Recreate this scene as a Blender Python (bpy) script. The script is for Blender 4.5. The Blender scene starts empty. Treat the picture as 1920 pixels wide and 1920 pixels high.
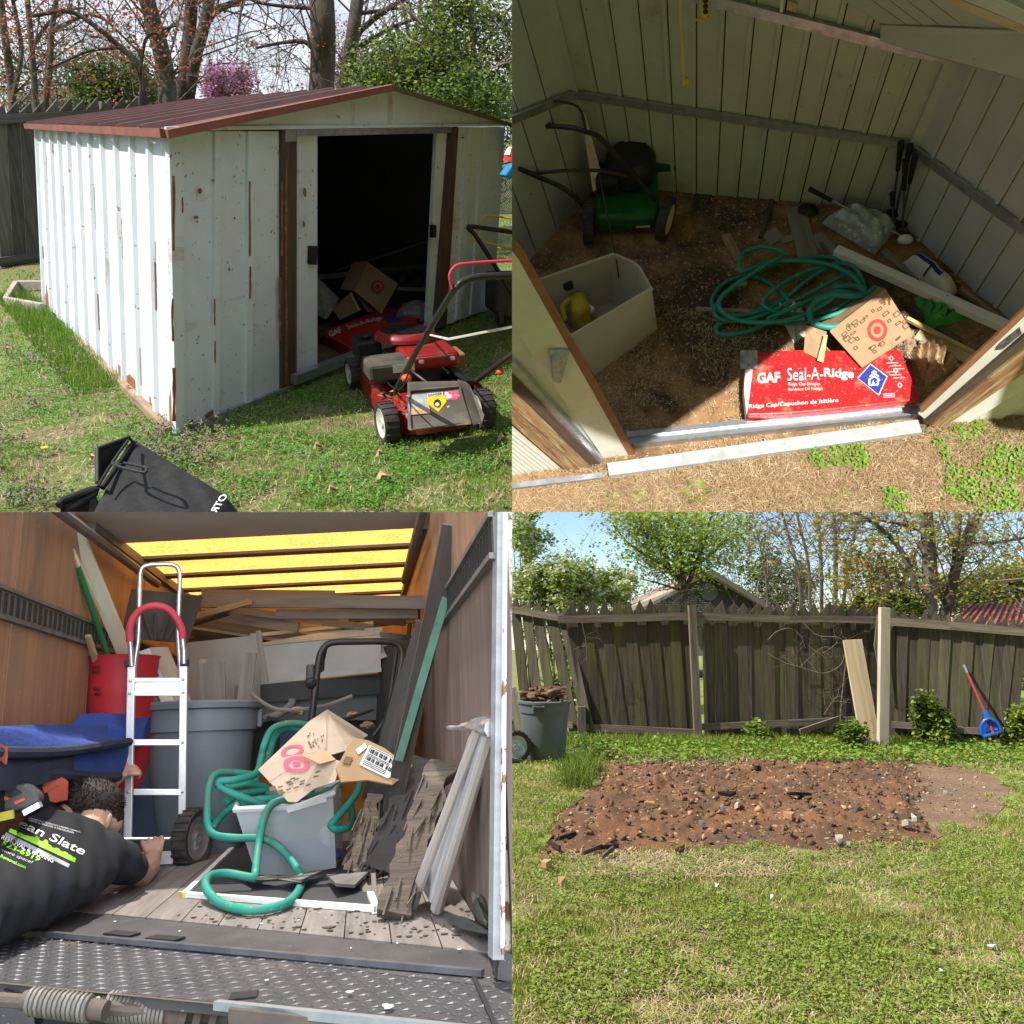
import bpy, bmesh, math, random
import numpy as np
from mathutils import Vector, Matrix
random.seed(7); rng = np.random.default_rng(7)
S = bpy.context.scene; RAD = math.radians
# ---------------------------------------------------------------- camera, sky, suns, exposure
TAN = 0.6; PITCH = math.atan(0.1375); EYE = Vector((0, 0, 1.65))
cam = bpy.data.objects.new('camera', bpy.data.cameras.new('camera'))
S.collection.objects.link(cam); S.camera = cam
cam.data.sensor_fit = 'HORIZONTAL'; cam.data.angle = 2*math.atan(TAN)
cam.data.clip_start = 0.05; cam.data.clip_end = 500
cam.location = EYE; cam.rotation_euler = (math.pi/2+PITCH, 0, 0)
S.view_settings.view_transform = 'Standard'; S.view_settings.look = 'None'
S.view_settings.exposure = 0.70; S.view_settings.gamma = 1; S.view_settings.use_curve_mapping = False
S.cycles.max_bounces = 7; S.cycles.diffuse_bounces = 4; S.cycles.transparent_max_bounces = 12
W = bpy.data.worlds.new('World'); S.world = W; W.use_nodes = True
def world():
    nt = W.node_tree; N = nt.nodes; L = nt.links; N.clear()
    out = N.new('ShaderNodeOutputWorld'); bg = N.new('ShaderNodeBackground'); sky = N.new('ShaderNodeTexSky')
    sky.sky_type = 'NISHITA'; sky.sun_disc = False; sky.sun_elevation = RAD(52); sky.sun_rotation = RAD(215)
    sky.air_density = 1.0; sky.dust_density = 0.0; sky.ozone_density = 4.0
    tc = N.new('ShaderNodeTexCoord'); mp = N.new('ShaderNodeMapping'); mp.inputs['Scale'].default_value = (1, 1, 2.2)
    no = N.new('ShaderNodeTexNoise'); no.inputs['Scale'].default_value = 2.3; no.inputs['Detail'].default_value = 9; no.inputs['Roughness'].default_value = 0.6
    rp = N.new('ShaderNodeValToRGB'); rp.color_ramp.elements[0].position = 0.36; rp.color_ramp.elements[1].position = 0.56
    sx = N.new('ShaderNodeSeparateXYZ'); el = N.new('ShaderNodeMapRange')
    el.inputs['From Min'].default_value = 0.16; el.inputs['From Max'].default_value = 0.42
    mul = N.new('ShaderNodeMath'); mul.operation = 'MULTIPLY'
    mx = N.new('ShaderNodeMix'); mx.data_type = 'RGBA'; mx.inputs['B'].default_value = (7.2, 7.6, 8.3, 1)
    L.new(tc.outputs['Generated'], mp.inputs['Vector']); L.new(mp.outputs['Vector'], no.inputs['Vector'])
    L.new(no.outputs['Fac'], rp.inputs['Fac']); L.new(tc.outputs['Generated'], sx.inputs['Vector'])
    L.new(sx.outputs['Z'], el.inputs['Value']); L.new(rp.outputs['Color'], mul.inputs[0]); L.new(el.outputs['Result'], mul.inputs[1])
    L.new(mul.outputs[0], mx.inputs['Factor']); L.new(sky.outputs['Color'], mx.inputs['A'])
    L.new(mx.outputs['Result'], bg.inputs['Color']); bg.inputs['Strength'].default_value = 0.095
    L.new(bg.outputs['Background'], out.inputs['Surface'])
world()
# ---------------------------------------------------------------- the four places round the camera
RCW = Matrix.Rotation(PITCH, 3, 'X')          # camera frame (right, forward, up) -> world
class Place:
    """one of the four yards: a rigid frame with its floor at z=0 and the eye at height h above it"""
    def __init__(s, name, R, h, sx, sz):
        s.name = name; s.h = h; s.sx = sx; s.sz = sz; s.o = Vector((0, 0, h))
        s.R = Matrix(R); Mw = RCW @ s.R
        s.M = Matrix.Translation(EYE) @ Mw.to_4x4() @ Matrix.Translation((0, 0, -h))
        s.Mi = s.M.inverted()
        s.col = bpy.data.collections.new(name); S.collection.children.link(s.col)
        c = s.ray(960+sx*480, 960-sz*480); s.f = Vector((c.x, c.y, 0)).normalized(); s.r = Vector((s.f.y, -s.f.x, 0))
    def ray(s, x, y):
        return s.R.transposed() @ Vector(((x-960)/960*TAN, 1, (960-y)/960*TAN))
    def G(s, x, y, z=0.0):                      # the spot at height z seen at a photo point
        d = s.ray(x, y); return s.o+d*((z-s.h)/d.z)
    def PL(s, x, y, P, n):                      # the spot on a plane
        d = s.ray(x, y); return s.o+d*((P-s.o).dot(n)/d.dot(n))
    def D(s, x, y, dist):                       # the spot on the upright plane dist metres ahead
        return s.PL(x, y, s.f*dist, s.f)
    def VL(s, x, y, B):                         # the spot above B
        d = s.ray(x, y); q = Vector((d.x, d.y)); k = (Vector((B.x-s.o.x, B.y-s.o.y)) @ q)/(q @ q); return s.o+d*k
    def px(s, p):
        q = s.R @ (Vector(p)-s.o); return (960+q.x/q.y*960/TAN, 960-q.z/q.y*960/TAN)
    def sun(s, d, energy, angle, colour):       # d: the way the light travels, in the place's own frame
        l = bpy.data.lights.new('sun', 'SUN'); l.energy = energy; l.angle = RAD(angle); l.color = colour
        o = bpy.data.objects.new('sun', l); s.col.objects.link(o)
        o.rotation_euler = (s.M.to_3x3() @ Vector(d)).to_track_quat('-Z', 'Y').to_euler()
        o.light_linking.receiver_collection = s.col; o.light_linking.blocker_collection = s.col
TL = Place('shed_yard', [[0.44414, -0.89595, -0.00444], [0.81342, 0.40529, -0.41724], [0.37563, 0.1817, 0.90878]], 1.65, -1, 1)
TR = Place('shed_inside', [[0.97187, 0.21014, -0.10632], [-0.18045, 0.37442, -0.90953], [-0.15133, 0.90314, 0.40181]], 6.6, 1, 1)
def truck_frame():
    y = Vector((-.175, 1, -.256)).normalized(); x = Vector((1, .175, 0)); x = (x-y*x.dot(y)).normalized(); z = x.cross(y)
    return [[x[i], y[i], z[i]] for i in range(3)]
BL = Place('truck_load', truck_frame(), 0.65, -1, -1)
BR = Place('bare_yard', RCW.transposed(), 1.65, 1, -1)
# ---------------------------------------------------------------- mesh builder
def V(*a): return Vector(a[0]) if len(a) == 1 else Vector(a)
UP = Vector((0, 0, 1))
class MB:
    """collects vertices and faces; g holds a grain coordinate per vertex (along, across, through)"""
    def __init__(s): s.v = []; s.f = []; s.g = []; s.m = []; s.mi = 0
    def add(s, vs, fs, gs=None):
        n = len(s.v); s.v += [tuple(p) for p in vs]; s.g += [tuple(p) for p in (gs if gs is not None else vs)]
        s.f += [tuple(i+n for i in f) for f in fs]; s.m += [s.mi]*len(fs); return s
    def hexa(s, a, b, gs=None):                 # two quads a (4 points) and b (4 points) joined to a solid
        return s.add(list(a)+list(b), [(3, 2, 1, 0), (4, 5, 6, 7), (0, 1, 5, 4), (1, 2, 6, 5), (2, 3, 7, 6), (3, 0, 4, 7)], gs)
    def box(s, c, d, rz=0.0, ex=None, ey=None, ez=None):
        ex = V(ex) if ex else V(math.cos(rz), math.sin(rz), 0); ey = V(ey) if ey else V(-math.sin(rz), math.cos(rz), 0); ez = V(ez) if ez else UP
        c = V(c); x, y, z = ex*d[0]/2, ey*d[1]/2, ez*d[2]/2
        o = random.random()*9
        return s.hexa([c-x-y-z, c+x-y-z, c+x+y-z, c-x+y-z], [c-x-y+z, c+x-y+z, c+x+y+z, c-x+y+z],
                      [(o+i*d[0]/2, j*d[1]/2, k*d[2]/2) for k in (-1, 1) for i, j in ((-1, -1), (1, -1), (1, 1), (-1, 1))])
    def beam(s, p, q, w, t, side=None, w2=None):    # p to q, w wide along side, t thick
        p, q = V(p), V(q); a = (q-p); l = a.length; a = a/l
        sd = V(side) if side is not None else a.cross(UP)
        if sd.length < 1e-4: sd = V(1, 0, 0)
        sd = (sd-a*sd.dot(a)).normalized(); n = sd.cross(a); w2 = w if w2 is None else w2; o = random.random()*9; r = random.random()*5
        A = [p-sd*w/2-n*t/2, p+sd*w/2-n*t/2, p+sd*w/2+n*t/2, p-sd*w/2+n*t/2]; B = [q-sd*w2/2-n*t/2, q+sd*w2/2-n*t/2, q+sd*w2/2+n*t/2, q-sd*w2/2+n*t/2]
        gs = [(o+k*l, r+i*w/2, j*t/2) for k in (0, 1) for i, j in ((-1, -1), (1, -1), (1, 1), (-1, 1))]
        return s.hexa(A, B, gs)
    def prism(s, pts, ext, grain=None):         # a polygon pushed along ext; grain: direction of the grain
        pts = [V(p) for p in pts]; e = V(ext); n = len(pts); o = random.random()*9
        nn = sum(((pts[i]-pts[0]).cross(pts[(i+1) % n]-pts[0]) for i in range(1, n)), V(0, 0, 0))
        if nn.dot(e) > 0: pts = pts[::-1]
        al = V(grain).normalized() if grain is not None else (pts[1]-pts[0]).normalized()
        th = e.normalized() if e.length > 0 else UP; ac = th.cross(al)
        q = pts+[p+e for p in pts]; gs = [(o+p.dot(al), p.dot(ac), p.dot(th)) for p in q]
        return s.add(q, [tuple(range(n)), tuple(range(2*n-1, n-1, -1))]+[(i, i+n, (i+1) % n+n, (i+1) % n) for i in range(n)], gs)
    def tube(s, pts, r, n=8, closed=False, cap=True, flat=1.0):
        pts = [V(p) for p in pts]; k = len(pts); R = r if isinstance(r, (list, tuple)) else [r]*k
        t0 = (pts[1]-pts[0]).normalized(); u = t0.orthogonal().normalized(); vs = []; gs = []; L = 0; o = random.random()*9
        for i, p in enumerate(pts):
            t = (pts[(i+1) % k]-pts[i-1]) if closed else (pts[min(i+1, k-1)]-pts[max(i-1, 0)])
            if t.length < 1e-9: t = t0
            t = t.normalized(); u = (u-t*u.dot(t)); u = u.normalized() if u.length > 1e-6 else t.orthogonal().normalized(); w = t.cross(u)
            if i: L += (p-pts[i-1]).length
            for j in range(n):
                a = 2*math.pi*j/n; vs.append(p+u*math.cos(a)*R[i]+w*math.sin(a)*R[i]*flat); gs.append((o+L, j/n*R[i]*6, 0))
        fs = []
        for i in range(k if closed else k-1):
            a, b = i*n, ((i+1) % k)*n
            fs += [(a+j, a+(j+1) % n, b+(j+1) % n, b+j) for j in range(n)]
        if cap and not closed: fs += [tuple(range(n-1, -1, -1)), tuple(range((k-1)*n, k*n))]
        return s.add(vs, fs, gs)
    def lathe(s, prof, c, n=20, ax=UP, cap=True, sq=1.0, ex=None):   # prof: (radius, height) pairs
        ax = V(ax).normalized(); u = V(ex) if ex else ax.orthogonal().normalized(); w = ax.cross(u); c = V(c); vs = []; gs = []
        for r, h in prof:
            for j in range(n):
                a = 2*math.pi*j/n; vs.append(c+ax*h+u*math.cos(a)*r+w*math.sin(a)*r*sq); gs.append((h, a*r, r))
        fs = [(i*n+j, i*n+(j+1) % n, (i+1)*n+(j+1) % n, (i+1)*n+j) for i in range(len(prof)-1) for j in range(n)]
        if cap: fs += [tuple(range(n-1, -1, -1)), tuple(range((len(prof)-1)*n, len(prof)*n))]
        return s.add(vs, fs, gs)
    def ball(s, c, r, nu=12, nv=8, ex=(1, 0, 0), ey=(0, 1, 0), ez=(0, 0, 1), jit=0.0):
        r = r if isinstance(r, (list, tuple)) else (r, r, r); c = V(c); ex, ey, ez = V(ex), V(ey), V(ez); vs = []
        for i in range(nv+1):
            for j in range(nu):
                a, b = math.pi*i/nv, 2*math.pi*j/nu; k = 1+random.uniform(-jit, jit)
                vs.append(c+(ex*r[0]*math.sin(a)*math.cos(b)+ey*r[1]*math.sin(a)*math.sin(b)+ez*r[2]*math.cos(a))*k)
        return s.add(vs, [((i+1)*nu+j, (i+1)*nu+(j+1) % nu, i*nu+(j+1) % nu, i*nu+j) for i in range(nv) for j in range(nu)])
    def grid(s, fn, nu, nv, th=None, gfn=None):      # fn(u, v) over the unit square; th thickens it
        P = [[V(fn(i/nu, j/nv)) for i in range(nu+1)] for j in range(nv+1)]; vs = [p for r in P for p in r]
        gs = [gfn(i/nu, j/nv) for j in range(nv+1) for i in range(nu+1)] if gfn else [tuple(p) for p in vs]
        w = nu+1; fs = [(j*w+i, j*w+i+1, (j+1)*w+i+1, (j+1)*w+i) for j in range(nv) for i in range(nu)]
        if th is not None:
            e = V(th); m = len(vs); vs = vs+[p+e for p in vs]; gs = gs+gs
            fs = fs+[tuple(m+i for i in f[::-1]) for f in fs]
            rim = [i for i in range(nu)]+[nu+j*w for j in range(nv)]+[nv*w+nu-i for i in range(nu)]+[(nv-j)*w for j in range(nv)]
            fs += [(rim[(i+1) % len(rim)], rim[i], rim[i]+m, rim[(i+1) % len(rim)]+m) for i in range(len(rim))]
        return s.add(vs, fs, gs)
def catmull(pts, n=6, closed=False):
    pts = [V(p) for p in pts]; k = len(pts); out = []
    for i in range(k if closed else k-1):
        g = (lambda j: pts[j % k]) if closed else (lambda j: pts[max(0, min(k-1, j))])
        a, b, c, d = g(i-1), g(i), g(i+1), g(i+2)
        for j in range(n):
            t = j/n; out.append(0.5*((2*b)+(c-a)*t+(2*a-5*b+4*c-d)*t*t+(3*b-a-3*c+d)*t**3))
    return out if closed else out+[pts[-1]]
def lerp(a, b, t): return a+(b-a)*t
# ---------------------------------------------------------------- objects
def mesh_from(name, vs, fs, gs=None, mi=None, mats=(), smooth=False):
    me = bpy.data.meshes.new(name); me.from_pydata(vs, [], fs)
    for m in mats: me.materials.append(m)
    if mi and len(mats) > 1: me.polygons.foreach_set('material_index', mi)
    if gs:
        at = me.attributes.new('grain', 'FLOAT_VECTOR', 'POINT'); at.data.foreach_set('vector', np.array(gs, dtype=np.float32).ravel())
    if smooth:
        me.polygons.foreach_set('use_smooth', [True]*len(fs)); 
        try: me.set_sharp_from_angle(angle=RAD(42))
        except Exception: pass
    me.update(); return me
def setp(o, label=None, cat=None, group=None, kind=None):
    if label: o['label'] = label
    if cat: o['category'] = cat
    if group: o['group'] = group
    if kind: o['kind'] = kind
    return o
ORIG = {}
def thing(P, name, label, cat, base, group=None, kind=None):
    o = bpy.data.objects.new(name, None); P.col.objects.link(o); o.empty_display_size = 0.1
    o.matrix_world = P.M @ Matrix.Translation(V(base)); o['_p'] = P.name; ORIG[o.name] = (P, V(base))
    return setp(o, label, cat, group, kind)
def part(par, name, mb, mat, smooth=False, label=None, kind=None, bevel=0):
    P, b = ORIG[par.name]
    mats = list(mat) if isinstance(mat, (list, tuple)) else [mat]
    me = mesh_from(name, [(p[0]-b.x, p[1]-b.y, p[2]-b.z) for p in mb.v], mb.f, mb.g, mb.m, mats, smooth)
    o = bpy.data.objects.new(name, me); P.col.objects.link(o); o.parent = par; ORIG[o.name] = (P, b)
    if bevel: m = o.modifiers.new('bevel', 'BEVEL'); m.width = bevel; m.segments = 2; m.limit_method = 'ANGLE'
    return setp(o, label, None, None, kind)
def single(P, name, mb, mat, label=None, cat=None, group=None, kind=None, base=None, smooth=False, bevel=0):
    if base is None:
        a = np.array(mb.v); base = (float(a[:, 0].mean()), float(a[:, 1].mean()), float(a[:, 2].min()))
    b = V(base); mats = list(mat) if isinstance(mat, (list, tuple)) else [mat]
    me = mesh_from(name, [(p[0]-b.x, p[1]-b.y, p[2]-b.z) for p in mb.v], mb.f, mb.g, mb.m, mats, smooth)
    o = bpy.data.objects.new(name, me); P.col.objects.link(o); o.matrix_world = P.M @ Matrix.Translation(b); ORIG[o.name] = (P, b)
    if bevel: m = o.modifiers.new('bevel', 'BEVEL'); m.width = bevel; m.segments = 2; m.limit_method = 'ANGLE'
    return setp(o, label, cat, group, kind)
def raw(P, name, v, f, mats, mi=None, par=None, **kw):       # big meshes from arrays: v (n,3), f (m,k) all of one size
    me = bpy.data.meshes.new(name); v = np.asarray(v, np.float32); f = np.asarray(f, np.int32); k = f.shape[1]
    me.vertices.add(len(v)); me.loops.add(f.size); me.polygons.add(len(f))
    b = ORIG[par.name][1] if par is not None else V(0, 0, 0)
    me.vertices.foreach_set('co', (v-np.array(b, np.float32)).ravel()); me.loops.foreach_set('vertex_index', f.ravel())
    me.polygons.foreach_set('loop_start', np.arange(0, f.size, k, dtype=np.int32))
    for m in mats: me.materials.append(m)
    if mi is not None: me.polygons.foreach_set('material_index', np.asarray(mi, np.int32))
    me.update(calc_edges=True); me.validate()
    o = bpy.data.objects.new(name, me); P.col.objects.link(o)
    if par is not None: o.parent = par
    else: o.matrix_world = P.M
    ORIG[o.name] = (P, b); return setp(o, **kw)
def glyphs(body, bold=0.0, align='LEFT', shear=0.0):
    cu = bpy.data.curves.new('lettering', 'FONT'); cu.body = body; cu.size = 1; cu.align_x = align; cu.offset = bold; cu.shear = shear; cu.resolution_u = 3
    o = bpy.data.objects.new('lettering', cu); S.collection.objects.link(o); bpy.context.view_layer.update()
    me = bpy.data.meshes.new_from_object(o.evaluated_get(bpy.context.evaluated_depsgraph_get()))
    vs = [tuple(v.co) for v in me.vertices]; fs = [tuple(p.vertices) for p in me.polygons]
    bpy.data.objects.remove(o); bpy.data.curves.remove(cu); bpy.data.meshes.remove(me); return vs, fs
def words(mb, body, fn, bold=0.0, align='LEFT', shear=0.0, fit=None):
    """flat print: fn(x, y) gives the spot on the carrier; fit=(w, h) scales the line of print to that box"""
    vs, fs = glyphs(body, bold, align, shear)
    if not vs: return mb
    if fit:
        x0 = min(v[0] for v in vs); x1 = max(v[0] for v in vs); y0 = min(v[1] for v in vs); y1 = max(v[1] for v in vs)
        vs = [((v[0]-x0)/(x1-x0)*fit[0], (v[1]-y0)/max(1e-6, y1-y0)*fit[1], 0) for v in vs]
    return mb.add([fn(v[0], v[1]) for v in vs], fs)
# ---------------------------------------------------------------- materials
MATS = {}
def mat(name, a, b=None, scale=6.0, stretch=(1, 1, 1), rough=0.7, bump=0.0, bscale=None, metal=0.0, c=None, cpos=(0.58, 0.66), cscale=3.0, cstretch=None,
        var=0.0, spec=0.3, trans=0.0, thin=0.0, coat=0.0, dist=0.0, lo=0.35, hi=0.65, d=None, dpos=(0.6, 0.62), dscale=30.0, alpha=1.0, rrand=0.0, coord='grain'):
    """a-b: the two base tones mixed by noise; c: patches (rust, moss, dirt); d: fine specks; thin: light let through"""
    if name in MATS: return MATS[name]
    m = bpy.data.materials.new(name); m.use_nodes = True; MATS[name] = m; nt = m.node_tree; N = nt.nodes; L = nt.links
    bs = N['Principled BSDF']; out = N['Material Output']; b = b or a
    at = N.new('ShaderNodeAttribute'); at.attribute_name = 'grain'; vec = at.outputs['Vector']
    if coord == 'object': vec = N.new('ShaderNodeTexCoord').outputs['Object']
    oi = N.new('ShaderNodeObjectInfo'); ad = N.new('ShaderNodeVectorMath'); ad.operation = 'ADD'; sc = N.new('ShaderNodeVectorMath'); sc.operation = 'SCALE'
    sc.inputs[0].default_value = (13.1, 7.3, 3.7); L.new(oi.outputs['Random'], sc.inputs['Scale']); L.new(vec, ad.inputs[0]); L.new(sc.outputs[0], ad.inputs[1])
    def noise(sca, st, det=6, ro=0.6):
        mp = N.new('ShaderNodeMapping'); mp.inputs['Scale'].default_value = st; L.new(ad.outputs[0], mp.inputs['Vector'])
        n = N.new('ShaderNodeTexNoise'); n.inputs['Scale'].default_value = sca; n.inputs['Detail'].default_value = det; n.inputs['Roughness'].default_value = ro
        n.inputs['Distortion'].default_value = dist; L.new(mp.outputs['Vector'], n.inputs['Vector']); return n.outputs['Fac']
    def ramp(f, p0, p1):
        r = N.new('ShaderNodeMapRange'); r.inputs['From Min'].default_value = p0; r.inputs['From Max'].default_value = p1; L.new(f, r.inputs['Value']); return r.outputs['Result']
    def mix(f, A, B):
        x = N.new('ShaderNodeMix'); x.data_type = 'RGBA'; L.new(f, x.inputs['Factor'])
        for s_, v_ in (('A', A), ('B', B)):
            if isinstance(v_, tuple): x.inputs[s_].default_value = (*v_, 1)
            else: L.new(v_, x.inputs[s_])
        return x.outputs['Result']
    n1 = noise(scale, stretch); col = mix(ramp(n1, lo, hi), a, b)
    if c: col = mix(ramp(noise(cscale, cstretch or stretch, 8, 0.65), *cpos), col, c)
    if d: col = mix(ramp(noise(dscale, (1, 1, 1), 3), *dpos), col, d)
    if var:
        h = N.new('ShaderNodeHueSaturation'); v = N.new('ShaderNodeMapRange'); v.inputs['To Min'].default_value = 1-var; v.inputs['To Max'].default_value = 1+var
        L.new(oi.outputs['Random'], v.inputs['Value']); L.new(v.outputs['Result'], h.inputs['Value']); L.new(col, h.inputs['Color']); col = h.outputs['Color']
    L.new(col, bs.inputs['Base Color']); bs.inputs['Roughness'].default_value = rough; bs.inputs['Metallic'].default_value = metal
    bs.inputs['Specular IOR Level'].default_value = spec; bs.inputs['Transmission Weight'].default_value = trans; bs.inputs['Coat Weight'].default_value = coat
    bs.inputs['Alpha'].default_value = alpha
    if rrand:
        r = N.new('ShaderNodeMapRange'); r.inputs['To Min'].default_value = max(0.02, rough-rrand); r.inputs['To Max'].default_value = min(1, rough+rrand); L.new(n1, r.inputs['Value']); L.new(r.outputs['Result'], bs.inputs['Roughness'])
    if bump:
        bp = N.new('ShaderNodeBump'); bp.inputs['Strength'].default_value = bump; bp.inputs['Distance'].default_value = 0.01
        L.new(noise(bscale or scale*3, stretch) , bp.inputs['Height']); L.new(bp.outputs['Normal'], bs.inputs['Normal'])
    if thin:
        t = N.new('ShaderNodeBsdfTranslucent'); L.new(col, t.inputs['Color']); ms = N.new('ShaderNodeMixShader'); ms.inputs[0].default_value = thin
        L.new(bs.outputs[0], ms.inputs[1]); L.new(t.outputs[0], ms.inputs[2]); L.new(ms.outputs[0], out.inputs['Surface'])
    return m
def plain(name, c, **k): return mat(name, c, tuple(x*0.82 for x in c), **k)
# ---------------------------------------------------------------- growing things
def vnoise(x, y, s, seed=0):                     # smooth value noise in numpy
    x = np.asarray(x)/s+seed*17.3; y = np.asarray(y)/s-seed*9.1; xi = np.floor(x).astype(int); yi = np.floor(y).astype(int); fx = x-xi; fy = y-yi
    def h(i, j): n = (i*374761393+j*668265263+seed*1442695) & 0x7fffffff; n = ((n ^ (n >> 13))*1274126177) & 0x7fffffff; return (n % 10007)/10007.0
    fx = fx*fx*(3-2*fx); fy = fy*fy*(3-2*fy)
    return (h(xi, yi)*(1-fx)+h(xi+1, yi)*fx)*(1-fy)+(h(xi, yi+1)*(1-fx)+h(xi+1, yi+1)*fx)*fy
def spots(P, n, d0, d1, half, keep=None, power=0.0):  # ground spots, thinner with distance
    az = rng.uniform(-half, half, n); u = rng.uniform(0, 1, n); d = d0*(d1/d0)**(u**(1+power))
    c = np.cos(az); s = np.sin(az); x = d*(P.f.x*c+P.r.x*s); y = d*(P.f.y*c+P.r.y*s)
    a = np.stack([x, y], 1)
    R = np.array(P.R); q = (np.c_[a, np.zeros(n)]-np.array([0, 0, P.h])) @ R.T        # keep what lies on this yard's side
    ok = (q[:, 0]*P.sx > 0.0) & (q[:, 2]*P.sz > 0.0) & (q[:, 1] > 0)
    if keep is not None: ok &= keep(a[:, 0], a[:, 1])
    return a[ok], d[ok]
def inpoly(x, y, poly):
    c = np.zeros(len(x), bool); n = len(poly)
    for i in range(n):
        x0, y0 = poly[i][:2]; x1, y1 = poly[(i+1) % n][:2]
        k = ((y0 > y) != (y1 > y)) & (x < (x1-x0)*(y-y0)/(y1-y0+1e-12)+x0); c ^= k
    return c
def blades(P, name, a, d, h, w, lean, mats, mi, z=0.0, lie=False, **kw):
    n = len(a); th = rng.uniform(0, 2*np.pi, n); ph = rng.uniform(0, 2*np.pi, n); hh = h*rng.uniform(0.5, 1.3, n); ww = np.maximum(w, 0.0006*d)*rng.uniform(.7, 1.3, n)
    dx, dy = np.cos(th), np.sin(th); lx, ly = np.cos(ph), np.sin(ph); l = lean*rng.uniform(.2, 1.4, n)
    v = np.zeros((n, 5, 3)); b = np.c_[a, np.full(n, z) if np.isscalar(z) else z]
    side = np.c_[dx*ww/2, dy*ww/2, np.zeros(n)]
    if lie:
        mid = np.c_[lx*hh*.5+rng.normal(0, .15, n)*hh, ly*hh*.5+rng.normal(0, .15, n)*hh, rng.uniform(.004, .03, n)]; tip = np.c_[lx*hh, ly*hh, rng.uniform(.0, .025, n)]
        side = np.c_[-ly*ww/2, lx*ww/2, np.zeros(n)]; b[:, 2] += rng.uniform(.002, .02, n)
    else:
        mid = np.c_[lx*hh*l*.35, ly*hh*l*.35, hh*.6]; tip = np.c_[lx*hh*l, ly*hh*l, hh*(1-.25*l)]
    v[:, 0] = b-side; v[:, 1] = b+side; v[:, 2] = b+mid+side*.8; v[:, 3] = b+mid-side*.8; v[:, 4] = b+tip
    i = np.arange(n)[:, None]*5; f = np.concatenate([i+[0, 1, 2], i+[0, 2, 3], i+[3, 2, 4]], 1).reshape(-1, 3)
    return raw(P, name, v.reshape(-1, 3), f, mats, np.repeat(mi, 3), kind='stuff', **kw)
def leaflets(P, name, c, size, mats, mi, par=None, flat=0.5, tri=3, kind='stuff', long=1.0, **kw):
    """c: (n,3) centres; each gets tri small four-cornered leaves turned every way (flat=1: lying level)"""
    n = len(c)*tri; cc = np.repeat(c, tri, 0)+rng.normal(0, 1, (n, 3))*np.repeat(np.broadcast_to(size, (len(c),)), tri)[:, None]*.6
    s = np.repeat(np.broadcast_to(size, (len(c),)), tri)*rng.uniform(.6, 1.3, n)
    nr = rng.normal(0, 1, (n, 3)); nr[:, 2] = np.abs(nr[:, 2])+flat*3; nr /= np.linalg.norm(nr, axis=1)[:, None]
    t = np.cross(nr, rng.normal(0, 1, (n, 3))); t /= np.linalg.norm(t, axis=1)[:, None]+1e-9; u = np.cross(nr, t)
    v = np.stack([cc-t*s[:, None]*.5*long, cc+u*s[:, None]*.42+nr*s[:, None]*.08, cc+t*s[:, None]*.55*long, cc-u*s[:, None]*.42+nr*s[:, None]*.08], 1)
    f = np.arange(n*4).reshape(-1, 4)
    return raw(P, name, v.reshape(-1, 3), f, mats, np.repeat(mi, tri), par=par, kind=kind, **kw)
def limb(mb, pts, r0, r1, n=6, kink=0.0, sub=3):
    pts = [V(p) for p in pts]
    if kink: pts = [pts[0]]+[p+V(random.gauss(0, kink), random.gauss(0, kink), random.gauss(0, kink)*.6) for p in pts[1:]]
    c = catmull(pts, sub); k = len(c)
    mb.tube(c, [lerp(r0, r1, i/(k-1)) for i in range(k)], n); return c
def twigs(mb, path, r, length, count, depth, up=0.25, spread=1.0, n=4, tips=None, t0=0.15):
    """side branches along a path, each with finer ones of its own; tips gathers the ends for leaves"""
    k = len(path)
    for _ in range(count):
        t = random.uniform(t0, 1); i = min(k-2, int(t*(k-1))); p = path[i]+(path[i+1]-path[i])*random.random(); a = (path[i+1]-path[i]).normalized()
        q = V(random.gauss(0, 1), random.gauss(0, 1), random.gauss(0, 1)); q = (q-a*q.dot(a)).normalized()
        d = (a*random.uniform(.2, .8)+q*spread+UP*up).normalized(); l = length*random.uniform(.5, 1.25); pts = [p]
        for _j in range(3):
            d = (d+V(random.gauss(0, .22), random.gauss(0, .22), random.gauss(0, .18)+up*.2)).normalized(); pts.append(pts[-1]+d*l/3)
        rr = r*random.uniform(.7, 1.1); mb.tube(pts, [rr, rr*.75, rr*.5, rr*.22], n, cap=False)
        if tips is not None: tips += [pts[2], pts[3]] if depth < 2 else [pts[3]]
        if depth > 1: twigs(mb, pts, rr*.5, length*.55, max(2, int(count*.45)) if depth > 2 else 4, depth-1, up, spread, 3, tips, 0.25)
# ================================================================ top left: the old shed from outside
P = TL
TL.sun((.54, -.47, -1.0), 3.7, 0.6, (1, .95, .88))
m_white = mat('shed_white_paint', (.73, .78, .85), (.66, .71, .78), scale=3, rough=.45, bump=.08, c=(.42, .24, .13), cpos=(.60, .76), cscale=5.5, cstretch=(1, .22, 1), d=(.42, .24, .11), dpos=(.66, .70), dscale=26)
m_rustedge = mat('rust_scale', (.33, .13, .055), (.20, .085, .045), scale=14, rough=.9, bump=.4, c=(.42, .22, .10), cpos=(.55, .62), cscale=20)
m_galv = mat('galvanised_steel', (.50, .54, .57), (.34, .38, .42), scale=14, rough=.38, metal=.75, bump=.05, rrand=.15)
m_roof = mat('oxide_red_roof_paint', (.135, .052, .045), (.095, .038, .036), scale=4, rough=.5, bump=.1, c=(.085, .05, .04), cpos=(.50, .68), cscale=3)
m_rooflip = mat('red_brown_lip', (.30, .105, .070), (.22, .07, .05), scale=6, rough=.55, c=(.40, .30, .24), cpos=(.68, .72), cscale=8)
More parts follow.
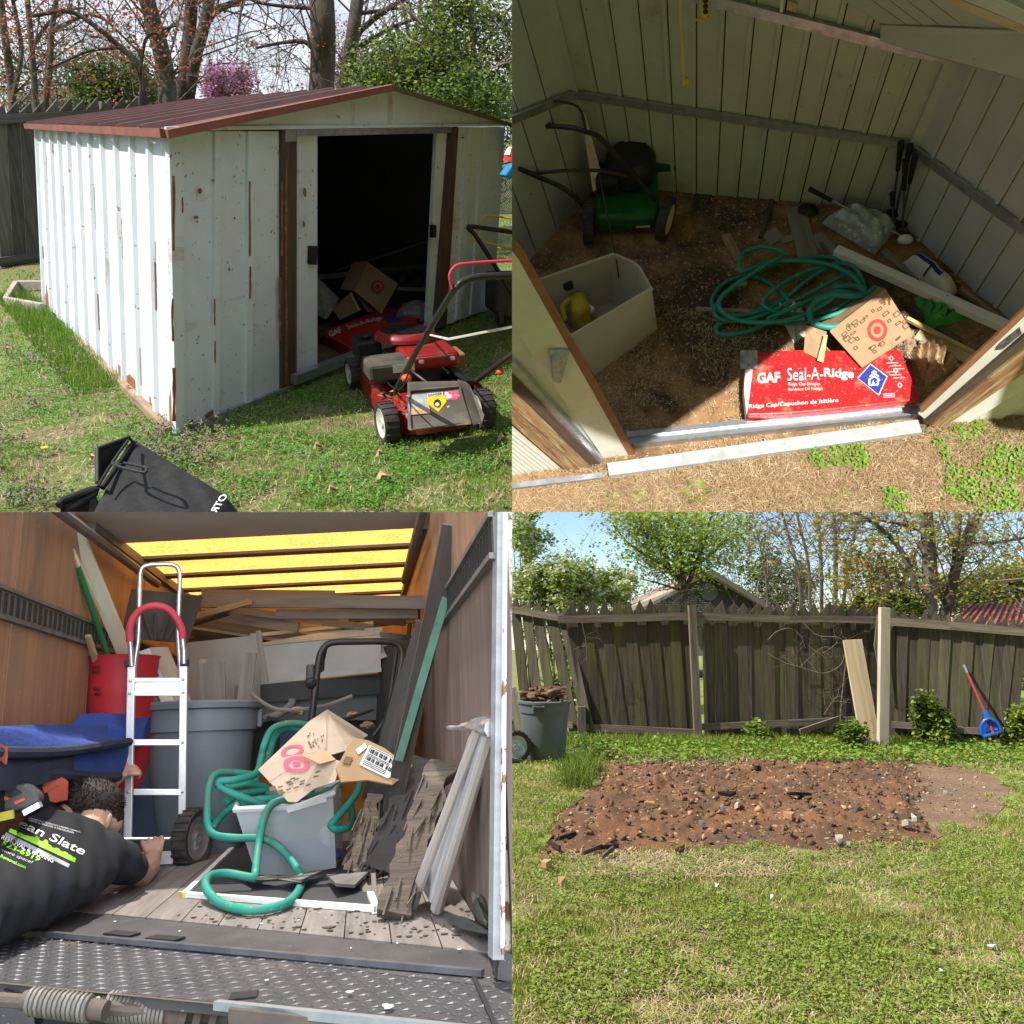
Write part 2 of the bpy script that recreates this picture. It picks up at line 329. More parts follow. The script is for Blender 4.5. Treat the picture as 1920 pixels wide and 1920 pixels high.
m_post = mat('weathered_dark_post', (.13, .095, .07), (.075, .06, .05), scale=9, stretch=(.35, 3, 1), rough=.75, bump=.3, c=(.18, .045, .025), cpos=(.56, .6), cscale=4, cstretch=(.25, 5, 1), metal=.2)
m_oldwood = mat('grey_weathered_wood', (.16, .145, .12), (.085, .075, .062), scale=7, stretch=(.22, 3.5, 2), rough=.9, bump=.5, bscale=26, c=(.05, .05, .035), cpos=(.58, .68), cscale=2.2, var=.28, dist=.6)
m_dark = plain('black_plastic', (.022, .022, .023), scale=8, rough=.45, bump=.06)
m_rubber = mat('black_rubber', (.03, .029, .028), (.07, .06, .05), scale=9, rough=.85, bump=.3)
m_tan = mat('rotten_tan_board', (.42, .30, .19), (.24, .17, .11), scale=8, stretch=(.3, 3, 1), rough=.9, bump=.3)
m_soil = mat('soil_with_thatch', (.21, .155, .085), (.12, .115, .045), scale=9, rough=.95, bump=.6, c=(.10, .165, .025), cpos=(.40, .54), cscale=2.2, coord='object', d=(.36, .27, .17), dpos=(.58, .62), dscale=38)
m_g1 = plain('grass_green', (.12, .235, .022), rough=.55, thin=.25, coord='object'); m_g2 = plain('grass_light', (.23, .345, .035), rough=.55, thin=.25, coord='object')
m_g3 = plain('clover_green', (.09, .26, .035), rough=.5, thin=.2, coord='object'); m_g4 = plain('straw', (.44, .33, .19), rough=.8, coord='object'); m_g5 = plain('straw_pale', (.56, .45, .29), rough=.8, coord='object')
m_g6 = plain('clover_light', (.17, .37, .055), rough=.5, thin=.2, coord='object'); m_g7 = plain('nettle_purple', (.30, .17, .22), rough=.7, coord='object'); m_g8 = plain('nettle_leaf', (.21, .22, .10), rough=.7, coord='object')
A, B, C = P.G(330, 815), P.G(925, 580), P.G(85, 576)
At, Bt, Ct = P.VL(317, 245, A), P.VL(947, 236, B), P.VL(69, 240, C); Dd = C+(B-A)*.70; Dt = Dd+(Bt-B+Ct-C)/2
nf = (B-A).cross(At-A).normalized()                # outwards from the front
if nf.y > 0: nf = -nf
F = lambda x, y, o=0.0: P.PL(x, y, A+nf*o, nf)
shed = thing(P, 'shed', 'old white ribbed metal shed with rust streaks, red roof and open sliding doors', 'shed', (A+B+C+Dd)/4)
def fpan(x0t, x0b, x1t, x1b, yt, yb0, yb1, o=0.0, th=.012, mb=None, yt1=None):
    q = [F(x0t, yt, o), F(x1t, yt if yt1 is None else yt1, o), F(x1b, yb1, o), F(x0b, yb0, o)]
    return (mb or MB()).prism(q, -nf*th, grain=q[3]-q[0])
def frontpanel(x0t, x0b, x1t, x1b, yt, yb0, yb1, rib=True, yt1=None):
    mb = fpan(x0t, x0b, x1t, x1b, yt, yb0, yb1, yt1=yt1)
    if rib:                                          # folded rib along the right edge
        k = 6; fpan(x1t-k*2, x1b-k*2, x1t-1, x1b-1, (yt1 or yt), yb1+2, yb1-1, .018, .018, mb)
    return part(shed, 'wall_panel', mb, m_white)
frontpanel(330, 343, 416, 413, 246, 808, 778, yt1=246)
frontpanel(416, 413, 478, 474, 246, 778, 756)
frontpanel(478, 474, 530, 529, 246, 756, 737, False)
part(shed, 'corner_trim', fpan(317, 330, 345, 346, 244, 815, 808, .02, .03), m_white)
frontpanel(858, 838, 889, 868, 240, 609, 598); frontpanel(889, 868, 918, 895, 239, 598, 588); frontpanel(918, 895, 947, 925, 238, 588, 578, False)
# wall on the sunny side: ribbed panels between the two corners
nl = (C-A).cross(Ct-A); nl = nl.normalized(); nl = nl if nl.x < 0 else -nl
NP = 11
for i in range(NP):
    a, b = i/NP, (i+1)/NP; w = b-a
    base = lambda s: lerp(A, C, s)+UP*.035; top = lambda s: lerp(At, Ct, s)
    prof = [(a, 0), (a+w*.80, 0), (a+w*.84, .026), (a+w*.94, .026), (b, 0)]
    mb = MB()
    for k in range(4):
        (s0, o0), (s1, o1) = prof[k], prof[k+1]
        q = [base(s0)+nl*o0, base(s1)+nl*o1, top(s1)+nl*o1, top(s0)+nl*o0]; L = (C-A).length; H = (At-A).length
        q2 = [p-nl*.01 for p in q]; r = random.random()*9
        g = [((s0-a)*L+i, 0, 0), ((s1-a)*L+i, 0, 0), ((s1-a)*L+i, H, 0), ((s0-a)*L+i, H, 0)]
        mb.hexa(q, q2, g+g)
    part(shed, 'wall_panel', mb, m_white)
rs = random.Random(5)                                # rust runs lying in the rib corners
def stain(pts, e): part(shed, 'rust_stain', MB().prism(pts, e), m_rustedge)
for i in range(NP):
    for k in range(rs.choice([1, 2, 3])):
        s = (i+rs.choice([.80, .80, 1.0, .97]))/NP; t0 = rs.random()*.9; h = rs.uniform(.04, .22); o = .004 if rs.random() < .5 else .012
        wd = rs.uniform(.002, .008)/((C-A).length)
        pts = []
        n = 6
        for j in range(n+1):
            t = t0+h*j/n; pts.append(lerp(lerp(A, C, s-wd*rs.uniform(.3, 1)), lerp(At, Ct, s-wd*rs.uniform(.3, 1)), min(t, .97))+nl*o)
        for j in range(n, -1, -1):
            t = t0+h*j/n; pts.append(lerp(lerp(A, C, s+wd*rs.uniform(.3, 1)), lerp(At, Ct, s+wd*rs.uniform(.3, 1)), min(t, .97))+nl*o)
        stain(pts, -nl*.003)
for s0, s1, h in ((.0, .025, .16), (.09, .125, .05), (.20, .31, .055), (.93, .985, .13)):
    pts = [lerp(lerp(A, C, s0), lerp(At, Ct, s0), .02)+nl*.006]
    for j in range(7): s = lerp(s0, s1, j/6); pts.append(lerp(lerp(A, C, s), lerp(At, Ct, s), .02+h*rs.uniform(.3, 1))+nl*.006)
    pts.append(lerp(lerp(A, C, s1), lerp(At, Ct, s1), .02)+nl*.006); stain(pts, -nl*.004)
for x, yt, yb, w in ((326, 330, 470, 6), (324, 560, 640, 5), (327, 690, 790, 8), (403, 560, 610, 3), (404, 640, 680, 3), (469, 340, 480, 3), (470, 500, 560, 4), (529, 340, 480, 4), (343, 370, 400, 3), (537, 300, 720, 6), (526, 520, 640, 6)):
    pts = [F(x-w/2*rs.uniform(.3, 1), yt+(yb-yt)*j/5, .024) for j in range(6)]+[F(x+w/2*rs.uniform(.3, 1), yb-(yb-yt)*j/5, .024) for j in range(6)]; stain(pts, -nf*.004)
for pts in ([(385, 778), (405, 764), (412, 778), (388, 785)], [(558, 706), (575, 699), (596, 687), (596, 692), (575, 706), (558, 712)], [(348, 800), (362, 786), (364, 800), (350, 806)]):
    stain([F(*q, .014) for q in pts], -nf*.004)
for x, y, w, h in ((375, 358, 5, 6), (368, 408, 7, 4), (400, 338, 3, 3), (430, 505, 2, 4), (868, 258, 5, 2), (440, 409, 2, 4), (572, 360, 4, 12), (570, 420, 3, 8)):
    stain([F(x+w*math.cos(j)*rs.uniform(.6, 1), y+h*math.sin(j)*rs.uniform(.6, 1), .016) for j in (0, 1, 2, 3, 4, 5)], -nf*.003)
part(shed, 'base_board', MB().beam(A+nl*.03+UP*.02, lerp(A, C, .62)+nl*.03+UP*.02, .05, .05, UP), m_tan)
# door track, posts, doors
part(shed, 'door_header', fpan(556, 556, 846, 846, 243, 256, 249, .03, .04, yt1=238), m_galv)
p1 = part(shed, 'door_post', fpan(528, 528, 556, 555, 243, 738, 727, .02, .03), m_post); part(p1, 'cap_plate', fpan(535, 535, 556, 556, 243, 266, 265, .026, .012), m_galv)
part(shed, 'door_post', fpan(846, 815, 860, 837, 240, 617, 609, .02, .03, yt1=238), m_post)
d1 = part(shed, 'sliding_door', fpan(557, 557, 595, 595, 255, 713, 690, -.01, .03), m_white)
part(d1, 'handle', fpan(584, 583, 597, 594, 462, 496, 497, .02, .03), m_dark)
d2 = part(shed, 'sliding_door', fpan(819, 800, 838, 814, 250, 622, 616, -.01, .03), m_white)
part(d2, 'handle', fpan(812, 811, 819, 818, 422, 446, 445, .03, .03), m_dark)
part(shed, 'sill_track', MB().prism([F(556, 722, .07), F(690, 668, .07), F(815, 618, .07), F(815, 610, .07), F(690, 654, .07), F(556, 705, .07)], -nf*.05), m_galv)
part(shed, 'inner_track', MB().prism([F(597, 692, -.04), F(812, 611, -.04), F(812, 605, -.04), F(597, 683, -.04)], -nf*.02), m_galv)
part(shed, 'bottom_rail', MB().prism([F(346, 812, .03), F(556, 728, .03), F(556, 720, .03), F(346, 803, .03)], -nf*.03), m_galv)
# gable and roof
gl = MB().prism([F(312, 246, .03), F(727, 240, .03), F(727, 171, .03), F(700, 172, .03)], -nf*.012)
gl = MB().prism([F(312, 246, .03), F(727, 239, .03), F(727, 170, .03)], -nf*.012); part(shed, 'gable_panel', gl, m_white)
gr = MB().prism([F(728, 239, .03), F(952, 235, .03), F(735, 166, .03), F(728, 170, .03)], -nf*.012); part(shed, 'gable_panel', gr, m_white)
part(shed, 'gable_flange', MB().prism([F(312, 246, .045), F(952, 236, .045), F(952, 231, .045), F(312, 238, .045)], -nf*.014), m_white)
E0 = F(309, 247, .10); E1 = P.PL(50, 235, Ct-nf*.08, nf); R0 = F(733, 164, .10); nb = nf; R1 = P.PL(368, 184, Ct-nf*.06, nf)
R1.z = R0.z
NR = 9
for i in range(NR):
    a, b = i/NR, (i+1)/NR; w = b-a; nr = (E1-E0).cross(R0-E0).normalized(); nr = nr if nr.z > 0 else -nr
    prof = [(a, 0), (a+w*.78, 0), (a+w*.83, .03), (a+w*.93, .03), (b, 0)]; mb = MB()
    for k in range(4):
        (s0, o0), (s1, o1) = prof[k], prof[k+1]
        q = [lerp(E0, E1, s0)+nr*o0, lerp(E0, E1, s1)+nr*o1, lerp(R0, R1, s1)+nr*o1, lerp(R0, R1, s0)+nr*o0]; mb.hexa(q, [p-nr*.01 for p in q])
    part(shed, 'roof_panel', mb, m_roof)
part(shed, 'roof_lip', MB().prism([E0+UP*.012, E1+UP*.012, E1-UP*.03, E0-UP*.03], nl*.025), m_rooflip)
part(shed, 'roof_lip', MB().prism([E0+UP*.01, R0+UP*.02, R0-UP*.02, E0-UP*.03], nf*.02), m_rooflip)
ER = F(956, 233, .10); ER2 = Dt+V((ER-Bt).x+.04, .12, (ER-Bt).z)
part(shed, 'roof_panel', MB().prism([R0, R1, ER2, ER], UP*.015), m_roof)
part(shed, 'roof_lip', MB().prism([R0+UP*.015, ER+UP*.012, ER-UP*.018, R0-UP*.012], nf*.018), mat('mossy_lip', (.17, .12, .07), (.10, .10, .05), scale=6, rough=.8))
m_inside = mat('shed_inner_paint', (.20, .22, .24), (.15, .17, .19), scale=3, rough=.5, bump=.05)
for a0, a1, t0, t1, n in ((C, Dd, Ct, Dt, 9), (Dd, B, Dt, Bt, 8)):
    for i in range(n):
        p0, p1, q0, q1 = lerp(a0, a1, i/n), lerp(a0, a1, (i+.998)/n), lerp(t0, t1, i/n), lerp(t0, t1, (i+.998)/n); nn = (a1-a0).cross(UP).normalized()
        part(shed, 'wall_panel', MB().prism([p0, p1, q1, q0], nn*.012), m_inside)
wt_ = F(956, 233, .10).z-.012
part(shed, 'wall_top', MB().prism([Dt-UP*.06, Bt-UP*.06, V(Bt.x, Bt.y, wt_), V(Dt.x, Dt.y, wt_)], V(-.012, 0, 0)), m_dark)  # strip added to close the bright gap under the roof, black to pass for shade
part(shed, 'ceiling_sheet', MB().prism([At+V(.06, .02, -.02), Bt+V(-.02, .02, -.02), Dt+V(-.02, 0, -.02), Ct+V(.03, 0, -.02)], UP*.01), m_inside)  # unseen sheet added to keep stray sun out of the dark doorway
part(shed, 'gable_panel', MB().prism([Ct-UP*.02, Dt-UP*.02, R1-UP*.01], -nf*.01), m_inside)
part(shed, 'wall_rail', MB().beam(lerp(C, Ct, .5)+V(.05, -.05, 0), lerp(Dd, Dt, .5)+V(-.05, -.05, 0), .05, .02, UP), m_galv)
# floor inside and the lawn
mb = MB().prism([A+UP*.03+V(.1, .02, 0), B+UP*.03+V(-.05, .02, 0), Dd+UP*.03-V(.1, .1, 0), C+UP*.03+V(.05, -.1, 0)], -UP*.02)
part(shed, 'floor', mb, mat('dirt_floor', (.20, .13, .08), (.11, .075, .05), scale=6, rough=.95, bump=.5, coord='object'))
single(P, 'lawn', MB().grid(lambda u, v: P.f*lerp(1.2, 75, v**3)+P.r*lerp(-1, 1, u)*lerp(2.5, 70, v**3), 24, 40), m_soil, kind='structure', base=(0, 0, 0))
shedpoly = [A, B, Dd, C]
def out(x, y): return ~inpoly(x, y, shedpoly)
sunny = lambda x, y: np.ones(len(x), bool)
a, d = spots(P, 240000, 1.9, 17, .75, lambda x, y: out(x, y) & (vnoise(x, y, .22, 3)*.65+vnoise(x, y, .07, 4)*.35 > .40)); k = rng.random(len(a))
blades(P, 'grass', a, d, .034, .0035, .8, [m_g1, m_g2, m_g4], np.where(k < .42, 0, np.where(k < .90, 1, 2)))
a, d = spots(P, 52000, 1.9, 11, .75, lambda x, y: out(x, y) & (vnoise(x, y, .22, 3)*.6+vnoise(x, y, .08, 8)*.4 < .56)); k = rng.random(len(a))
blades(P, 'dry_thatch', a, d, .06, .003, .6, [m_g4, m_g5, m_g2], np.where(k < .5, 0, np.where(k < .85, 1, 2)), lie=True)
def cl(x, y): return out(x, y) & (vnoise(x, y, .33, 11)*.6+vnoise(x, y, .11, 12)*.4 > .46)
a, d = spots(P, 95000, 1.9, 9, .75, cl); k = rng.random(len(a))
leaflets(P, 'clover', np.c_[a, rng.uniform(.012, .04, len(a))], np.maximum(.013, .0022*d), [m_g3, m_g6], (k < .45).astype(int), flat=.9)
def nt(x, y): return out(x, y) & (x*P.r.x+y*P.r.y < -.25) & (vnoise(x, y, .35, 21)*.5+vnoise(x, y, .12, 22)*.5 > .55)
a, d = spots(P, 16000, 2.0, 8, .75, nt); n = len(a); hh = rng.uniform(.06, .11, n)
c3 = np.concatenate([np.c_[a+rng.normal(0, .006, (n, 2)), hh*t] for t in (.35, .6, .8)]); leaflets(P, 'dead_nettle', c3, .017, [m_g8], np.zeros(len(c3), int), flat=.5)
c4 = np.concatenate([np.c_[a+rng.normal(0, .005, (n, 2)), hh*t] for t in (.9, 1.0)]); leaflets(P, 'dead_nettle_flower', c4, .014, [m_g7, m_g8], rng.integers(0, 2, len(c4)), flat=.1)
# taller grass along the sunny wall
k = 3200; s = rng.uniform(.25, 1.15, k); q = np.array([A[:2]])*(1-s[:, None])+np.array([C[:2]])*s[:, None]+np.array([nl[:2]])*rng.uniform(.03, .35, k)[:, None]
blades(P, 'tall_grass', q, np.linalg.norm(q, axis=1), .13, .004, .5, [m_g1, m_g2, m_g1], rng.integers(0, 3, k))
# fallen leaves and a dandelion
m_leaf = plain('dry_leaf', (.50, .33, .19), rough=.8, scale=20)
for nleaf, ((x, y), r) in enumerate((((722, 905), .05), ((625, 930), .028), ((598, 848), .03), ((943, 833), .035), ((20, 663), .045), ((180, 870), .035), ((715, 862), .03))):
    c = P.G(x, y); mb = MB(); pts = []
    for j in range(9): w = j*2*math.pi/9; rr = r*(1.1 if j % 2 else .55); pts.append(c+V(math.cos(w)*rr, math.sin(w)*rr, .03+.02*math.sin(w*2)+.01*(j % 3)))
    single(P, 'fallen_leaf', mb.prism(pts, V(0, 0, .002)), m_leaf, ['curled tan oak leaf in the middle of the front lawn', 'small pale leaf left of the curled oak leaf on the lawn', 'dull leaf on the lawn left of the mower wheel', 'tan leaf at the right edge of the lawn by the mower flap', 'tan leaf on the grass at the far left edge', 'leaf close by the mouth of the black grass bag', 'leaf under the front of the red mower wheel'][nleaf], 'leaf', 'dry leaves on the shed lawn')
c = P.G(87, 855); mb = MB()
for j in range(14): w = j*2*math.pi/14; mb.prism([c+V(0, 0, .045), c+V(math.cos(w-.15)*.02, math.sin(w-.15)*.02, .05), c+V(math.cos(w+.15)*.02, math.sin(w+.15)*.02, .05)], V(0, 0, .002))
single(P, 'dandelion', mb.tube([c, c+V(0, 0, .045)], .002, 5), plain('dandelion_yellow', (.85, .62, .02)), 'single yellow dandelion flower in the grass beside the grass bag', 'flower')
# concrete planter block behind the shed corner
q = [P.G(15, 577), P.G(84, 590), P.G(92, 545), P.G(34, 545)]
mb = MB(); t0 = P.VL(15, 556, q[0]).z
mb.beam(q[0]+UP*t0/2, q[1]+UP*t0/2, t0, .05, UP); mb.beam(q[3]+UP*t0/2, q[2]+UP*t0/2, t0, .05, UP); mb.beam(q[0]+UP*t0/2, q[3]+UP*t0/2, t0, .05, UP)
single(P, 'planter_trough', mb, mat('old_concrete', (.47, .43, .37), (.35, .32, .27), scale=9, rough=.9, bump=.3), 'weathered concrete trough with dry grass behind the rusty shed corner', 'planter', bevel=.008)
# fence behind
f0, f1 = P.G(-20, 506), P.G(80, 488); fd = (f1-f0).normalized(); fn = fd.cross(UP).normalized(); fn = fn if fn.dot(P.f) < 0 else -fn
fence = thing(P, 'fence', 'dark weathered picket fence with pointed tops left of the white shed', 'fence', f0)
FP = lambda x, y, o=0.0: P.PL(x, y, f0+fn*o, fn)
part(fence, 'fence_rail', MB().beam(FP(-10, 224, .05), FP(260, 210, .05), .10, .05, UP), m_oldwood)
part(fence, 'fence_rail', MB().beam(FP(-10, 492, .05), FP(100, 478, .05), .10, .05, UP), m_oldwood)
x = -12
while x < 262:
    w = 25; yt = 213-.05*x; yb = 500-.17*x if x < 90 else 470
    tip = yt-22+random.uniform(-3, 3); lean = -.0
    pts = [FP(x+14, yb, 0), FP(x+14+w-1.5, yb-3, 0), FP(x+w-1.5, yt, 0), FP(x+w*.80, tip, 0), FP(x, yt, 0)]
    part(fence, 'picket', MB().prism(pts, -fn*.02, grain=UP), m_oldwood); x += w
part(fence, 'fence_post', MB().beam(FP(191, 480, -.05), FP(191, 192, -.05), .11, .09, fd), m_oldwood)
# ---------------------------------------------------------------- red mower in front of the shed
m_st0 = plain('brown_clipping', (.20, .14, .07), rough=.9, coord='object')
m_red = mat('red_enamel', (.27, .012, .012), (.19, .010, .010), scale=5, rough=.45, bump=.05, coat=.1, c=(.16, .095, .06), cpos=(.54, .72), cscale=5)
m_bluegrey = mat('dusty_black', (.045, .043, .04), (.11, .095, .075), scale=6, rough=.8, bump=.1)
m_flap = mat('dusty_rubber_flap', (.15, .13, .105), (.085, .075, .065), scale=4, rough=.85, bump=.15, c=(.25, .20, .15), cpos=(.55, .7), cscale=3)
m_rim = mat('off_white_hub', (.62, .61, .56), (.48, .46, .40), scale=9, rough=.6)
m_paper = plain('printed_label', (.74, .73, .68), rough=.5); m_yel = plain('warning_yellow', (.85, .58, .02), rough=.5); m_redlab = plain('label_red', (.70, .05, .09), rough=.5); m_blk = plain('print_black', (.02, .02, .02), rough=.6); m_orange = plain('orange_knob', (.80, .10, .03), rough=.4); m_wht = plain('print_white', (.80, .80, .78), rough=.6)
RL, FL, RR = P.G(728, 830), P.G(664, 727), P.G(905, 803); ex = RR-RL; ey = FL-RL; eu, ev = ex.normalized(), ey.normalized()
Mw = lambda u, v, z: RL+ex*u+ey*v+UP*z
mow = thing(P, 'lawn_mower', 'red and black walk-behind mower with dusty rear flap before the open shed', 'lawn mower', Mw(.5, .5, 0))
def wheel(par, c, r, w, ax, rimmat, treads=18):
    ax = V(ax).normalized(); t = part(par, 'wheel', MB().lathe([(r*.70, -w*.42), (r*.94, -w*.5), (r, -w*.3), (r, w*.3), (r*.94, w*.5), (r*.70, w*.42)], c, 24, ax, cap=False), m_rubber, True)
    ty = MB(); u = ax.orthogonal().normalized(); v2 = ax.cross(u)
    for j in range(treads):
        a = 2*math.pi*j/treads; dr = u*math.cos(a)+v2*math.sin(a); tg = ax.cross(dr); ty.box(c+dr*r, (w*.9, r*.09, r*.07), ex=ax, ey=(tg+ax*.3).normalized(), ez=dr)
    part(t, 'tyre_tread', ty, m_rubber)
    part(t, 'rim', MB().lathe([(.004, -w*.30), (r*.18, -w*.42), (r*.25, -w*.30), (r*.55, -w*.28), (r*.70, -w*.44), (r*.74, -w*.40), (r*.74, w*.40), (r*.70, w*.44), (r*.55, w*.28), (r*.25, w*.3), (r*.18, w*.42), (.004, w*.3)], c, 20, ax), rimmat, True); return t
rz = .118
wheel(mow, Mw(0, 0, rz), rz, .085, -eu, m_rim); wheel(mow, Mw(1.0, .0, rz), rz, .085, eu, m_rim); wheel(mow, Mw(.0, 1, .10), .10, .075, -eu, m_rim); wheel(mow, Mw(.98, 1, .10), .10, .075, eu, m_rim)
def deck(u, v):                                       # domed deck: rounded box shell
    a = (u-.5)*2*math.pi; q = math.cos(a), math.sin(a); k = (abs(q[0])**4+abs(q[1])**4)**-.25
    rr = (1.0, 1.0, .97, .88, .60, .0)[int(round(v*5))]; z = (.05, .10, .155, .185, .20, .20)[int(round(v*5))]
    return Mw(.5+q[0]*k*.47*rr, .52+q[1]*k*.60*rr, z)
dk = part(mow, 'deck', MB().grid(deck, 32, 5), m_red, True)
part(mow, 'engine_block', MB().box(Mw(.52, .55, .26), (.30, .42, .14), ex=eu, ey=ev).box(Mw(.22, .50, .26), (.15, .30, .10), ex=eu, ey=ev), m_bluegrey, bevel=.02)
sh = part(mow, 'engine_shroud', MB().box(Mw(.64, .42, .345), (.34, .34, .09), ex=eu, ey=ev).lathe([(.20, .40), (.19, .445), (.155, .452)], Mw(.52, .66, 0), 24, cap=False), m_red, True, bevel=.025)
mb = MB()
for j in range(9):
    o = (j-4)*.034; hw = math.sqrt(max(.0, .15**2-o*o)); mb.beam(Mw(.52, .66, .45)+ev*o-eu*hw, Mw(.52, .66, .45)+ev*o+eu*hw, .012, .012, ev)
part(sh, 'fan_screen', mb.lathe([(.15, .43), (.01, .432)], Mw(.52, .66, 0), 20, cap=False), m_dark)
ac = part(mow, 'air_filter', MB().box(Mw(.16, .33, .33), (.26, .26, .10), ex=eu, ey=ev), m_bluegrey, bevel=.02)
part(mow, 'fuel_tank', MB().box(Mw(.12, .80, .32), (.16, .24, .12), ex=eu, ey=ev).lathe([(.04, .385), (.04, .41)], Mw(.12, .80, 0), 12), m_dark, bevel=.02)
part(ac, 'label', MB().prism([Mw(.30, .33, .36)-ev*.135+eu*x+UP*z for x, z in ((-.07, -.035), (.06, -.035), (.06, .012), (-.07, .012))], -ev*.002), m_paper)
part(sh, 'label', MB().prism([Mw(.62, .48, .355)-ev*.233+eu*x+UP*z for x, z in ((-.12, -.018), (.14, -.018), (.14, .022), (-.12, .022))], -ev*.002), m_paper)
PV = lambda x, y, v: P.PL(x, y, Mw(0, v, 0), ev)       # on an upright plane across the mower
t0, t1, b1, b0 = PV(765, 718, -.10), PV(862, 716, -.10), PV(886, 796, -.32), PV(766, 808, -.32)
fl = part(mow, 'rear_flap', MB().prism([t0, t1, b1, b0], ev*.03), m_flap, bevel=.01)
n_ = (t1-t0).cross(b0-t0).normalized(); n_ = n_ if n_.dot(ev) < 0 else -n_
FF = lambda x, y, o=.004: P.PL(x, y, t0+n_*o, n_)
def lab(name, pts, m, o=.005, par=fl): return part(par, name, MB().prism([FF(*q, o) for q in pts], -n_*.003), m)
part(fl, 'flap_border', MB().tube([FF(768, 733, .008), FF(862, 725, .008), FF(882, 792, .008), FF(770, 806, .008)], .008, 6, closed=True), m_flap)
lab('label', [(762, 741), (800, 738), (807, 775), (769, 778)], mat('label_grey_print', (.52, .52, .50), (.30, .31, .33), scale=40, rough=.6)); lab('label', [(768, 768), (806, 764), (807, 774), (770, 778)], mat('label_orange_print', (.62, .38, .20), (.50, .32, .2), scale=30), .007)
lab('label', [(800, 744), (835, 740), (837, 753), (822, 772), (802, 757)], m_yel); lab('label', [(801, 738), (830, 735), (831, 741), (801, 744)], m_wht, .006)
lab('label', [(832, 735), (859, 732), (863, 748), (835, 750)], mat('label_magenta', (.62, .09, .16), (.80, .72, .72), scale=22, lo=.56, hi=.6)); lab('label', [(838, 761), (864, 759), (869, 776), (842, 779)], mat('label_white_print', (.70, .68, .63), (.42, .41, .4), scale=60, lo=.5, hi=.6))
lab('label', [(820+7*math.cos(j*.8), 756+8*math.sin(j*.8)) for j in range(8)], m_blk, .008); lab('label', [(820+4*math.cos(j*.8), 758+4*math.sin(j*.8)) for j in range(8)], m_wht, .010)
def wfit(x0, y0, x1, y1, x2, y2, o): return lambda a, b: FF(x0+(x1-x0)*a+(x2-x0)*b, y0+(y1-y0)*a+(y2-y0)*b, o)
part(fl, 'lettering', words(MB(), 'DANGER', wfit(803, 743, 829, 740, 802.8, 738.6, .008), bold=.01, fit=(1, 1)), m_blk)
part(mow, 'chute_side', MB().prism([PV(863, 716, -.1), PV(880, 722, -.08), PV(908, 778, -.25), PV(904, 792, -.28), PV(888, 797, -.32)], ev*.06), m_flap)
part(mow, 'grass_guard', MB().grid(lambda u, v: Mw(.86+.18*math.sin(v*2.2), .05+.62*u, .27-.12*v**2-.05*u), 6, 5, th=UP*.012), m_dark, True)
a_ = np.array([tuple(Mw(random.uniform(.05, .95), random.uniform(-.05, 1.0), .205)) for _ in range(260)]); cl_ = leaflets(P, 'grass_clippings', a_, .022, [m_g4, m_g1, m_st0], rng.integers(0, 3, 260), par=mow, flat=1.2, tri=1, long=1.8)
for u, v in ((.45, .15), (.78, .15), (.45, .70), (.80, .72)): part(sh, 'bolt', MB().lathe([(.016, .385), (.016, .40)], Mw(u, v, 0), 6), m_galv)
part(mow, 'spark_lead', MB().tube(catmull([Mw(.30, .30, .36), Mw(.36, .12, .34), Mw(.50, .02, .28), Mw(.56, .05, .24)], 5), .008, 6), m_dark, True); part(mow, 'muffler', MB().box(Mw(1.0, .55, .27), (.12, .22, .09), ex=eu, ey=ev), m_rustedge, bevel=.01)
PU = lambda x, y, u: P.PL(x, y, Mw(u, 0, 0), eu)       # on an upright plane along the mower
m_bar = mat('black_handle_tube', (.028, .026, .025), (.09, .055, .035), scale=10, stretch=(.4, 2, 1), rough=.35, lo=.5, hi=.75)
h = [PU(742, 735, .02), PU(752, 712, .02), PU(792, 640, .02), PU(848, 548, .02), PU(858, 536, .03)]
top = h[-1]; c1 = top+eu*.05+UP*.02
across = [P.PL(x, y, top, ev) for x, y in ((872, 526), (900, 519), (965, 516))]
hb = part(mow, 'handlebar', MB().tube(catmull(h+across, 5), .0145, 10), m_bar, True)
r0 = PU(878, 725, 1.02); r1 = PU(912, 700, 1.02); r2 = PU(965, 660, 1.02)
part(mow, 'handlebar', MB().tube([r0, r1, r2], [.016, .016, .0145], 10), m_bar, True)
part(hb, 'knob', MB().ball(PU(762, 709, 0), (.028, .028, .02), 8, 6), m_orange, True); part(hb, 'knob', MB().ball(PU(896, 724, 1.05), (.026, .026, .02), 8, 6), m_orange, True); part(hb, 'knob', MB().ball(PU(938, 697, 1.05), (.024, .024, .018), 8, 6), m_orange, True)
bail = [P.PL(x, y, top, ev) for x, y in ((848, 541), (843, 518), (849, 504), (862, 496), (900, 492), (965, 488))]
part(mow, 'bail_lever', MB().tube(catmull(bail, 5), .0065, 8), m_redlab, True)
cab = [PU(800, 620, -.05), PU(770, 690, -.08), PU(752, 728, -.05), PU(735, 725, .1), PU(722, 712, .2)]
part(mow, 'throttle_cable', MB().tube(catmull(cab, 6), .004, 6), m_dark, True)
part(mow, 'starter_rope', MB().tube([Mw(.75, .6, .42), P.PL(840, 636, top, ev), P.PL(965, 612, top, ev)], .006, 6), plain('white_rope', (.70, .68, .60), rough=.9), True)
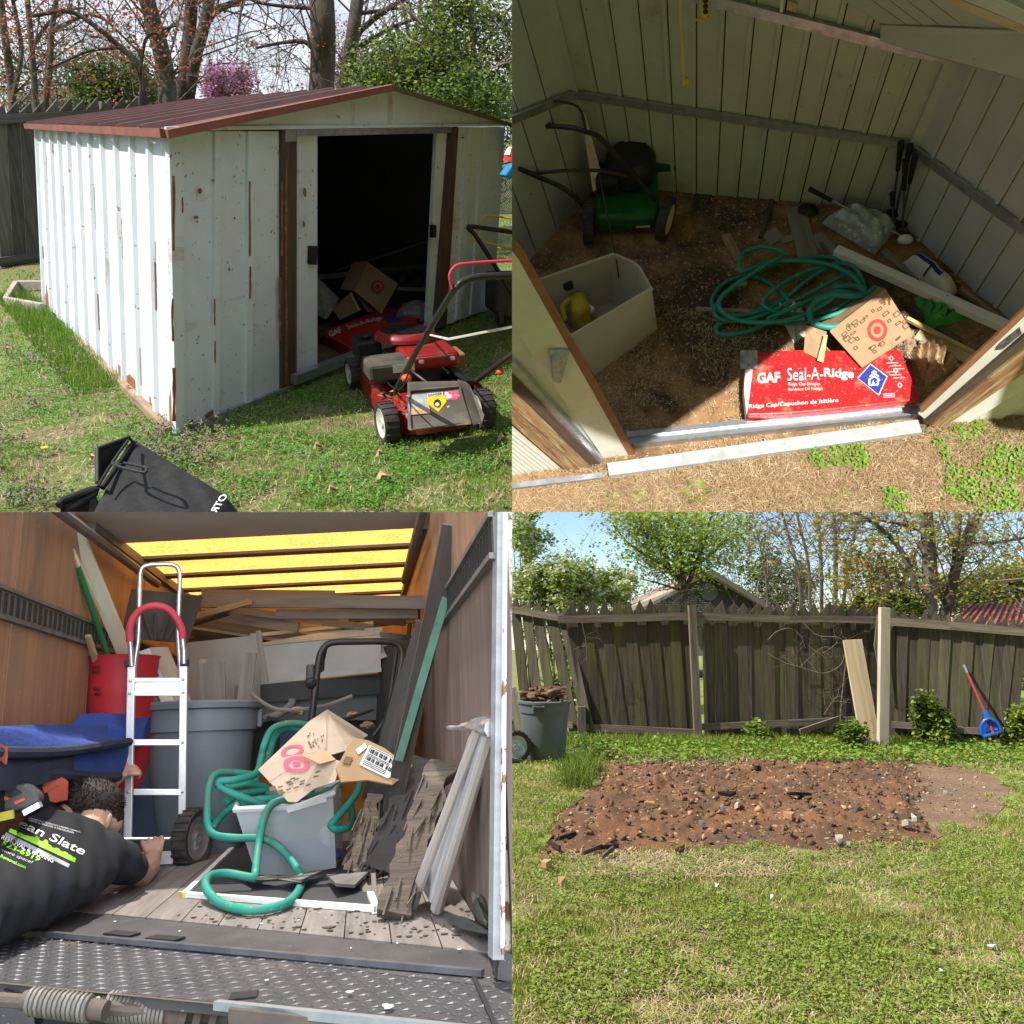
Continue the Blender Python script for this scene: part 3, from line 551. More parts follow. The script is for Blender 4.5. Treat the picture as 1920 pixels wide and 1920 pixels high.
# the second mower's handle reaching in from the right, and a dark bin by the wall
D0 = (P.G(940, 640)-P.o).dot(P.f)
q = lambda x, y: P.D(x, y, D0)
hm = thing(P, 'push_mower', 'second mower folded behind the red mower with black bar and yellow wire bail', 'lawn mower', P.G(945, 640))
part(hm, 'handlebar', MB().tube(catmull([q(965, 560), q(935, 510), q(915, 478), q(890, 440), q(880, 430), q(886, 425), q(965, 436)], 6), .018, 10), m_bar, True)
m_yw = plain('yellow_wire', (.62, .36, .05), rough=.4)
part(hm, 'bail_lever', MB().tube(catmull([q(965, 468), q(915, 456), q(888, 452), q(885, 444), q(895, 436), q(900, 420), q(908, 406), q(925, 405), q(965, 411)], 6), .008, 8), m_yw, True)
b = P.G(948, 600); mb = MB().lathe([(.20, .02), (.24, .06), (.27, .42), (.29, .43)], b, 16)
bn = thing(P, 'wheeled_bin', 'dark wheeled bin partly in view beside the right shed wall', 'bin', b)
part(bn, 'body', MB().prism([P.D(931, 520, D0+.5), P.D(990, 520, D0+.5), P.D(990, 604, D0+.5), P.D(929, 592, D0+.5)], P.f*.4), mat('dusty_bin', (.10, .09, .08), (.05, .05, .045), scale=5, rough=.8), bevel=.03)
part(bn, 'wheel', MB().lathe([(.03, -.02), (.07, -.02), (.07, .02), (.03, .02)], P.D(937, 598, D0+.45), 14, P.r), m_rubber, True)
# red and blue cap at the edge of the view
cD = D0-.2; c = P.D(966, 296, cD)
cap = thing(P, 'cap', 'red baseball cap with white front and blue bill at right end of shed', 'cap', c)
s_ = (P.D(946, 290, cD)-c).length
def crown(u, v):
    a = 2*math.pi*u; e = v*math.pi/2; return c+P.r*math.cos(a)*math.cos(e)*s_*1.05+P.f*math.sin(a)*math.cos(e)*s_*.95+UP*(math.sin(e)*s_*1.35-.25*s_-math.cos(a)*.0)
part(cap, 'crown', MB().grid(crown, 20, 8, None), plain('cap_red', (.72, .06, .045), rough=.8), True)
bl = [P.D(x, y, cD) for x, y in ((951, 305), (960, 306), (972, 318), (954, 330), (942, 332), (935, 327))]
part(cap, 'bill', MB().prism(bl, -P.f*.16), plain('cap_blue', (.03, .22, .50), rough=.8), bevel=.01)
part(cap, 'front_panel', MB().grid(lambda u, v: crown(.52+.12*u, .25+.4*v)+(-P.r)*.006-P.f*.006, 5, 4), m_wht, True)
# mesh fence glimpsed beyond
mb = MB()
wf = [P.D(930, 330, 9.5), P.D(975, 330, 9.5), P.D(975, 440, 9.5), P.D(930, 440, 9.5)]
for i in range(-14, 26):
    for sgn in (1, -1):
        x0 = 930+i*3.4; mb.beam(P.D(x0, 330, 9.5), P.D(x0+sgn*45, 402, 9.5), .006, .006)
single(P, 'wire_fence', mb, plain('zinc_wire', (.25, .26, .25), metal=.6, rough=.5), 'chain-link fence behind the right shed wall under the bushes', 'fence')
# ---------------------------------------------------------------- catcher bag on the grass
m_bag = mat('black_woven_bag', (.030, .030, .031), (.020, .020, .021), scale=40, rough=.85, bump=.25, bscale=160, c=(.07, .06, .05), cpos=(.55, .75), cscale=3, coord='object')
bag = thing(P, 'grass_bag', 'black mower grass catcher bag lying on its back in front of the shed', 'grass bag', P.G(270, 930))
K = lambda x, y, z: P.G(x, y, z)
cA0, cA1, cB1, cB0 = K(248, 823, .30), K(446, 943, .15), K(436, 1060, .07), K(150, 1010, .13)
def bagf(u, v):
    p = lerp(lerp(cA0, cA1, u), lerp(cB0, cB1, u), v); e = (1-abs(2*u-1)**5)*(1-abs(2*v-1)**4); p.z += .030*e+.006*math.sin(u*9+v*5)*e+.004*math.sin(u*23-v*14)*e-.05*max(0, u-.88)/.12; return p
mb = MB(); mb.grid(bagf, 36, 20)
for f_ in (lambda t: bagf(t, 0), lambda t: bagf(1, t), lambda t: bagf(1-t, 1), lambda t: bagf(0, 1-t)): mb.grid(lambda u, v: V(f_(u).x, f_(u).y, f_(u).z*(1-v)), 20, 3)
part(bag, 'bag_body', mb, m_bag, True)
fr = [K(183, 842, .34), K(242, 821, .33), K(250, 830, .30), K(192, 915, .24), K(183, 905, .22)]
part(bag, 'mouth_frame', MB().tube(fr, .012, 8, closed=True), m_dark, True)
part(bag, 'mouth_frame', MB().tube([K(110, 948, .20), K(118, 938, .21), K(172, 918, .23), K(182, 915, .23), K(178, 925, .21), K(125, 955, .17)], .016, 8), m_dark, True)
part(bag, 'mouth_flap', MB().prism([K(184, 843, .33), K(240, 822, .32), K(214, 868, .22), K(188, 906, .20)], P.f*.02), m_dark)
part(bag, 'lower_flap', MB().prism([K(113, 948, .18), K(172, 918, .22), K(190, 960, .12), K(190, 1000, .02), K(116, 1000, .02)], P.f*.02), m_bag)
part(bag, 'wire_handle', MB().tube(catmull([K(232, 868, .345), K(270, 876, .36), K(274, 881, .365), K(268, 886, .365), K(215, 872, .36), K(217, 858, .36), K(240, 826, .35)], 4), .006, 8), m_dark, True)
part(bag, 'wire_handle', MB().tube(catmull([K(184, 912, .27), K(208, 872, .32), K(216, 869, .33), K(228, 872, .34)], 4), .006, 8), m_dark, True)
part(bag, 'lettering', words(MB(), 'OTR', lambda a, b: K(417-a*22+b*-13.5+11, 928+a*34+b*-2.0, .215-.05*a), bold=.02, fit=(1, 1)), m_wht)
# ---------------------------------------------------------------- what lies inside the doorway
m_card = mat('corrugated_card', (.42, .285, .165), (.36, .24, .135), scale=5, rough=.85, bump=.08, c=(.30, .19, .10), cpos=(.62, .75), cscale=4)
m_cardedge = plain('card_edge', (.58, .42, .25), rough=.9); m_tgt = plain('red_print', (.52, .06, .05), rough=.8)
def flat(par, name, pts, m, th=.006, n=None, o=0):
    pts = [V(p) for p in pts]; n = n or (pts[1]-pts[0]).cross(pts[2]-pts[0]).normalized(); n = n if n.dot(P.o-pts[0]) > 0 else -n
    return part(par, name, MB().prism([p+n*o for p in pts], -n*th), m), n
def boxat(z, x, y): return P.G(x, y, z)
g = P.G
base = [g(620, 590, .16), g(690, 576, .16)]
bx = thing(P, 'cardboard_box', 'open cardboard box with a red ring target tipped over inside the doorway', 'cardboard box', g(690, 580, .1))
DB = (g(680, 588, .12)-P.o).dot(P.f); d_ = lambda x, y, k=0.0: P.D(x, y, DB+k)
fc, nn = flat(bx, 'box_side', [d_(665, 545, -.1), d_(690, 492, .15), d_(747, 532, .15), d_(715, 588, -.05)], m_card)
flat(bx, 'box_side', [d_(638, 541, .05), d_(662, 491, .3), d_(690, 491, .15), d_(664, 546, -.1)], m_card); flat(bx, 'box_flap', [d_(622, 578, -.05), d_(655, 551, -.1), d_(672, 583, -.15), d_(637, 600, -.1)], m_card); flat(bx, 'box_flap', [d_(655, 549, -.12), d_(659, 548, -.12), d_(676, 581, -.17), d_(672, 584, -.17)], m_cardedge)
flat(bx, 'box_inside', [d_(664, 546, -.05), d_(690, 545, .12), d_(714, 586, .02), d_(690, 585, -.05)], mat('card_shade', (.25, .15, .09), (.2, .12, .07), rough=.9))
pl = lambda x, y, o=.004: P.PL(x, y, d_(665, 545, -.1)+nn*o, nn)
def ring(x, y, r0, r1, ax, ay, pln, n=24): 
    mb = MB()
    for j in range(n):
        a, b = 2*math.pi*j/n, 2*math.pi*(j+1)/n; f_ = lambda r, t: pln(x+r*(ax[0]*math.cos(t)+ay[0]*math.sin(t)), y+r*(ax[1]*math.cos(t)+ay[1]*math.sin(t)))
        mb.add([f_(r0, a), f_(r1, a), f_(r1, b), f_(r0, b)], [(0, 1, 2, 3)])
    return mb
part(fc, 'target_print', ring(708, 537, 9, 13, (.9, .3), (-.35, .85), pl), m_tgt); part(fc, 'target_print', ring(708, 537, 0.2, 4.5, (.9, .3), (-.35, .85), pl), m_tgt)
m_shg = mat('red_wrapper', (.50, .018, .022), (.40, .015, .02), scale=3, rough=.35, c=(.30, .16, .09), cpos=(.60, .72), cscale=4); m_blue = plain('wrapper_blue', (.03, .05, .28), rough=.4)
sb = thing(P, 'shingle_bundle', 'red plastic-wrapped bundle of roof shingles lying just inside the sill', 'shingle bundle', g(700, 620))
z0 = .12; top = [g(602, 622, z0), g(725, 575, z0), g(798, 592, z0), g(655, 650, z0)]
sb1 = part(sb, 'wrapper', MB().prism(top, -UP*.09), m_shg, bevel=.01)
sg = lambda x, y: g(x, y, z0+.004)
part(sb1, 'badge', MB().prism([sg(718, 592), sg(745, 589), sg(757, 601), sg(728, 604)], UP*.002), m_blue)
part(sb1, 'lettering', words(MB(), 'GAF', lambda a, b: g(620+22*a-6*b, 632-10*a-9*b, z0+.004), bold=.03, fit=(1, 1)), m_wht); part(sb1, 'lettering', words(MB(), 'Seal-A-Ridge', lambda a, b: g(655+64*a-7*b, 618-18*a-8*b, z0+.004), bold=.01, fit=(1, 1)), m_wht); part(sb1, 'lettering', words(MB(), 'A-Ridge', lambda a, b: g(668+30*a-3*b, 646-10*a-5*b, z0-.02), fit=(1, 1)), m_wht)
part(sb, 'wrapper_end', MB().prism([g(600, 624, z0), g(655, 650, z0), g(640, 656, .03), g(600, 634, .03)], UP*.004), plain('torn_white_film', (.66, .65, .62), rough=.6))
single(P, 'paper_sack', MB().prism([d_(594, 519, .25), d_(604, 530, .25), d_(637, 560, .2), d_(625, 582, .1), d_(612, 601, 0), d_(592, 590, .1)], P.f*.06), mat('white_paper_print', (.62, .61, .58), (.42, .42, .42), scale=22, rough=.7, c=(.55, .08, .07), cpos=(.70, .72), cscale=9), 'crumpled white paper sack inside doorway left of the cardboard box', 'sack', bevel=.015)
single(P, 'trim_board', MB().beam(d_(594, 520, .6), d_(806, 499, .9), .045, .02, UP), m_galv, 'long pale metal trim strip crossing behind the tipped cardboard box', 'trim')
single(P, 'pole', MB().tube([d_(630, 507, .9), d_(806, 452, .9)], .012, 6), m_galv, 'thin pole leaning across the dark shed doorway', 'pole')
gb = MB().grid(lambda u, v: d_(746+46*u, 508+34*v, .5+.1*math.sin(u*9)*math.sin(v*7)), 8, 6, th=P.f*.08); single(P, 'green_bag', gb, plain('green_fabric', (.02, .13, .07), rough=.8), 'green fabric bag slumped at the back right of the dark doorway', 'bag', smooth=True)
single(P, 'plank', MB().beam(d_(745, 541, .25), d_(805, 543, .3), .03, .02, UP), m_tan, 'tan stick lying below the green bag inside the doorway', 'board')
mb = MB().ball(g(780, 585, .14), (.20, .16, .09), 14, 9, jit=.16); single(P, 'plastic_bag', mb, mat('clear_film', (.42, .42, .41), (.25, .25, .25), scale=9, rough=.2, thin=.3, bump=.4), 'crumpled clear plastic bag beside the right door', 'plastic bag', smooth=True)
single(P, 'dark_tarp', MB().grid(lambda u, v: d_(598+60*u, 470+60*v, 1.2+.1*math.sin(7*u)), 6, 5, th=P.f*.05), plain('dark_blue_cloth', (.02, .03, .05)), 'dark blue cloth heaped in the shed behind the left door', 'cloth')
# ---------------------------------------------------------------- trees beyond the shed
m_bark = mat('grey_bark', (.150, .128, .105), (.075, .064, .052), scale=6, stretch=(.5, 2, 1), rough=.9, bump=.5, bscale=18, c=(.20, .19, .15), cpos=(.60, .7), cscale=2)
m_bark2 = mat('brown_bark', (.11, .085, .062), (.06, .048, .038), scale=6, stretch=(.5, 2, 1), rough=.9, bump=.5)
m_twig = plain('grey_twigs', (.135, .112, .092), rough=.9); m_twig2 = plain('tan_twigs', (.24, .19, .145), rough=.9)
m_lf1 = plain('spring_leaf', (.15, .23, .03), rough=.5, thin=.35, coord='object'); m_lf2 = plain('light_leaf', (.29, .36, .06), rough=.5, thin=.35, coord='object'); m_lf3 = plain('dark_leaf', (.045, .085, .022), rough=.5, thin=.2, coord='object')
m_or = plain('orange_bud', (.42, .12, .05), rough=.7, thin=.3, coord='object'); m_or2 = plain('russet_bud', (.34, .14, .075), rough=.7, thin=.3, coord='object'); m_pk = plain('redbud_pink', (.42, .21, .37), rough=.7, thin=.3, coord='object'); m_pk2 = plain('redbud_light', (.58, .28, .50), rough=.7, thin=.3, coord='object'); m_yl = plain('yellow_bud', (.44, .36, .05), rough=.6, thin=.35, coord='object')
def tree(P, D, trunks, label, group, bark, tw=None, name='tree', leaves=None, cat='tree', seed=1):
    """trunks: (photo path, base width px, end width px, (branch count, length m, depth) or None)"""
    random.seed(seed); k = D*TAN/960; b = P.D(*trunks[0][0][0], D); b = V(b.x, b.y, 0)
    t = thing(P, name, label, cat, b, group); tk, br = MB(), MB(); tips = []
    for i, (path, w0, w1, sp) in enumerate(trunks):
        j = 0.25 if i else .1
        pts = [P.D(x, y, D+random.uniform(-1, 1)*j*(1 if n else 0)) for n, (x, y) in enumerate(path)]
        if i == 0 and pts[0].z > .05: pts = [V(pts[0].x, pts[0].y, -.05)]+pts
        c = catmull(pts, 5); n = len(c); tk.tube(c, [lerp(w0, w1, q/(n-1))*k*.54 for q in range(n)], 9 if w0 > 8 else 6)
        if sp: twigs(br, c, min(w1*k*.2, .018)+.003, sp[1], sp[0], sp[2], tips=tips, up=.22, t0=.1)
    part(t, 'trunk', tk, bark, True)
    if br.v: part(t, 'branches', br, tw or m_twig, kind='stuff')
    if leaves and tips:
        n, size, mats, jit = leaves[:4]; tips = [x for x in tips if len(leaves) < 5 or x.z > leaves[4]]; ii = rng.integers(0, len(tips), n); c = np.array([tuple(x) for x in tips])[ii]+rng.normal(0, jit, (n, 3)); leaflets(P, 'leaves', c, size, mats, rng.integers(0, len(mats), n), par=t, flat=.2)
    return t
grp = 'bare trees beyond the shed'
tree(TL, 19, [([(28, 240), (20, 150), (8, 60), (0, -10)], 13, 9, (6, 2.2, 3)), ([(22, 190), (40, 100), (30, 30), (22, -10)], 8, 5, (8, 1.8, 3))], 'grey forked bare tree at the left end behind the picket fence', grp, m_bark, seed=2)
tree(TL, 18, [([(72, 225), (64, 150), (57, 60), (50, -10)], 11, 7, (7, 2.0, 3)), ([(60, 90), (90, 45), (125, 20), (160, 15)], 6, 3, (8, 1.5, 2))], 'slim grey bare tree just right of the forked tree behind the fence', grp, m_bark, seed=3)
tree(TL, 17, [([(88, 225), (93, 130), (97, 60), (106, -10)], 10, 7, (6, 1.8, 3)), ([(96, 60), (120, 45), (170, 28), (210, 45)], 6, 3, (7, 1.4, 2))], 'slim bare trunk leaning right behind the fence pickets', grp, m_bark, seed=4)
tree(TL, 15, [([(270, 225), (268, 160), (255, 118), (225, 88), (180, 50), (130, 22), (60, 30)], 12, 5, (14, 1.5, 3)), ([(262, 135), (268, 95), (280, 66), (330, 48)], 7, 3, (8, 1.2, 2)), ([(225, 90), (170, 95), (110, 120), (60, 140)], 5, 2, (10, 1.2, 2))], 'arching tree with russet buds in front of the grey trunks', grp, m_bark2, leaves=(1100, .05, [m_or, m_or2], .10), seed=5)
tree(TL, 17, [([(318, 225), (312, 150), (303, 100), (288, 45), (272, -12)], 29, 22, (9, 2.4, 3)), ([(300, 90), (320, 50), (333, 45)], 5, 3, None)], 'thick grey trunk left of the forked pair behind the roof', grp, m_bark, leaves=(350, .055, [m_or, m_or2], .12), seed=6)
tree(TL, 18, [([(340, 225), (347, 140), (356, 50), (360, -12)], 22, 17, (7, 2.2, 3)), ([(352, 190), (366, 110), (384, 45), (395, -10)], 19, 15, (8, 2.2, 3)), ([(384, 45), (405, 20), (440, 5), (470, -8)], 12, 7, (8, 1.5, 2))], 'twin dark trunks rising from one foot behind the red roof', grp, m_bark2, leaves=(500, .05, [m_or], .12), seed=7)
tree(TL, 16, [([(603, 215), (606, 120), (606, 50), (603, -12)], 40, 37, (8, 2.5, 3)), ([(590, 95), (570, 78), (530, 80), (480, 90)], 9, 3, (12, 1.6, 3)), ([(600, 15), (560, 14), (500, 8), (470, 0)], 7, 3, (9, 1.5, 2))], 'widest dark trunk standing behind the shed ridge', grp, m_bark2, seed=8)
tree(TL, 16.6, [([(640, 215), (652, 130), (664, 50), (672, -12)], 24, 19, (8, 2.3, 3)), ([(662, 70), (690, 45), (730, 15), (760, -5)], 10, 5, (9, 1.5, 2)), ([(655, 100), (720, 60), (770, 38), (815, 36), (838, 55)], 7, 3, (12, 1.6, 3)), ([(666, 25), (700, 22), (740, 16), (775, 18)], 7, 3, (8, 1.5, 2))], 'dark trunk leaning right beside the widest trunk', grp, m_bark2, seed=9)
tree(TL, 14.5, [([(832, 225), (828, 110), (826, 50), (818, -12)], 21, 17, (10, 1.8, 3)), ([(828, 60), (850, 30), (880, 0), (900, -20)], 9, 5, (8, 1.4, 2))], 'tan trunk wrapped by green shrub right of the roof ridge', grp, m_bark, seed=10)
tree(TL, 20, [([(778, 200), (772, 110), (762, 40), (752, -12)], 9, 5, (9, 2, 3)), ([(776, 100), (782, 50), (790, -10)], 7, 4, (8, 2, 2))], 'thin pale forked stem between the dark trunks and the shrub', grp, m_bark, seed=11)
tree(TL, 12.5, [([(905, 225), (890, 120), (884, 50), (874, -12)], 10, 8, (14, 1.5, 3)), ([(885, 70), (905, 90), (935, 110), (965, 140)], 6, 3, (10, 1.2, 2)), ([(960, 10), (930, 50), (900, 100), (905, 150), (915, 190)], 3, 2, (9, .8, 2)), ([(815, 85), (800, 120), (775, 145), (740, 155)], 4, 2, (8, .8, 2))], 'tangled tan vine tree at the right edge above the shed eave', grp, m_twig2, m_twig2, seed=12)
def shrub(P, name, label, px, D, rx, rz, n, size, mats, group=None, cat='shrub', stems=9, depth=1.2, twig=m_twig, seed=3, wts=None, cz=None, clump=0):
    """a loose bush: stems fanning from its foot and leaves gathered round their ends; px: centre of the crown"""
    random.seed(seed); c = P.D(*px, D); b = V(c.x, c.y, 0); t = thing(P, name, label, cat, b, group); mb = MB(); tips = []
    for i in range(stems):
        e = c+P.r*random.uniform(-1, 1)*rx*.6+P.f*random.uniform(-1, 1)*depth*.6+UP*random.uniform(-.4, .6)*rz
        s0 = b+P.r*random.uniform(-.25, .25)*rx+P.f*random.uniform(-.2, .2); pts = [s0, lerp(s0, e, .5)+V(random.gauss(0, .08), random.gauss(0, .08), .1*rz), e]
        cc = catmull(pts, 4); mb.tube(cc, [lerp(.022, .006, q/(len(cc)-1)) for q in range(len(cc))], 5); twigs(mb, cc, .006, min(rx, rz)*.42, 6, 2, tips=tips, up=.15, n=3)
    part(t, 'stems', mb, twig, kind='stuff')
    k = clump or max(14, n//60)
    cl = rng.normal(0, 1, (k, 3)); cl /= np.linalg.norm(cl, axis=1)[:, None]; cl *= .8*rng.uniform(.3, 1.0, (k, 1))**.6
    cen = np.array(c)+cl[:, :1]*np.array(P.r)*rx+cl[:, 1:2]*np.array(P.f)*depth+cl[:, 2:3]*np.array((0, 0, 1))*rz
    tp = np.array([tuple(x) for x in tips]); cen = np.concatenate([cen, tp[rng.integers(0, len(tp), k//2)]])
    ii = rng.integers(0, len(cen), n); sd = min(rx, rz)*.17
    pts = cen[ii]+rng.normal(0, 1, (n, 3))*sd; pts = pts[pts[:, 2] > .02]; n = len(pts)
    leaflets(P, 'leaves', pts, size, mats, rng.choice(len(mats), n, p=wts), par=t, flat=.35); return t
sg2 = 'shrubs beyond the shed'
shrub(TL, 'shrub', 'light green leafy shrub behind the right slope of the roof', (770, 150), 13.5, 1.1, .8, 5200, .05, [m_lf1, m_lf2, m_lf3], sg2, seed=1)
shrub(TL, 'shrub', 'tall dense green shrub at the right edge above the shed', (885, 130), 12.8, 1.0, 1.25, 8200, .05, [m_lf1, m_lf2, m_lf3], sg2, seed=2)
shrub(TL, 'shrub', 'low green shrub against the right gable slope', (860, 195), 11.5, .9, .45, 3200, .045, [m_lf1, m_lf3], sg2, seed=4)
shrub(TL, 'evergreen_shrub', 'dark green evergreen behind the picket tops and russet tree', (225, 172), 21, 1.3, .75, 5200, .07, [m_lf3, m_lf1], sg2, seed=5)
shrub(TL, 'shrub', 'olive haze of young leaves between the left bare trunks', (120, 150), 24, 2.2, 1.6, 1900, .08, [m_lf1, m_twig2], sg2, seed=6, stems=20)
shrub(TL, 'redbud', 'pink flowering redbud left of the dark trunks', (430, 165), 27, .9, .7, 3600, .07, [m_pk, m_pk2], 'redbuds', 'tree', seed=7)
shrub(TL, 'redbud', 'dusky pink redbud seen between the two dark trunks', (668, 130), 26, 1.1, 1.2, 2400, .07, [m_pk, m_twig2], 'redbuds', 'tree', seed=8)
def thicket(P, label, x0, x1, y, D, h, n, seed, tw, leaf=None):
    random.seed(seed); mb = MB(); tips = []
    for i in range(n):
        b = P.D(random.uniform(x0, x1), y, D+random.uniform(-1.5, 1.5)); b.z = 0; l = h*random.uniform(.6, 1.1); d = V(random.gauss(0, .18), random.gauss(0, .18), 1); pts = [b]
        for j in range(4): d = (d+V(random.gauss(0, .12), random.gauss(0, .12), 0)).normalized(); pts.append(pts[-1]+d*l/4)
        mb.tube(pts, [.03, .024, .018, .011, .005], 4, cap=False); twigs(mb, pts, .010, l*.38, 7, 2, up=.4, n=3, tips=tips, t0=.2)
    o = single(P, 'thicket', mb, tw, label, 'thicket', kind='stuff')
    if leaf and tips:
        n2, size, mats = leaf; c = np.array([tuple(x) for x in tips])[rng.integers(0, len(tips), n2)]+rng.normal(0, .08, (n2, 3)); leaflets(P, 'thicket_leaves', c, size, mats, rng.integers(0, len(mats), n2), flat=.2)
thicket(TL, 'grey brown thicket of bare saplings beyond the shed', -40, 1000, 226, 30, 4.2, 70, 3, m_twig2, (1200, .09, [m_lf1, m_twig2]))
nb_ = thing(TL, 'house', 'brown roofed house far behind the left trees', 'house', TL.D(90, 215, 40))
part(nb_, 'roof', MB().prism([TL.D(20, 205, 40), TL.D(35, 180, 44), TL.D(140, 168, 44), TL.D(160, 195, 40)], UP*.15), mat('far_roof', (.17, .10, .08), (.13, .08, .07), scale=3, rough=.9))
part(nb_, 'wall', MB().prism([TL.D(24, 204, 41), TL.D(156, 194, 41), TL.D(156, 228, 41), TL.D(24, 230, 41)], TL.f*3), plain('far_wall', (.22, .19, .16)))
# ================================================================ top right: looking into the shed
P = TR
TR.sun((-.22, .36, -1.0), 5.0, 0.6, (1, .95, .88))
S0, S1 = P.G(1190, 858), P.G(1735, 795); T0 = P.VL(1050, 605, S0); fn2 = (S1-S0).cross(T0-S0).normalized(); fn2 = fn2 if fn2.y < 0 else -fn2
F = lambda x, y, o=0.0: P.PL(x, y, S0+fn2*o, fn2)
cBL, cBR = P.G(1120, 347), P.G(1662, 392); tBR = P.VL(1782, 112, cBR); bn = (cBR-cBL).cross(tBR-cBR).normalized(); bn = bn if bn.y < 0 else -bn
Bk = lambda x, y, o=0.0: P.PL(x, y, cBR+bn*o, bn)
wR = P.G(1890, 606); rn = (wR-cBR).cross(tBR-cBR).normalized(); rn = rn if rn.x < 0 else -rn
Rt = lambda x, y, o=0.0: P.PL(x, y, cBR+rn*o, rn)
tBL = Bk(1077, 175); g0 = P.G(1007, 472); ln = (g0-cBL).cross(tBL-cBL).normalized(); ln = ln if ln.x > 0 else -ln
Lf = lambda x, y, o=0.0: P.PL(x, y, cBL+ln*o, ln)
m_in = mat('olive_grey_inner_paint', (.47, .50, .455), (.41, .435, .395), scale=2.5, rough=.32, bump=.05, c=(.22, .20, .15), cpos=(.62, .78), cscale=2, d=(.2, .15, .09), dpos=(.72, .74), dscale=18)
m_in2 = mat('blue_grey_inner_paint', (.49, .52, .54), (.43, .455, .475), scale=2.5, rough=.42, bump=.05, d=(.2, .15, .09), dpos=(.72, .74), dscale=18)
sh = thing(P, 'shed', 'inside of the metal shed seen through its doorway with bare ribbed walls', 'shed', (cBL+cBR)/2)
up_b = (tBR-cBR)
# back wall: vertical panels, a shallow double seam between them
top = [(1045-118, -140), (1800+150, -140)]
nB = 14
xt0, xt1 = 950, 1790
def bseam(i):                                    # foot and head of seam i on the back wall
    t = i/nB; foot = lerp(cBL, cBR, t); return foot, foot+(lerp(tBL-cBL, (tBR-cBR), t)).normalized()*3.4
for i in range(nB):
    a0, a1 = bseam(i); b0, b1 = bseam(i+1); e = (b0-a0).normalized()*.005
    mb = MB().prism([a0+e, b0-e, b1-e, a1+e], -bn*.012, grain=UP); mb.prism([b0-e*9, b0-e*2.5, b1-e*2.5, b1-e*9], bn*.012, grain=UP)
    part(sh, 'wall_panel', mb, m_in)
part(sh, 'backing_sheet', MB().prism([p-bn*.03 for p in (bseam(0)[0], bseam(nB)[0], bseam(nB)[1], bseam(0)[1])], -bn*.01), m_blk)
# right wall panels
nR = 9
def rseam(i):
    t = i/nR; foot = lerp(cBR, wR+(wR-cBR)*.35, t); return foot, foot+up_b.normalized()*lerp(1.9, 2.6, t)
for i in range(nR):
    a0, a1 = rseam(i); b0, b1 = rseam(i+1); e = (b0-a0).normalized()*.006
    mb = MB().prism([a0+e, b0-e, b1-e, a1+e], -rn*.012, grain=UP); mb.prism([b0-e*5, b0+e*.2, b1+e*.2, b1-e*5], rn*.022, grain=UP); part(sh, 'wall_panel', mb, m_in2)
part(sh, 'backing_sheet', MB().prism([p-rn*.03 for p in (rseam(0)[0], rseam(nR)[0], rseam(nR)[1], rseam(0)[1])], -rn*.01), m_blk)
# left wall panels
nL = 9; lo = (P.G(1007, 472)-cBL).normalized()
for i in range(nL):
    a0 = cBL+lo*(i*.34); b0 = cBL+lo*((i+1)*.34); u = (tBL-cBL).normalized()*3.2; e = lo*.01
    mb = MB().prism([a0+e, b0-e, b0-e+u, a0+e+u], -ln*.012, grain=UP); mb.prism([b0-e*2.4, b0+e*.2, b0+e*.2+u, b0-e*2.4+u], ln*.014, grain=UP); part(sh, 'wall_panel', mb, m_in2)
part(sh, 'backing_sheet', MB().prism([cBL-ln*.03+V(0, .1, 0), cBL+lo*3.2-ln*.03, cBL+lo*3.2-ln*.03+(tBL-cBL).normalized()*3.2, cBL-ln*.03+(tBL-cBL).normalized()*3.2], -ln*.01), m_blk)
part(sh, 'corner_trim', MB().beam(cBR+bn*.01, cBR+up_b.normalized()*3.0+bn*.01, .09, .06, V(1, 0, 0)), m_in2); part(sh, 'corner_trim', MB().beam(cBL+bn*.01, cBL+(tBL-cBL).normalized()*3.3+bn*.01, .09, .06, V(1, 0, 0)), m_in2)
# rails and roof
part(sh, 'wall_rail', MB().beam(Bk(1077, 177, .03), Bk(1708, 273, .03), .075, .03, UP), m_galv)
part(sh, 'wall_rail', MB().beam(Bk(1300, -9, .03), Bk(1800, 116, .03), .085, .04, UP), m_galv)
part(sh, 'wall_rail', MB().beam(Rt(1706, 276, .03), Rt(1960, 462, .03), .08, .03, UP), m_galv)
part(sh, 'wall_rail', MB().beam(Lf(1078, 177, .03), Lf(930, 236, .03), .075, .03, UP), m_galv)
q = [Bk(1652, 44, .05), Bk(1650, 74, .05), Bk(1800, 118, .05), Rt(1940, 150, .03), Rt(1940, 56, .03)]
part(sh, 'eave_band', MB().prism(q, bn*.02), m_in2)
ra, rb, rc = Bk(1560, -12, .06), Bk(1655, 45, .06), Rt(1915, 56, .06); rpn = (rb-ra).cross(rc-ra).normalized(); rpn = rpn if rpn.dot(P.o-ra) > 0 else -rpn
RP = lambda x, y, o=0.0: P.PL(x, y, ra+rpn*o, rpn)
xs = [(1560, -12, 1655, 45), (1612, -14, 1698, 46), (1640, -20, 1727, 47), (1672, -20, 1760, 47), (1715, -20, 1805, 49), (1762, -20, 1905, 56)]
for (a, b, c, d), (a2, b2, c2, d2) in zip(xs, xs[1:]): part(sh, 'roof_panel', MB().prism([RP(a+3, b), RP(a2, b2), RP(c2, d2), RP(c+3, d)], -rpn*.012), m_in2)
part(sh, 'roof_panel', MB().prism([RP(1560, -12, -.02), RP(1780, -20, -.02), RP(1915, 58, -.02), RP(1655, 47, -.02)], -rpn*.012), m_in)
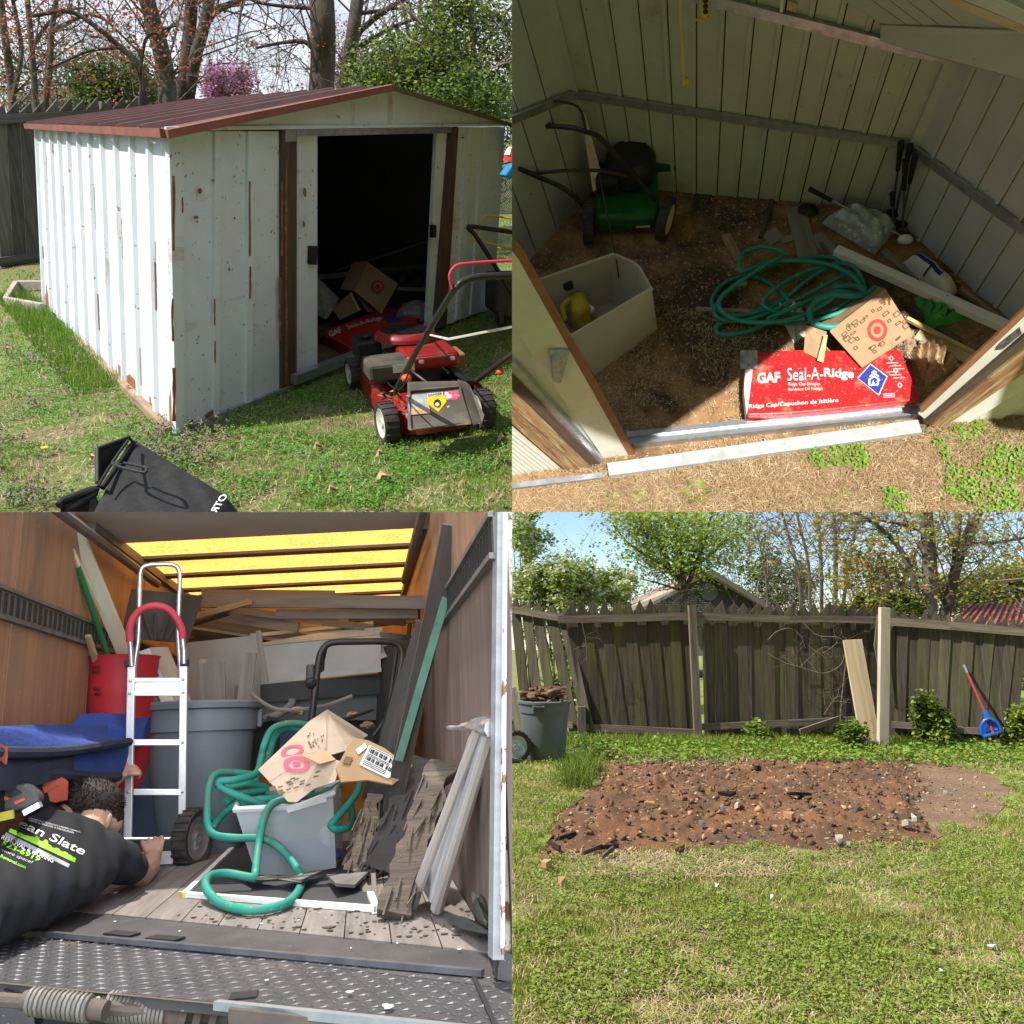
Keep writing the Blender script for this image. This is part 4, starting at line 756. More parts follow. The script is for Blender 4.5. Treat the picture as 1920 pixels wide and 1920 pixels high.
part(sh, 'rusty_lip', MB().prism([RP(1735, -12, .15), RP(1768, -12, .15), RP(1930, 52, .15), RP(1930, 68, .15), RP(1900, 56, .15)], -rpn*.02), mat('rust_wash', (.52, .36, .22), (.66, .58, .46), scale=5, rough=.7))
part(sh, 'roof_edge', MB().prism([RP(1760, -20, .25), RP(1960, -20, .25), RP(1960, 64, .25)], -rpn*.02), plain('pale_blue_paint', (.62, .68, .70), rough=.5)); part(sh, 'roof_edge', MB().prism([RP(1838, -12, .28), RP(1852, -12, .28), RP(1960, 40, .28), RP(1960, 34, .28)], -rpn*.02), m_white)
part(sh, 'gable_bracket', MB().prism([Bk(1463, -4, .08), Bk(1470, -4, .08), Bk(1468, 22, .08), Bk(1462, 22, .08)], bn*.01), m_wht); part(sh, 'gable_label', MB().prism([Bk(1478, 0, .02), Bk(1497, 8, .02), Bk(1492, 24, .02), Bk(1474, 17, .02)], bn*.004), mat('aged_sticker', (.52, .48, .26), (.42, .38, .2), scale=30))
# front: doors and posts
def fpan2(pts, o=0.0, th=.015, grain=None): return MB().prism([F(x, y, o) for x, y in pts], -fn2*th, grain=grain or F(*pts[1])-F(*pts[0]))
m_door = mat('door_white_paint', (.74, .74, .68), (.64, .64, .58), scale=4, rough=.45, bump=.12, c=(.42, .22, .09), cpos=(.68, .74), cscale=6)
m_rustpost = mat('rusty_striped_post', (.40, .27, .14), (.20, .085, .05), scale=9, stretch=(.3, 3, 1), rough=.7, bump=.3, c=(.46, .36, .20), cpos=(.52, .6), cscale=6, cstretch=(.4, 4, 1))
m_rustbrown = mat('rust_brown_edge', (.33, .155, .075), (.24, .11, .06), scale=12, rough=.8, bump=.2)
dl = part(sh, 'sliding_door', fpan2([(950, 455), (972, 485), (1180, 855), (1138, 868), (950, 596)], -.03), m_door)
part(sh, 'sliding_door', fpan2([(950, 596), (1138, 868), (1126, 872), (950, 690)], -.05), m_door)
part(dl, 'door_edge', fpan2([(950, 430), (965, 452), (985, 480), (1192, 853), (1180, 857), (972, 486), (950, 458)], -.028, .03), m_rustbrown)
lt = MB().prism([F(*p_, .0) for p_ in ((1029, 659), (1068, 659), (1066, 672), (1052, 719), (1036, 716))], -fn2*.02).prism([F(*p_, .05) for p_ in ((1036, 676), (1050, 676), (1050, 720), (1037, 717))], -fn2*.05)
part(dl, 'latch', lt, mat('chrome_latch', (.50, .52, .55), (.30, .32, .35), scale=20, metal=.15, rough=.3), bevel=.004)
part(sh, 'door_guide', fpan2([(950, 672), (962, 678), (1132, 866), (1126, 874), (950, 694)], .02, .05), m_galv)
part(sh, 'door_post', fpan2([(950, 694), (1128, 875), (1122, 890), (950, 722)], .04, .06), m_post)
part(sh, 'door_post', fpan2([(950, 722), (1122, 890), (1102, 893), (950, 752)], .05, .06), m_rustpost); part(sh, 'door_post', fpan2([(950, 755), (1100, 894), (1078, 898), (950, 786)], .055, .06), m_rustpost)
mb = fpan2([(950, 790), (1074, 896), (950, 908)], .02)
for i in range(12): mb.prism([F(950, 803+i*8.5, .028), F(950, 806+i*8.5, .028), F(1066-i*9.6, 896+i*.9, .028), F(1064-i*9.6, 895+i*.9, .028)], -fn2*.008)
part(sh, 'wall_panel', mb, m_door)
part(sh, 'bottom_rail', MB().beam(P.G(940, 916, .03), P.G(1130, 893, .03), .06, .05, UP), m_galv)
dr = part(sh, 'sliding_door', fpan2([(1722, 776), (1732, 768), (1935, 574), (1935, 618), (1738, 789)], .0), m_door)
part(dr, 'door_edge', fpan2([(1724, 764), (1935, 566), (1935, 580), (1730, 774)], .01, .02), m_rustbrown)
part(dr, 'black_tape', fpan2([(1866, 656), (1872, 646), (1912, 614), (1916, 626), (1880, 655)], .006, .008), mat('crinkled_black_tape', (.05, .05, .05), (.16, .16, .15), scale=20, rough=.4, bump=.4))
part(sh, 'door_post', fpan2([(1732, 793), (1738, 789), (1935, 619), (1935, 644), (1744, 798)], .03, .05), m_post)
part(sh, 'door_post', fpan2([(1742, 799), (1935, 644), (1935, 690), (1768, 802)], .05, .06), m_rustpost)
for a in ((1768, 802, 690, 722, 1806), (1806, 800, 722, 752, 1858), (1858, 794, 752, 785, 1930)):
    part(sh, 'wall_panel', MB().prism([F(a[0], a[1], .02), F(1935, a[2], .02), F(1935, a[3], .05), F(a[4], a[1]-3, .05)], -fn2*.012), m_door)
part(sh, 'sill_track', MB().beam(P.G(1176, 826, .03), P.G(1724, 768, .03), .14, .06, UP.cross(S1-S0)), m_galv)
for o in (.02, .10): part(sh, 'track_ridge', MB().beam(P.G(1176, 826, .075)+fn2*o-fn2*.06, P.G(1724, 768, .075)+fn2*o-fn2*.06, .02, .03, UP.cross(S1-S0)), m_galv)
m_ramp = mat('weathered_zinc_sill', (.52, .54, .54), (.36, .38, .38), scale=7, rough=.6, metal=.25, bump=.15, c=(.40, .30, .18), cpos=(.60, .75), cscale=4)
part(sh, 'sill_track', MB().beam(P.G(1140, 884, .03), P.G(1722, 803, .03), .12, .08, UP.cross(S1-S0)), m_ramp)
# added sheet above the view; its notched front edge cuts the doorway sun patch
q = [V(.95, 1.3, 5.98), V(1.69, 2.72, 4.96), V(2.10, 3.55, 4.36), V(2.72, 3.66, 4.28), V(3.20, 2.75, 4.95), V(3.75, 2.1, 5.6), V(5.2, 2.1, 5.7), V(5.2, 6.5, 3.0), V(1.5, 6.5, 2.32), V(-3.4, 6.5, 2.2), V(-1.8, 1.6, 5.9)]
part(sh, 'roof_sheet', MB().prism(q, UP*.02), m_in)
part(sh, 'wall_panel', MB().prism([V(-1.3, 6.46, 2.0), V(4.6, 6.46, 2.0), V(4.6, 6.46, 3.2), V(-1.3, 6.46, 3.2)], V(0, .02, 0)), m_in)
# ground outside and floor inside
m_dirt = mat('dirt_floor_brown', (.36, .215, .105), (.22, .125, .06), scale=5, rough=.95, bump=.6, c=(.06, .042, .03), cpos=(.45, .57), cscale=1.0, d=(.50, .35, .20), dpos=(.60, .66), dscale=42, coord='object')
m_straw = mat('straw_ground', (.36, .22, .11), (.26, .165, .085), scale=14, rough=.95, bump=.6, c=(.20, .12, .06), cpos=(.55, .65), cscale=3, coord='object')
single(P, 'ground', MB().prism([V(-6, .5, -.02), V(9, .5, -.02), V(9, 7.5, -.02), V(-6, 7.5, -.02)], -UP*.02), m_straw, kind='structure', base=(0, 0, 0))
part(sh, 'floor', MB().prism([P.G(1100, 885, .0), P.G(1740, 798, .0), V(3.1, 4.4, 0), cBR+V(.9, .1, 0), cBL+V(-.9, .1, 0), V(-2.4, 3.0, 0)], -UP*.015), m_dirt)
fl = lambda x, y, z=.006: P.G(x, y, z)
inside = [F(950, 1080), S0-fn2*.02, S1-fn2*.02, cBR, cBL, V(-3.5, 5, 0)]
lim = [P.G(1130, 893), P.G(1728, 808), P.G(1960, 775)]
def outside(x, y):                                # grass side of the sill
    a, b = lim[0], lim[1]; return (x-a.x)*(b.y-a.y)-(y-a.y)*(b.x-a.x) > 0
def greenish(x, y): return outside(x, y) & ((x*.8+vnoise(x, y, .3, 31)*1.4) > 2.05)
def ar(n, keep):
    a = np.c_[rng.uniform(-2, 4, n), rng.uniform(2.4, 5.0, n)]; R = np.array(P.R); q = (np.c_[a, np.zeros(n)]-np.array([0, 0, P.h])) @ R.T
    ok = (q[:, 0] > 0) & (q[:, 2] > -.02) & keep(a[:, 0], a[:, 1]); return a[ok], np.full(ok.sum(), 7.0)
a, d = ar(90000, outside); k = rng.random(len(a)); m_st3 = plain('straw_brown', (.30, .19, .10), rough=.85, coord='object')
blades(P, 'dry_straw', a, d, .13, .005, .5, [m_g4, m_g5, m_st3], np.where(k < .30, 0, np.where(k < .38, 1, 2)), lie=True)
a, d = ar(60000, greenish); k = rng.random(len(a)); blades(P, 'grass', a, d, .055, .006, .8, [m_g2, m_g1], (k < .4).astype(int))
a, d = ar(26000, lambda x, y: greenish(x, y) & (vnoise(x, y, .25, 33) > .5)); leaflets(P, 'clover', np.c_[a, rng.uniform(.02, .05, len(a))], .026, [m_g6, m_g2], rng.integers(0, 2, len(a)), flat=.8)
a, d = ar(50000, lambda x, y: ~outside(x, y) & (vnoise(x, y, .4, 35)+.5*vnoise(x, y, .1, 36) > .55)); blades(P, 'floor_chaff', a, d, .04, .004, .5, [m_g4, m_st3, m_g5], rng.integers(0, 3, len(a)), lie=True)
for nw, (x, y, r) in enumerate(((1150, 940, .10), (1305, 925, .13), (1200, 935, .09), (1235, 950, .08), (1560, 945, .09), (1580, 925, .08), (1880, 880, .1))):
    c = P.G(x, y); t = thing(P, 'weed', ['broad-leaved weed in the straw nearest the left white rail', 'largest broad-leaved weed in the straw under the sill', 'broad-leaved weed between the left and largest weeds', 'low weed at the bottom edge between two others', 'weed at the bottom edge under the red bundle', 'weed just under the sill below the red bundle', 'weed in the green grass at far right'][nw], 'weed', c, 'weeds in the straw')
    for j in range(6):
        w = j*1.05+x; dv = V(math.cos(w), math.sin(w), .5).normalized(); sd = dv.cross(UP).normalized()
        part(t, 'leaf', MB().grid(lambda u, v: c+dv*r*u*1.1+sd*(v-.5)*r*.55*math.sin(math.pi*min(1, u*.9+.1))-UP*(.25*r*u*u-.02*abs(v-.5)), 5, 2), m_lf2 if j % 2 else m_lf1, True)
# ---------------------------------------------------------------- things on the shed floor
def board(name, label, cat, p0, p1, w, t, m, group=None, z0=.02, z1=.02):
    return single(P, name, MB().beam(P.G(*p0, z0), P.G(*p1, z1), w, t, UP.cross(P.G(*p1)-P.G(*p0))), m, label, cat, group)
m_vinyl = mat('grey_vinyl_plank', (.30, .28, .25), (.20, .185, .165), scale=6, stretch=(.25, 3, 1), rough=.5, bump=.1)
gB = 'loose boards on the shed floor'
board('plank', 'wide grey plank flat on the floor above the hose coil', 'board', (1490, 388), (1515, 480), .19, .012, m_vinyl, gB, .012, .012)
board('plank', 'grey plank lying askew under the plastic-wrapped bundle', 'board', (1530, 440), (1605, 525), .14, .012, m_vinyl, gB, .026, .026)
board('plank', 'short tan board left of the hose coil', 'board', (1360, 440), (1385, 490), .09, .02, m_tan, gB, .02, .02)
board('plank', 'thin brown lath leaning near the back wall', 'board', (1447, 375), (1425, 446), .035, .02, m_oldwood, gB, .03, .03)
board('plank', 'narrow bare lath crossing under the left side of the hose', 'board', (1305, 580), (1420, 584), .04, .02, m_tan, gB, .02, .02)
board('plank', 'brown plank below the white trim right of the hose', 'board', (1600, 495), (1665, 545), .13, .02, m_oldwood, gB, .03, .03)
board('plank', 'long brown plank along the right wall base', 'board', (1760, 520), (1905, 610), .08, .03, m_oldwood, gB, .03, .03)
board('plank', 'yellowish stick behind the cardboard box', 'board', (1700, 597), (1845, 672), .035, .03, plain('fresh_pine', (.60, .44, .20), rough=.7), gB, .09, .05)
board('plank', 'wide pale board under the yellow stick', 'board', (1720, 625), (1855, 690), .13, .02, mat('pale_board', (.56, .45, .30), (.44, .34, .22), scale=6, stretch=(.3, 3, 1), rough=.8), gB, .04, .04)
board('plank', 'thin dark lath beside the right door', 'board', (1725, 640), (1820, 700), .04, .02, m_tan, gB, .07, .06)
for a in (('plank', 'brown lath lying under the right loops of the hose', 'board', (1620, 520), (1672, 575), .05, .02, m_oldwood, gB, .05, .05), ('plank', 'split grey board poking out above the vinyl post', 'board', (1655, 470), (1720, 520), .07, .02, m_vinyl, gB, .03, .03), ('plank', 'tan lath along the right wall behind the sack', 'board', (1800, 540), (1880, 600), .04, .02, m_tan, gB, .05, .05), ('plank', 'dark narrow board beneath the green fabric bag', 'board', (1700, 570), (1800, 640), .06, .02, m_oldwood, gB, .02, .02), ('plank', 'short grey offcut beside the small square tile', 'board', (1465, 452), (1488, 446), .07, .02, m_vinyl, gB, .015, .015), ('plank', 'thin dark stick left of the plastic bundle', 'board', (1540, 455), (1562, 500), .025, .02, m_oldwood, gB, .05, .05)): board(*a)
single(P, 'floor_tile', MB().box(P.G(1449, 443, .012), (.16, .16, .012), rz=.7), m_vinyl, 'small square grey tile lying left of the wide plank', 'tile')
single(P, 'vinyl_post', MB().beam(P.G(1566, 470, .12), P.G(1885, 612, .16), .085, .085, UP), mat('white_vinyl', (.80, .80, .80), (.72, .73, .75), scale=3, rough=.3), 'long white vinyl post lying diagonally toward the right door', 'post', bevel=.006)
# coiled hose
m_hose = mat('teal_hose', (.025, .24, .185), (.04, .31, .235), scale=7, rough=.5, bump=.06, c=(.11, .19, .13), cpos=(.54, .70), cscale=4, d=(.16, .30, .23), dpos=(.64, .68), dscale=40)
hp = [(1470, 560), (1400, 590), (1345, 610), (1355, 628), (1420, 615), (1480, 570), (1420, 520), (1360, 530), (1335, 570), (1380, 592), (1450, 575), (1520, 520), (1570, 490), (1530, 482), (1440, 500), (1370, 540), (1340, 590), (1400, 600), (1500, 560), (1590, 515), (1612, 545), (1560, 580), (1480, 590), (1430, 570), (1470, 530), (1540, 500), (1600, 500), (1625, 560), (1600, 600), (1545, 615), (1520, 590), (1545, 562), (1600, 553), (1560, 548), (1470, 585), (1440, 600), (1500, 605), (1600, 575), (1610, 530), (1550, 495), (1450, 490), (1392, 510), (1390, 480), (1425, 463), (1470, 475), (1430, 500), (1350, 560), (1380, 600), (1480, 600), (1560, 560)]
zs = [.03+.16*(i/len(hp))+.02*math.sin(i*1.7) for i in range(len(hp))]
cp = catmull([P.G(x, y, z) for (x, y), z in zip(hp, zs)], 7)
hs = thing(P, 'garden_hose', 'tangled coil of teal garden hose in the middle of the shed floor', 'hose', P.G(1480, 560)); part(hs, 'tubing', MB().tube(cp, .020, 10), m_hose, True)
part(hs, 'hose', MB().tube(catmull([P.G(1640, 540, .22), P.G(1615, 555, .22), P.G(1560, 553, .22), P.G(1525, 570, .22), P.G(1520, 600, .22), P.G(1550, 613, .22), P.G(1590, 606, .22), P.G(1622, 582, .22), P.G(1622, 548, .2), P.G(1600, 536, .15), P.G(1560, 540, .10)], 7), .027, 10), m_hose, True)
part(hs, 'coupling', MB().tube([P.G(1383, 533, .1), P.G(1400, 531, .1)], .022, 8), m_galv, True)
# red shingle bundle with its print
zt = .17
pk = thing(P, 'shingle_bundle', 'red wrapped shingle bundle with white lettering lying in the sunlit doorway', 'shingle bundle', P.G(1560, 715))
gz = lambda x, y, o=0: P.G(x, y, zt+o)
m_shg2 = mat('bright_red_wrapper', (.55, .022, .026), (.46, .018, .022), scale=2, rough=.32, c=(.40, .22, .13), cpos=(.54, .70), cscale=5, coord='object', d=(.52, .33, .22), dpos=(.64, .68), dscale=46)
ol = [(1402, 672), (1412, 660), (1500, 655), (1600, 657), (1688, 655), (1702, 690), (1726, 748), (1660, 757), (1560, 768), (1470, 776), (1402, 778), (1396, 720)]
w1 = part(pk, 'wrapper', MB().prism([gz(*p) for p in ol], -UP*.14), m_shg2, bevel=.012)
part(pk, 'wrapper_end', MB().prism([gz(x, y, .003) for x, y in ((1398, 690), (1412, 685), (1408, 720), (1403, 760), (1400, 778), (1395, 730))], -UP*.1), plain('white_film', (.80, .78, .74), rough=.4)); part(pk, 'torn_film', MB().grid(lambda u, v: gz(1388+32*u, 657+34*v, .02+.03*math.sin(9*u)*math.cos(7*v)), 6, 6), plain('grey_film', (.42, .43, .46), rough=.3), True)
def pr(txt, x0, y0, x1, y1, x2, y2, m=m_wht, **k):
    return part(w1, 'lettering', words(MB(), txt, lambda a, b: gz(x0+(x1-x0)*a+(x2-x0)*b, y0+(y1-y0)*a+(y2-y0)*b, .006), fit=(1, 1), **k), m)
pr('GAF', 1420, 719, 1463, 717, 1419.5, 699, bold=.035)
pr('Seal-A-', 1476, 714, 1543, 711.5, 1476, 690); pr('Ridge', 1545, 711, 1601, 714, 1545, 689.5, bold=.03)
pr('Ridge Cap Shingles', 1478, 724.5, 1538, 724, 1478, 717); pr('Bardeaux De Faîtage', 1478, 734, 1542, 732, 1478, 727.5)
pr('Ridge Cap/Capuchon de faîtière', 1404, 768, 1572, 756, 1404, 758, bold=.012)
bd = [(1607, 709), (1632, 682), (1664, 706), (1648, 742)]
part(w1, 'badge_border', MB().prism([gz(*p, .004) for p in bd], UP*.003), m_wht)
cx, cy = 1638, 710; bd2 = [(cx+(x-cx)*.93, cy+(y-cy)*.92) for x, y in bd]; part(w1, 'badge', MB().prism([gz(*p, .008) for p in bd2], UP*.003), mat('badge_blue', (.035, .055, .34), (.03, .04, .25), scale=30, rough=.4, d=(.5, .5, .6), dpos=(.66, .68), dscale=60))
def chev(y, w, h): return [(cx-w+1, y+h), (cx+1, y), (cx+w+1, y+h*.9), (cx+w+1, y+h+2.4), (cx+1, y+3), (cx-w+1, y+h+2.8)]
mb = MB()
for y, w, h in ((694, 5, 4), (699, 9, 6), (704, 11, 8)): 
    c_ = chev(y, w, h); mb.prism([gz(*p, .013) for p in (c_[0], c_[1], c_[4], c_[5])], UP*.002); mb.prism([gz(*p, .013) for p in (c_[1], c_[2], c_[3], c_[4])], UP*.002)
for l_ in (((1630, 712), (1630, 722)), ((1646, 711), (1646, 721)), ((1629, 722), (1647, 721))): mb.beam(gz(*l_[0], .014), gz(*l_[1], .014), .015, .003, UP.cross(gz(*l_[1])-gz(*l_[0])))
part(w1, 'badge_house', mb, m_wht); part(w1, 'lettering', words(MB(), '6', lambda a, b: gz(1635+5*a, 720-7*b, .014), bold=.02, fit=(1, 1)), m_wht)
for x, y in ((1671, 672), (1679, 695), (1687, 722)):
    part(w1, 'small_icon', MB().tube([gz(x-4, y, .01), gz(x, y-5, .01), gz(x+4, y, .01), gz(x, y+5, .01)], .006, 4, closed=True), m_wht)
for k in range(9): x, y = (1662+(k % 3)*6, 680+k*5.6) if k < 6 else (1656, 738+(k-6)*3); part(w1, 'small_print', MB().prism([gz(x, y, .006), gz(x+22, y-1, .006), gz(x+22, y+1, .006), gz(x, y+2, .006)], UP*.002), plain('faded_print', (.72, .40, .42), rough=.6))
# cardboard box with target
zb = .30
bx = thing(P, 'cardboard_box', 'cardboard box printed with line drawings and a red ring target on the shingles', 'cardboard box', P.G(1630, 640))
hq = lambda x, y: {0: 0}.get(0)
c0, c1, c3 = P.G(1556, 622, .22), P.G(1660, 541, .42), P.G(1615, 688, .2); c2 = P.PL(1712, 625, c0, (c1-c0).cross(c3-c0))
fc, nn = flat(bx, 'box_side', [c0, c1, c2, c3], m_card, .008); pl2 = lambda x, y, o=.004: P.PL(x, y, c0+nn*o, nn)
flat(bx, 'box_side', [P.G(1507, 660, .18), P.G(1511, 609, .30), P.G(1550, 622, .30), P.G(1544, 678, .19)], m_card, .008); flat(bx, 'box_flap', [P.G(1532, 676, .2), P.G(1545, 628, .32), P.G(1552, 628, .32), P.G(1544, 680, .2)], m_cardedge, .006)
flat(bx, 'box_side', [P.G(1556, 620, .22), P.G(1660, 541, .42), P.G(1640, 535, .12), P.G(1540, 605, .05)], m_card, .008); flat(bx, 'box_side', [P.G(1712, 625, .36), P.G(1615, 688, .20), P.G(1618, 684, .05), P.G(1700, 630, .05)], m_card, .008)
part(fc, 'target_print', ring(1645, 619, 12.5, 18.5, (1, 0), (0, 1.12), pl2, 30), m_tgt); part(fc, 'target_print', ring(1645, 619, .2, 7, (1, 0), (0, 1.12), pl2, 20), m_tgt)
m_ink = plain('brown_ink', (.17, .10, .05), rough=.9); ax_ = (104, -81); ay_ = (58, 66)
def bp(a, b, o=.004): return pl2(1556+ax_[0]*a+ay_[0]*b*.97, 622+ax_[1]*a+ay_[1]*b*.97, o)
mb = MB(); rs = random.Random(4)
for i in range(34):
    a, b = rs.uniform(.06, .92), rs.uniform(.06, .92); w, h = rs.uniform(.03, .09), rs.uniform(.03, .10)
    if abs(a-.46) < .2 and abs(b-.52) < .22: continue
    q = [(a, b), (a+w, b), (a+w, b+h), (a, b+h)]
    for (s0, s1) in zip(q, q[1:]+q[:1]): mb.beam(bp(*s0), bp(*s1), .006, .002, nn.cross(bp(*s1)-bp(*s0)))
part(fc, 'line_print', mb, m_ink, kind='stuff')
for x in (1659, 1668): part(fc, 'arrow_print', MB().prism([pl2(x-1.5, 572), pl2(x+1.5, 571), pl2(x+1, 562), pl2(x+3, 562), pl2(x-1, 557), pl2(x-5, 564), pl2(x-2.5, 563)], nn*.002), m_ink)
part(fc, 'stamp_print', MB().prism([pl2(1679, 636), pl2(1688, 629), pl2(1689, 633), pl2(1680, 640)], nn*.002), m_ink)
# tote with jug and plunger
zr = P.VL(1222, 540, P.G(1237, 620)).z
b3, b4 = P.G(1233, 618), P.G(1116, 706); r3, r4 = P.G(1222, 541, zr), P.G(1066, 632, zr); r2, r1 = P.G(1150, 477, zr), P.G(1008, 526, zr)
cc = (r1+r2+r3+r4)/4; b1, b2 = V(lerp(r1, cc, .12).x, lerp(r1, cc, .12).y, .01), V(lerp(r2, cc, .12).x, lerp(r2, cc, .12).y, .01)
m_tote = mat('milky_plastic', (.72, .70, .62), (.66, .63, .55), scale=3, rough=.35, thin=.5, alpha=.85, spec=.5)
tt = thing(P, 'storage_tote', 'milky translucent storage tote standing open behind the left door', 'storage tote', (b1+b2+b3+b4)/4)
mid23 = lerp(r2, r3, .5)+(r3-r4).normalized()*.07
rim = [r1, r2, lerp(r2, mid23, .6)+(r2-r1).normalized()*.02, mid23, r3, r4]; bot = [b1, b2, lerp(b2, b3, .3), lerp(b2, b3, .6), b3, b4]
mb = MB()
for i in range(6):
    j = (i+1) % 6; n_ = (rim[j]-rim[i]).cross(UP).normalized(); n_ = n_ if n_.dot(cc-rim[i]) > 0 else -n_
    mb.hexa([bot[i], bot[j], rim[j], rim[i]], [bot[i]+n_*.012, bot[j]+n_*.012, rim[j]+n_*.012, rim[i]+n_*.012])
part(tt, 'tub', mb.prism(bot, UP*.01), m_tote); part(tt, 'rim', MB().tube(rim, .017, 6, closed=True), m_tote, True)
zc = .12
j = thing(P, 'yellow_jug', 'yellow plastic jug with black cap and white spray head inside the tote', 'jug', P.G(1085, 600, .02))
c = P.G(1086, 585, .18); part(j, 'body', MB().box(c, (.17, .24, .34), rz=.5), mat('jug_yellow', (.62, .50, .04), (.55, .44, .03), scale=3, rough=.35, thin=.15), True, bevel=.05); part(j, 'cap', MB().lathe([(.045, 0), (.045, .06)], P.G(1067, 540, .42), 14, ax=V(-.3, .3, .9)), m_dark, True); part(j, 'handle', MB().tube(catmull([P.G(1068, 560, .38), P.G(1055, 575, .34), P.G(1060, 600, .25)], 5), .022, 8), MATS['jug_yellow'], True)
part(j, 'spray_head', MB().prism([P.G(1100, 570, .25), P.G(1116, 582, .22), P.G(1110, 590, .2), P.G(1094, 592, .2)], UP*.04), m_wht, bevel=.01)
pg = thing(P, 'plunger', 'thin rod with a black ball end standing in the back corner of the tote', 'plunger', P.G(1168, 546, .08)); part(pg, 'rod', MB().tube([P.G(1156, 478, .45), P.G(1166, 546, .1)], .009, 6), m_dark); part(pg, 'ball', MB().ball(P.G(1168, 547, .12), .05, 12, 8), m_dark, True)
single(P, 'wire', MB().tube(catmull([P.G(1125, 330, .9), P.G(1138, 400, .8), P.G(1154, 480, .6), P.G(1160, 520, .4)], 5), .006, 5), m_dark, 'thin dark cable hanging from the mower handle into the tote', 'cable')
# green mower
WR, WL, WF = P.G(1246, 438), P.G(1104, 444), P.G(1278, 398); ex = WR-WL; ey = (WF-WR)*1.25; eu, ev = ex.normalized(), (ey-ex*(ey.dot(ex)/ex.dot(ex))).normalized()
Mg = lambda u, v, z: WL+ex*u+ev*(v*.85)+UP*z
m_grn = mat('green_enamel', (.014, .13, .022), (.010, .085, .018), scale=5, rough=.4, bump=.05); m_cream = plain('cream_hub', (.62, .57, .40), rough=.6)
gm = thing(P, 'lawn_mower', 'old green mower with cream wheels in the dark back corner', 'lawn mower', Mg(.5, .5, 0))
for u, v, r in ((0, 0, .20), (1, 0, .20), (0.06, 1, .14), (1.08, .95, .14)): wheel(gm, Mg(u, v, r), r, .10, (eu-ev*.35) if u > .5 else -eu, m_cream)
part(gm, 'deck', MB().box(Mg(.5, .5, .22), (ex.length*.82, .95, .16), ex=eu, ey=ev), m_grn, True, bevel=.05); part(gm, 'front_bumper', MB().box(Mg(1.0, .82, .30), (.26, .34, .10), ex=eu, ey=ev), m_grn, bevel=.02); part(gm, 'rear_bar', MB().beam(Mg(.12, -.02, .16), Mg(.86, -.02, .16), .09, .03, UP), m_grn)
part(gm, 'bar_label', MB().prism([Mg(.62, -.045, .14), Mg(.80, -.045, .14), Mg(.80, -.045, .18), Mg(.62, -.045, .18)], -ev*.003), m_paper)
part(gm, 'engine', MB().lathe([(.20, .30), (.24, .34), (.24, .50), (.18, .58), (.05, .60)], Mg(.55, .55, 0), 20), m_dark, True); part(gm, 'air_filter', MB().box(Mg(.25, .35, .42), (.22, .2, .16), ex=eu, ey=ev), m_dark, bevel=.03)
hbm = [(1228, 375, .3), (1190, 330, .55), (1150, 285, .85), (1122, 256, 1.0), (1098, 247, 1.05), (1060, 238, 1.05), (950, 234, 1.05)]
part(gm, 'handlebar', MB().tube(catmull([P.G(*p) for p in hbm], 4), .022, 8), m_bar, True)
part(gm, 'handlebar', MB().tube(catmull([P.G(1104, 395, .3), P.G(1060, 355, .6), P.G(1000, 328, .85), P.G(950, 305, 1.0)], 4), .022, 8), m_bar, True); part(gm, 'bail_bar', MB().tube(catmull([P.G(1000, 325, .8), P.G(1060, 320, .8), P.G(1125, 320, .75), P.G(1175, 330, .6)], 4), .016, 8), m_bar, True); part(gm, 'upper_bail', MB().tube(catmull([P.G(950, 187, 1.25), P.G(1020, 190, 1.25), P.G(1070, 194, 1.2), P.G(1090, 210, 1.15), P.G(1098, 245, 1.05)], 5), .012, 8), m_bar, True)
single(P, 'siding_strip', MB().prism([P.G(1090, 212, .9), P.G(1097, 212, .9), P.G(1132, 345, .4), P.G(1112, 360, .4), P.G(1104, 310, .5)], UP*.01), mat('sunbleached_strip', (.72, .66, .50), (.55, .48, .36), scale=12, rough=.8), 'pale siding strip standing behind the green mower handle', 'strip')  # daylight through the corner gap, put into a pale strip's colour
# clubs in the corner and one lying loose
mC = plain('black_grip', (.02, .02, .02), rough=.8); mS = plain('steel_shaft', (.16, .16, .17), metal=.7, rough=.35)
for i, (xa, ya, xb, yb) in enumerate(((1690, 266, 1673, 398), (1707, 272, 1679, 400), (1716, 292, 1690, 420), (1673, 362, 1675, 425), (1698, 300, 1692, 440))):
    a = Rt(xa, ya, .10+.02*i) if i != 0 else Bk(xa, ya, .08); b = P.G(xb, yb, .04); t = thing(P, 'golf_club', ['golf club nearest the back wall, leaning in the shed corner', 'golf club with thick grip leaning right in the shed corner', 'golf club rightmost in the corner, against the right wall', 'shorter golf club standing at the front of the corner bundle', 'thin golf club crossing the others in the shed corner'][i], 'golf club', b, 'golf clubs in the corner')
    g_ = lerp(a, b, .38); part(t, 'grip', MB().tube([a, g_], [.028, .018], 8), mC, True); part(t, 'shaft', MB().tube([g_, b], .010, 6), mS, True); part(t, 'head', MB().ball(b, (.06, .035, .03), 8, 6), mC, True)
t = thing(P, 'golf_club', 'golf club lying loose across the plastic bundle with pale head', 'golf club', P.G(1600, 400)); a, b, c = P.G(1517, 354, .30), P.G(1560, 376, .28), P.G(1694, 444, .10)
part(t, 'grip', MB().tube([a, b], [.024, .017], 8), mC, True); part(t, 'shaft', MB().tube([b, c], .009, 6), m_galv, True); part(t, 'head', MB().ball(P.G(1697, 449, .1), (.07, .045, .05), 10, 8), m_wht, True)
single(P, 'work_glove', MB().ball(P.G(1516, 393, .03), (.10, .07, .04), 10, 7, jit=.12), m_dark, 'small black lump lying on the floor beside the wide plank', 'glove', smooth=True)
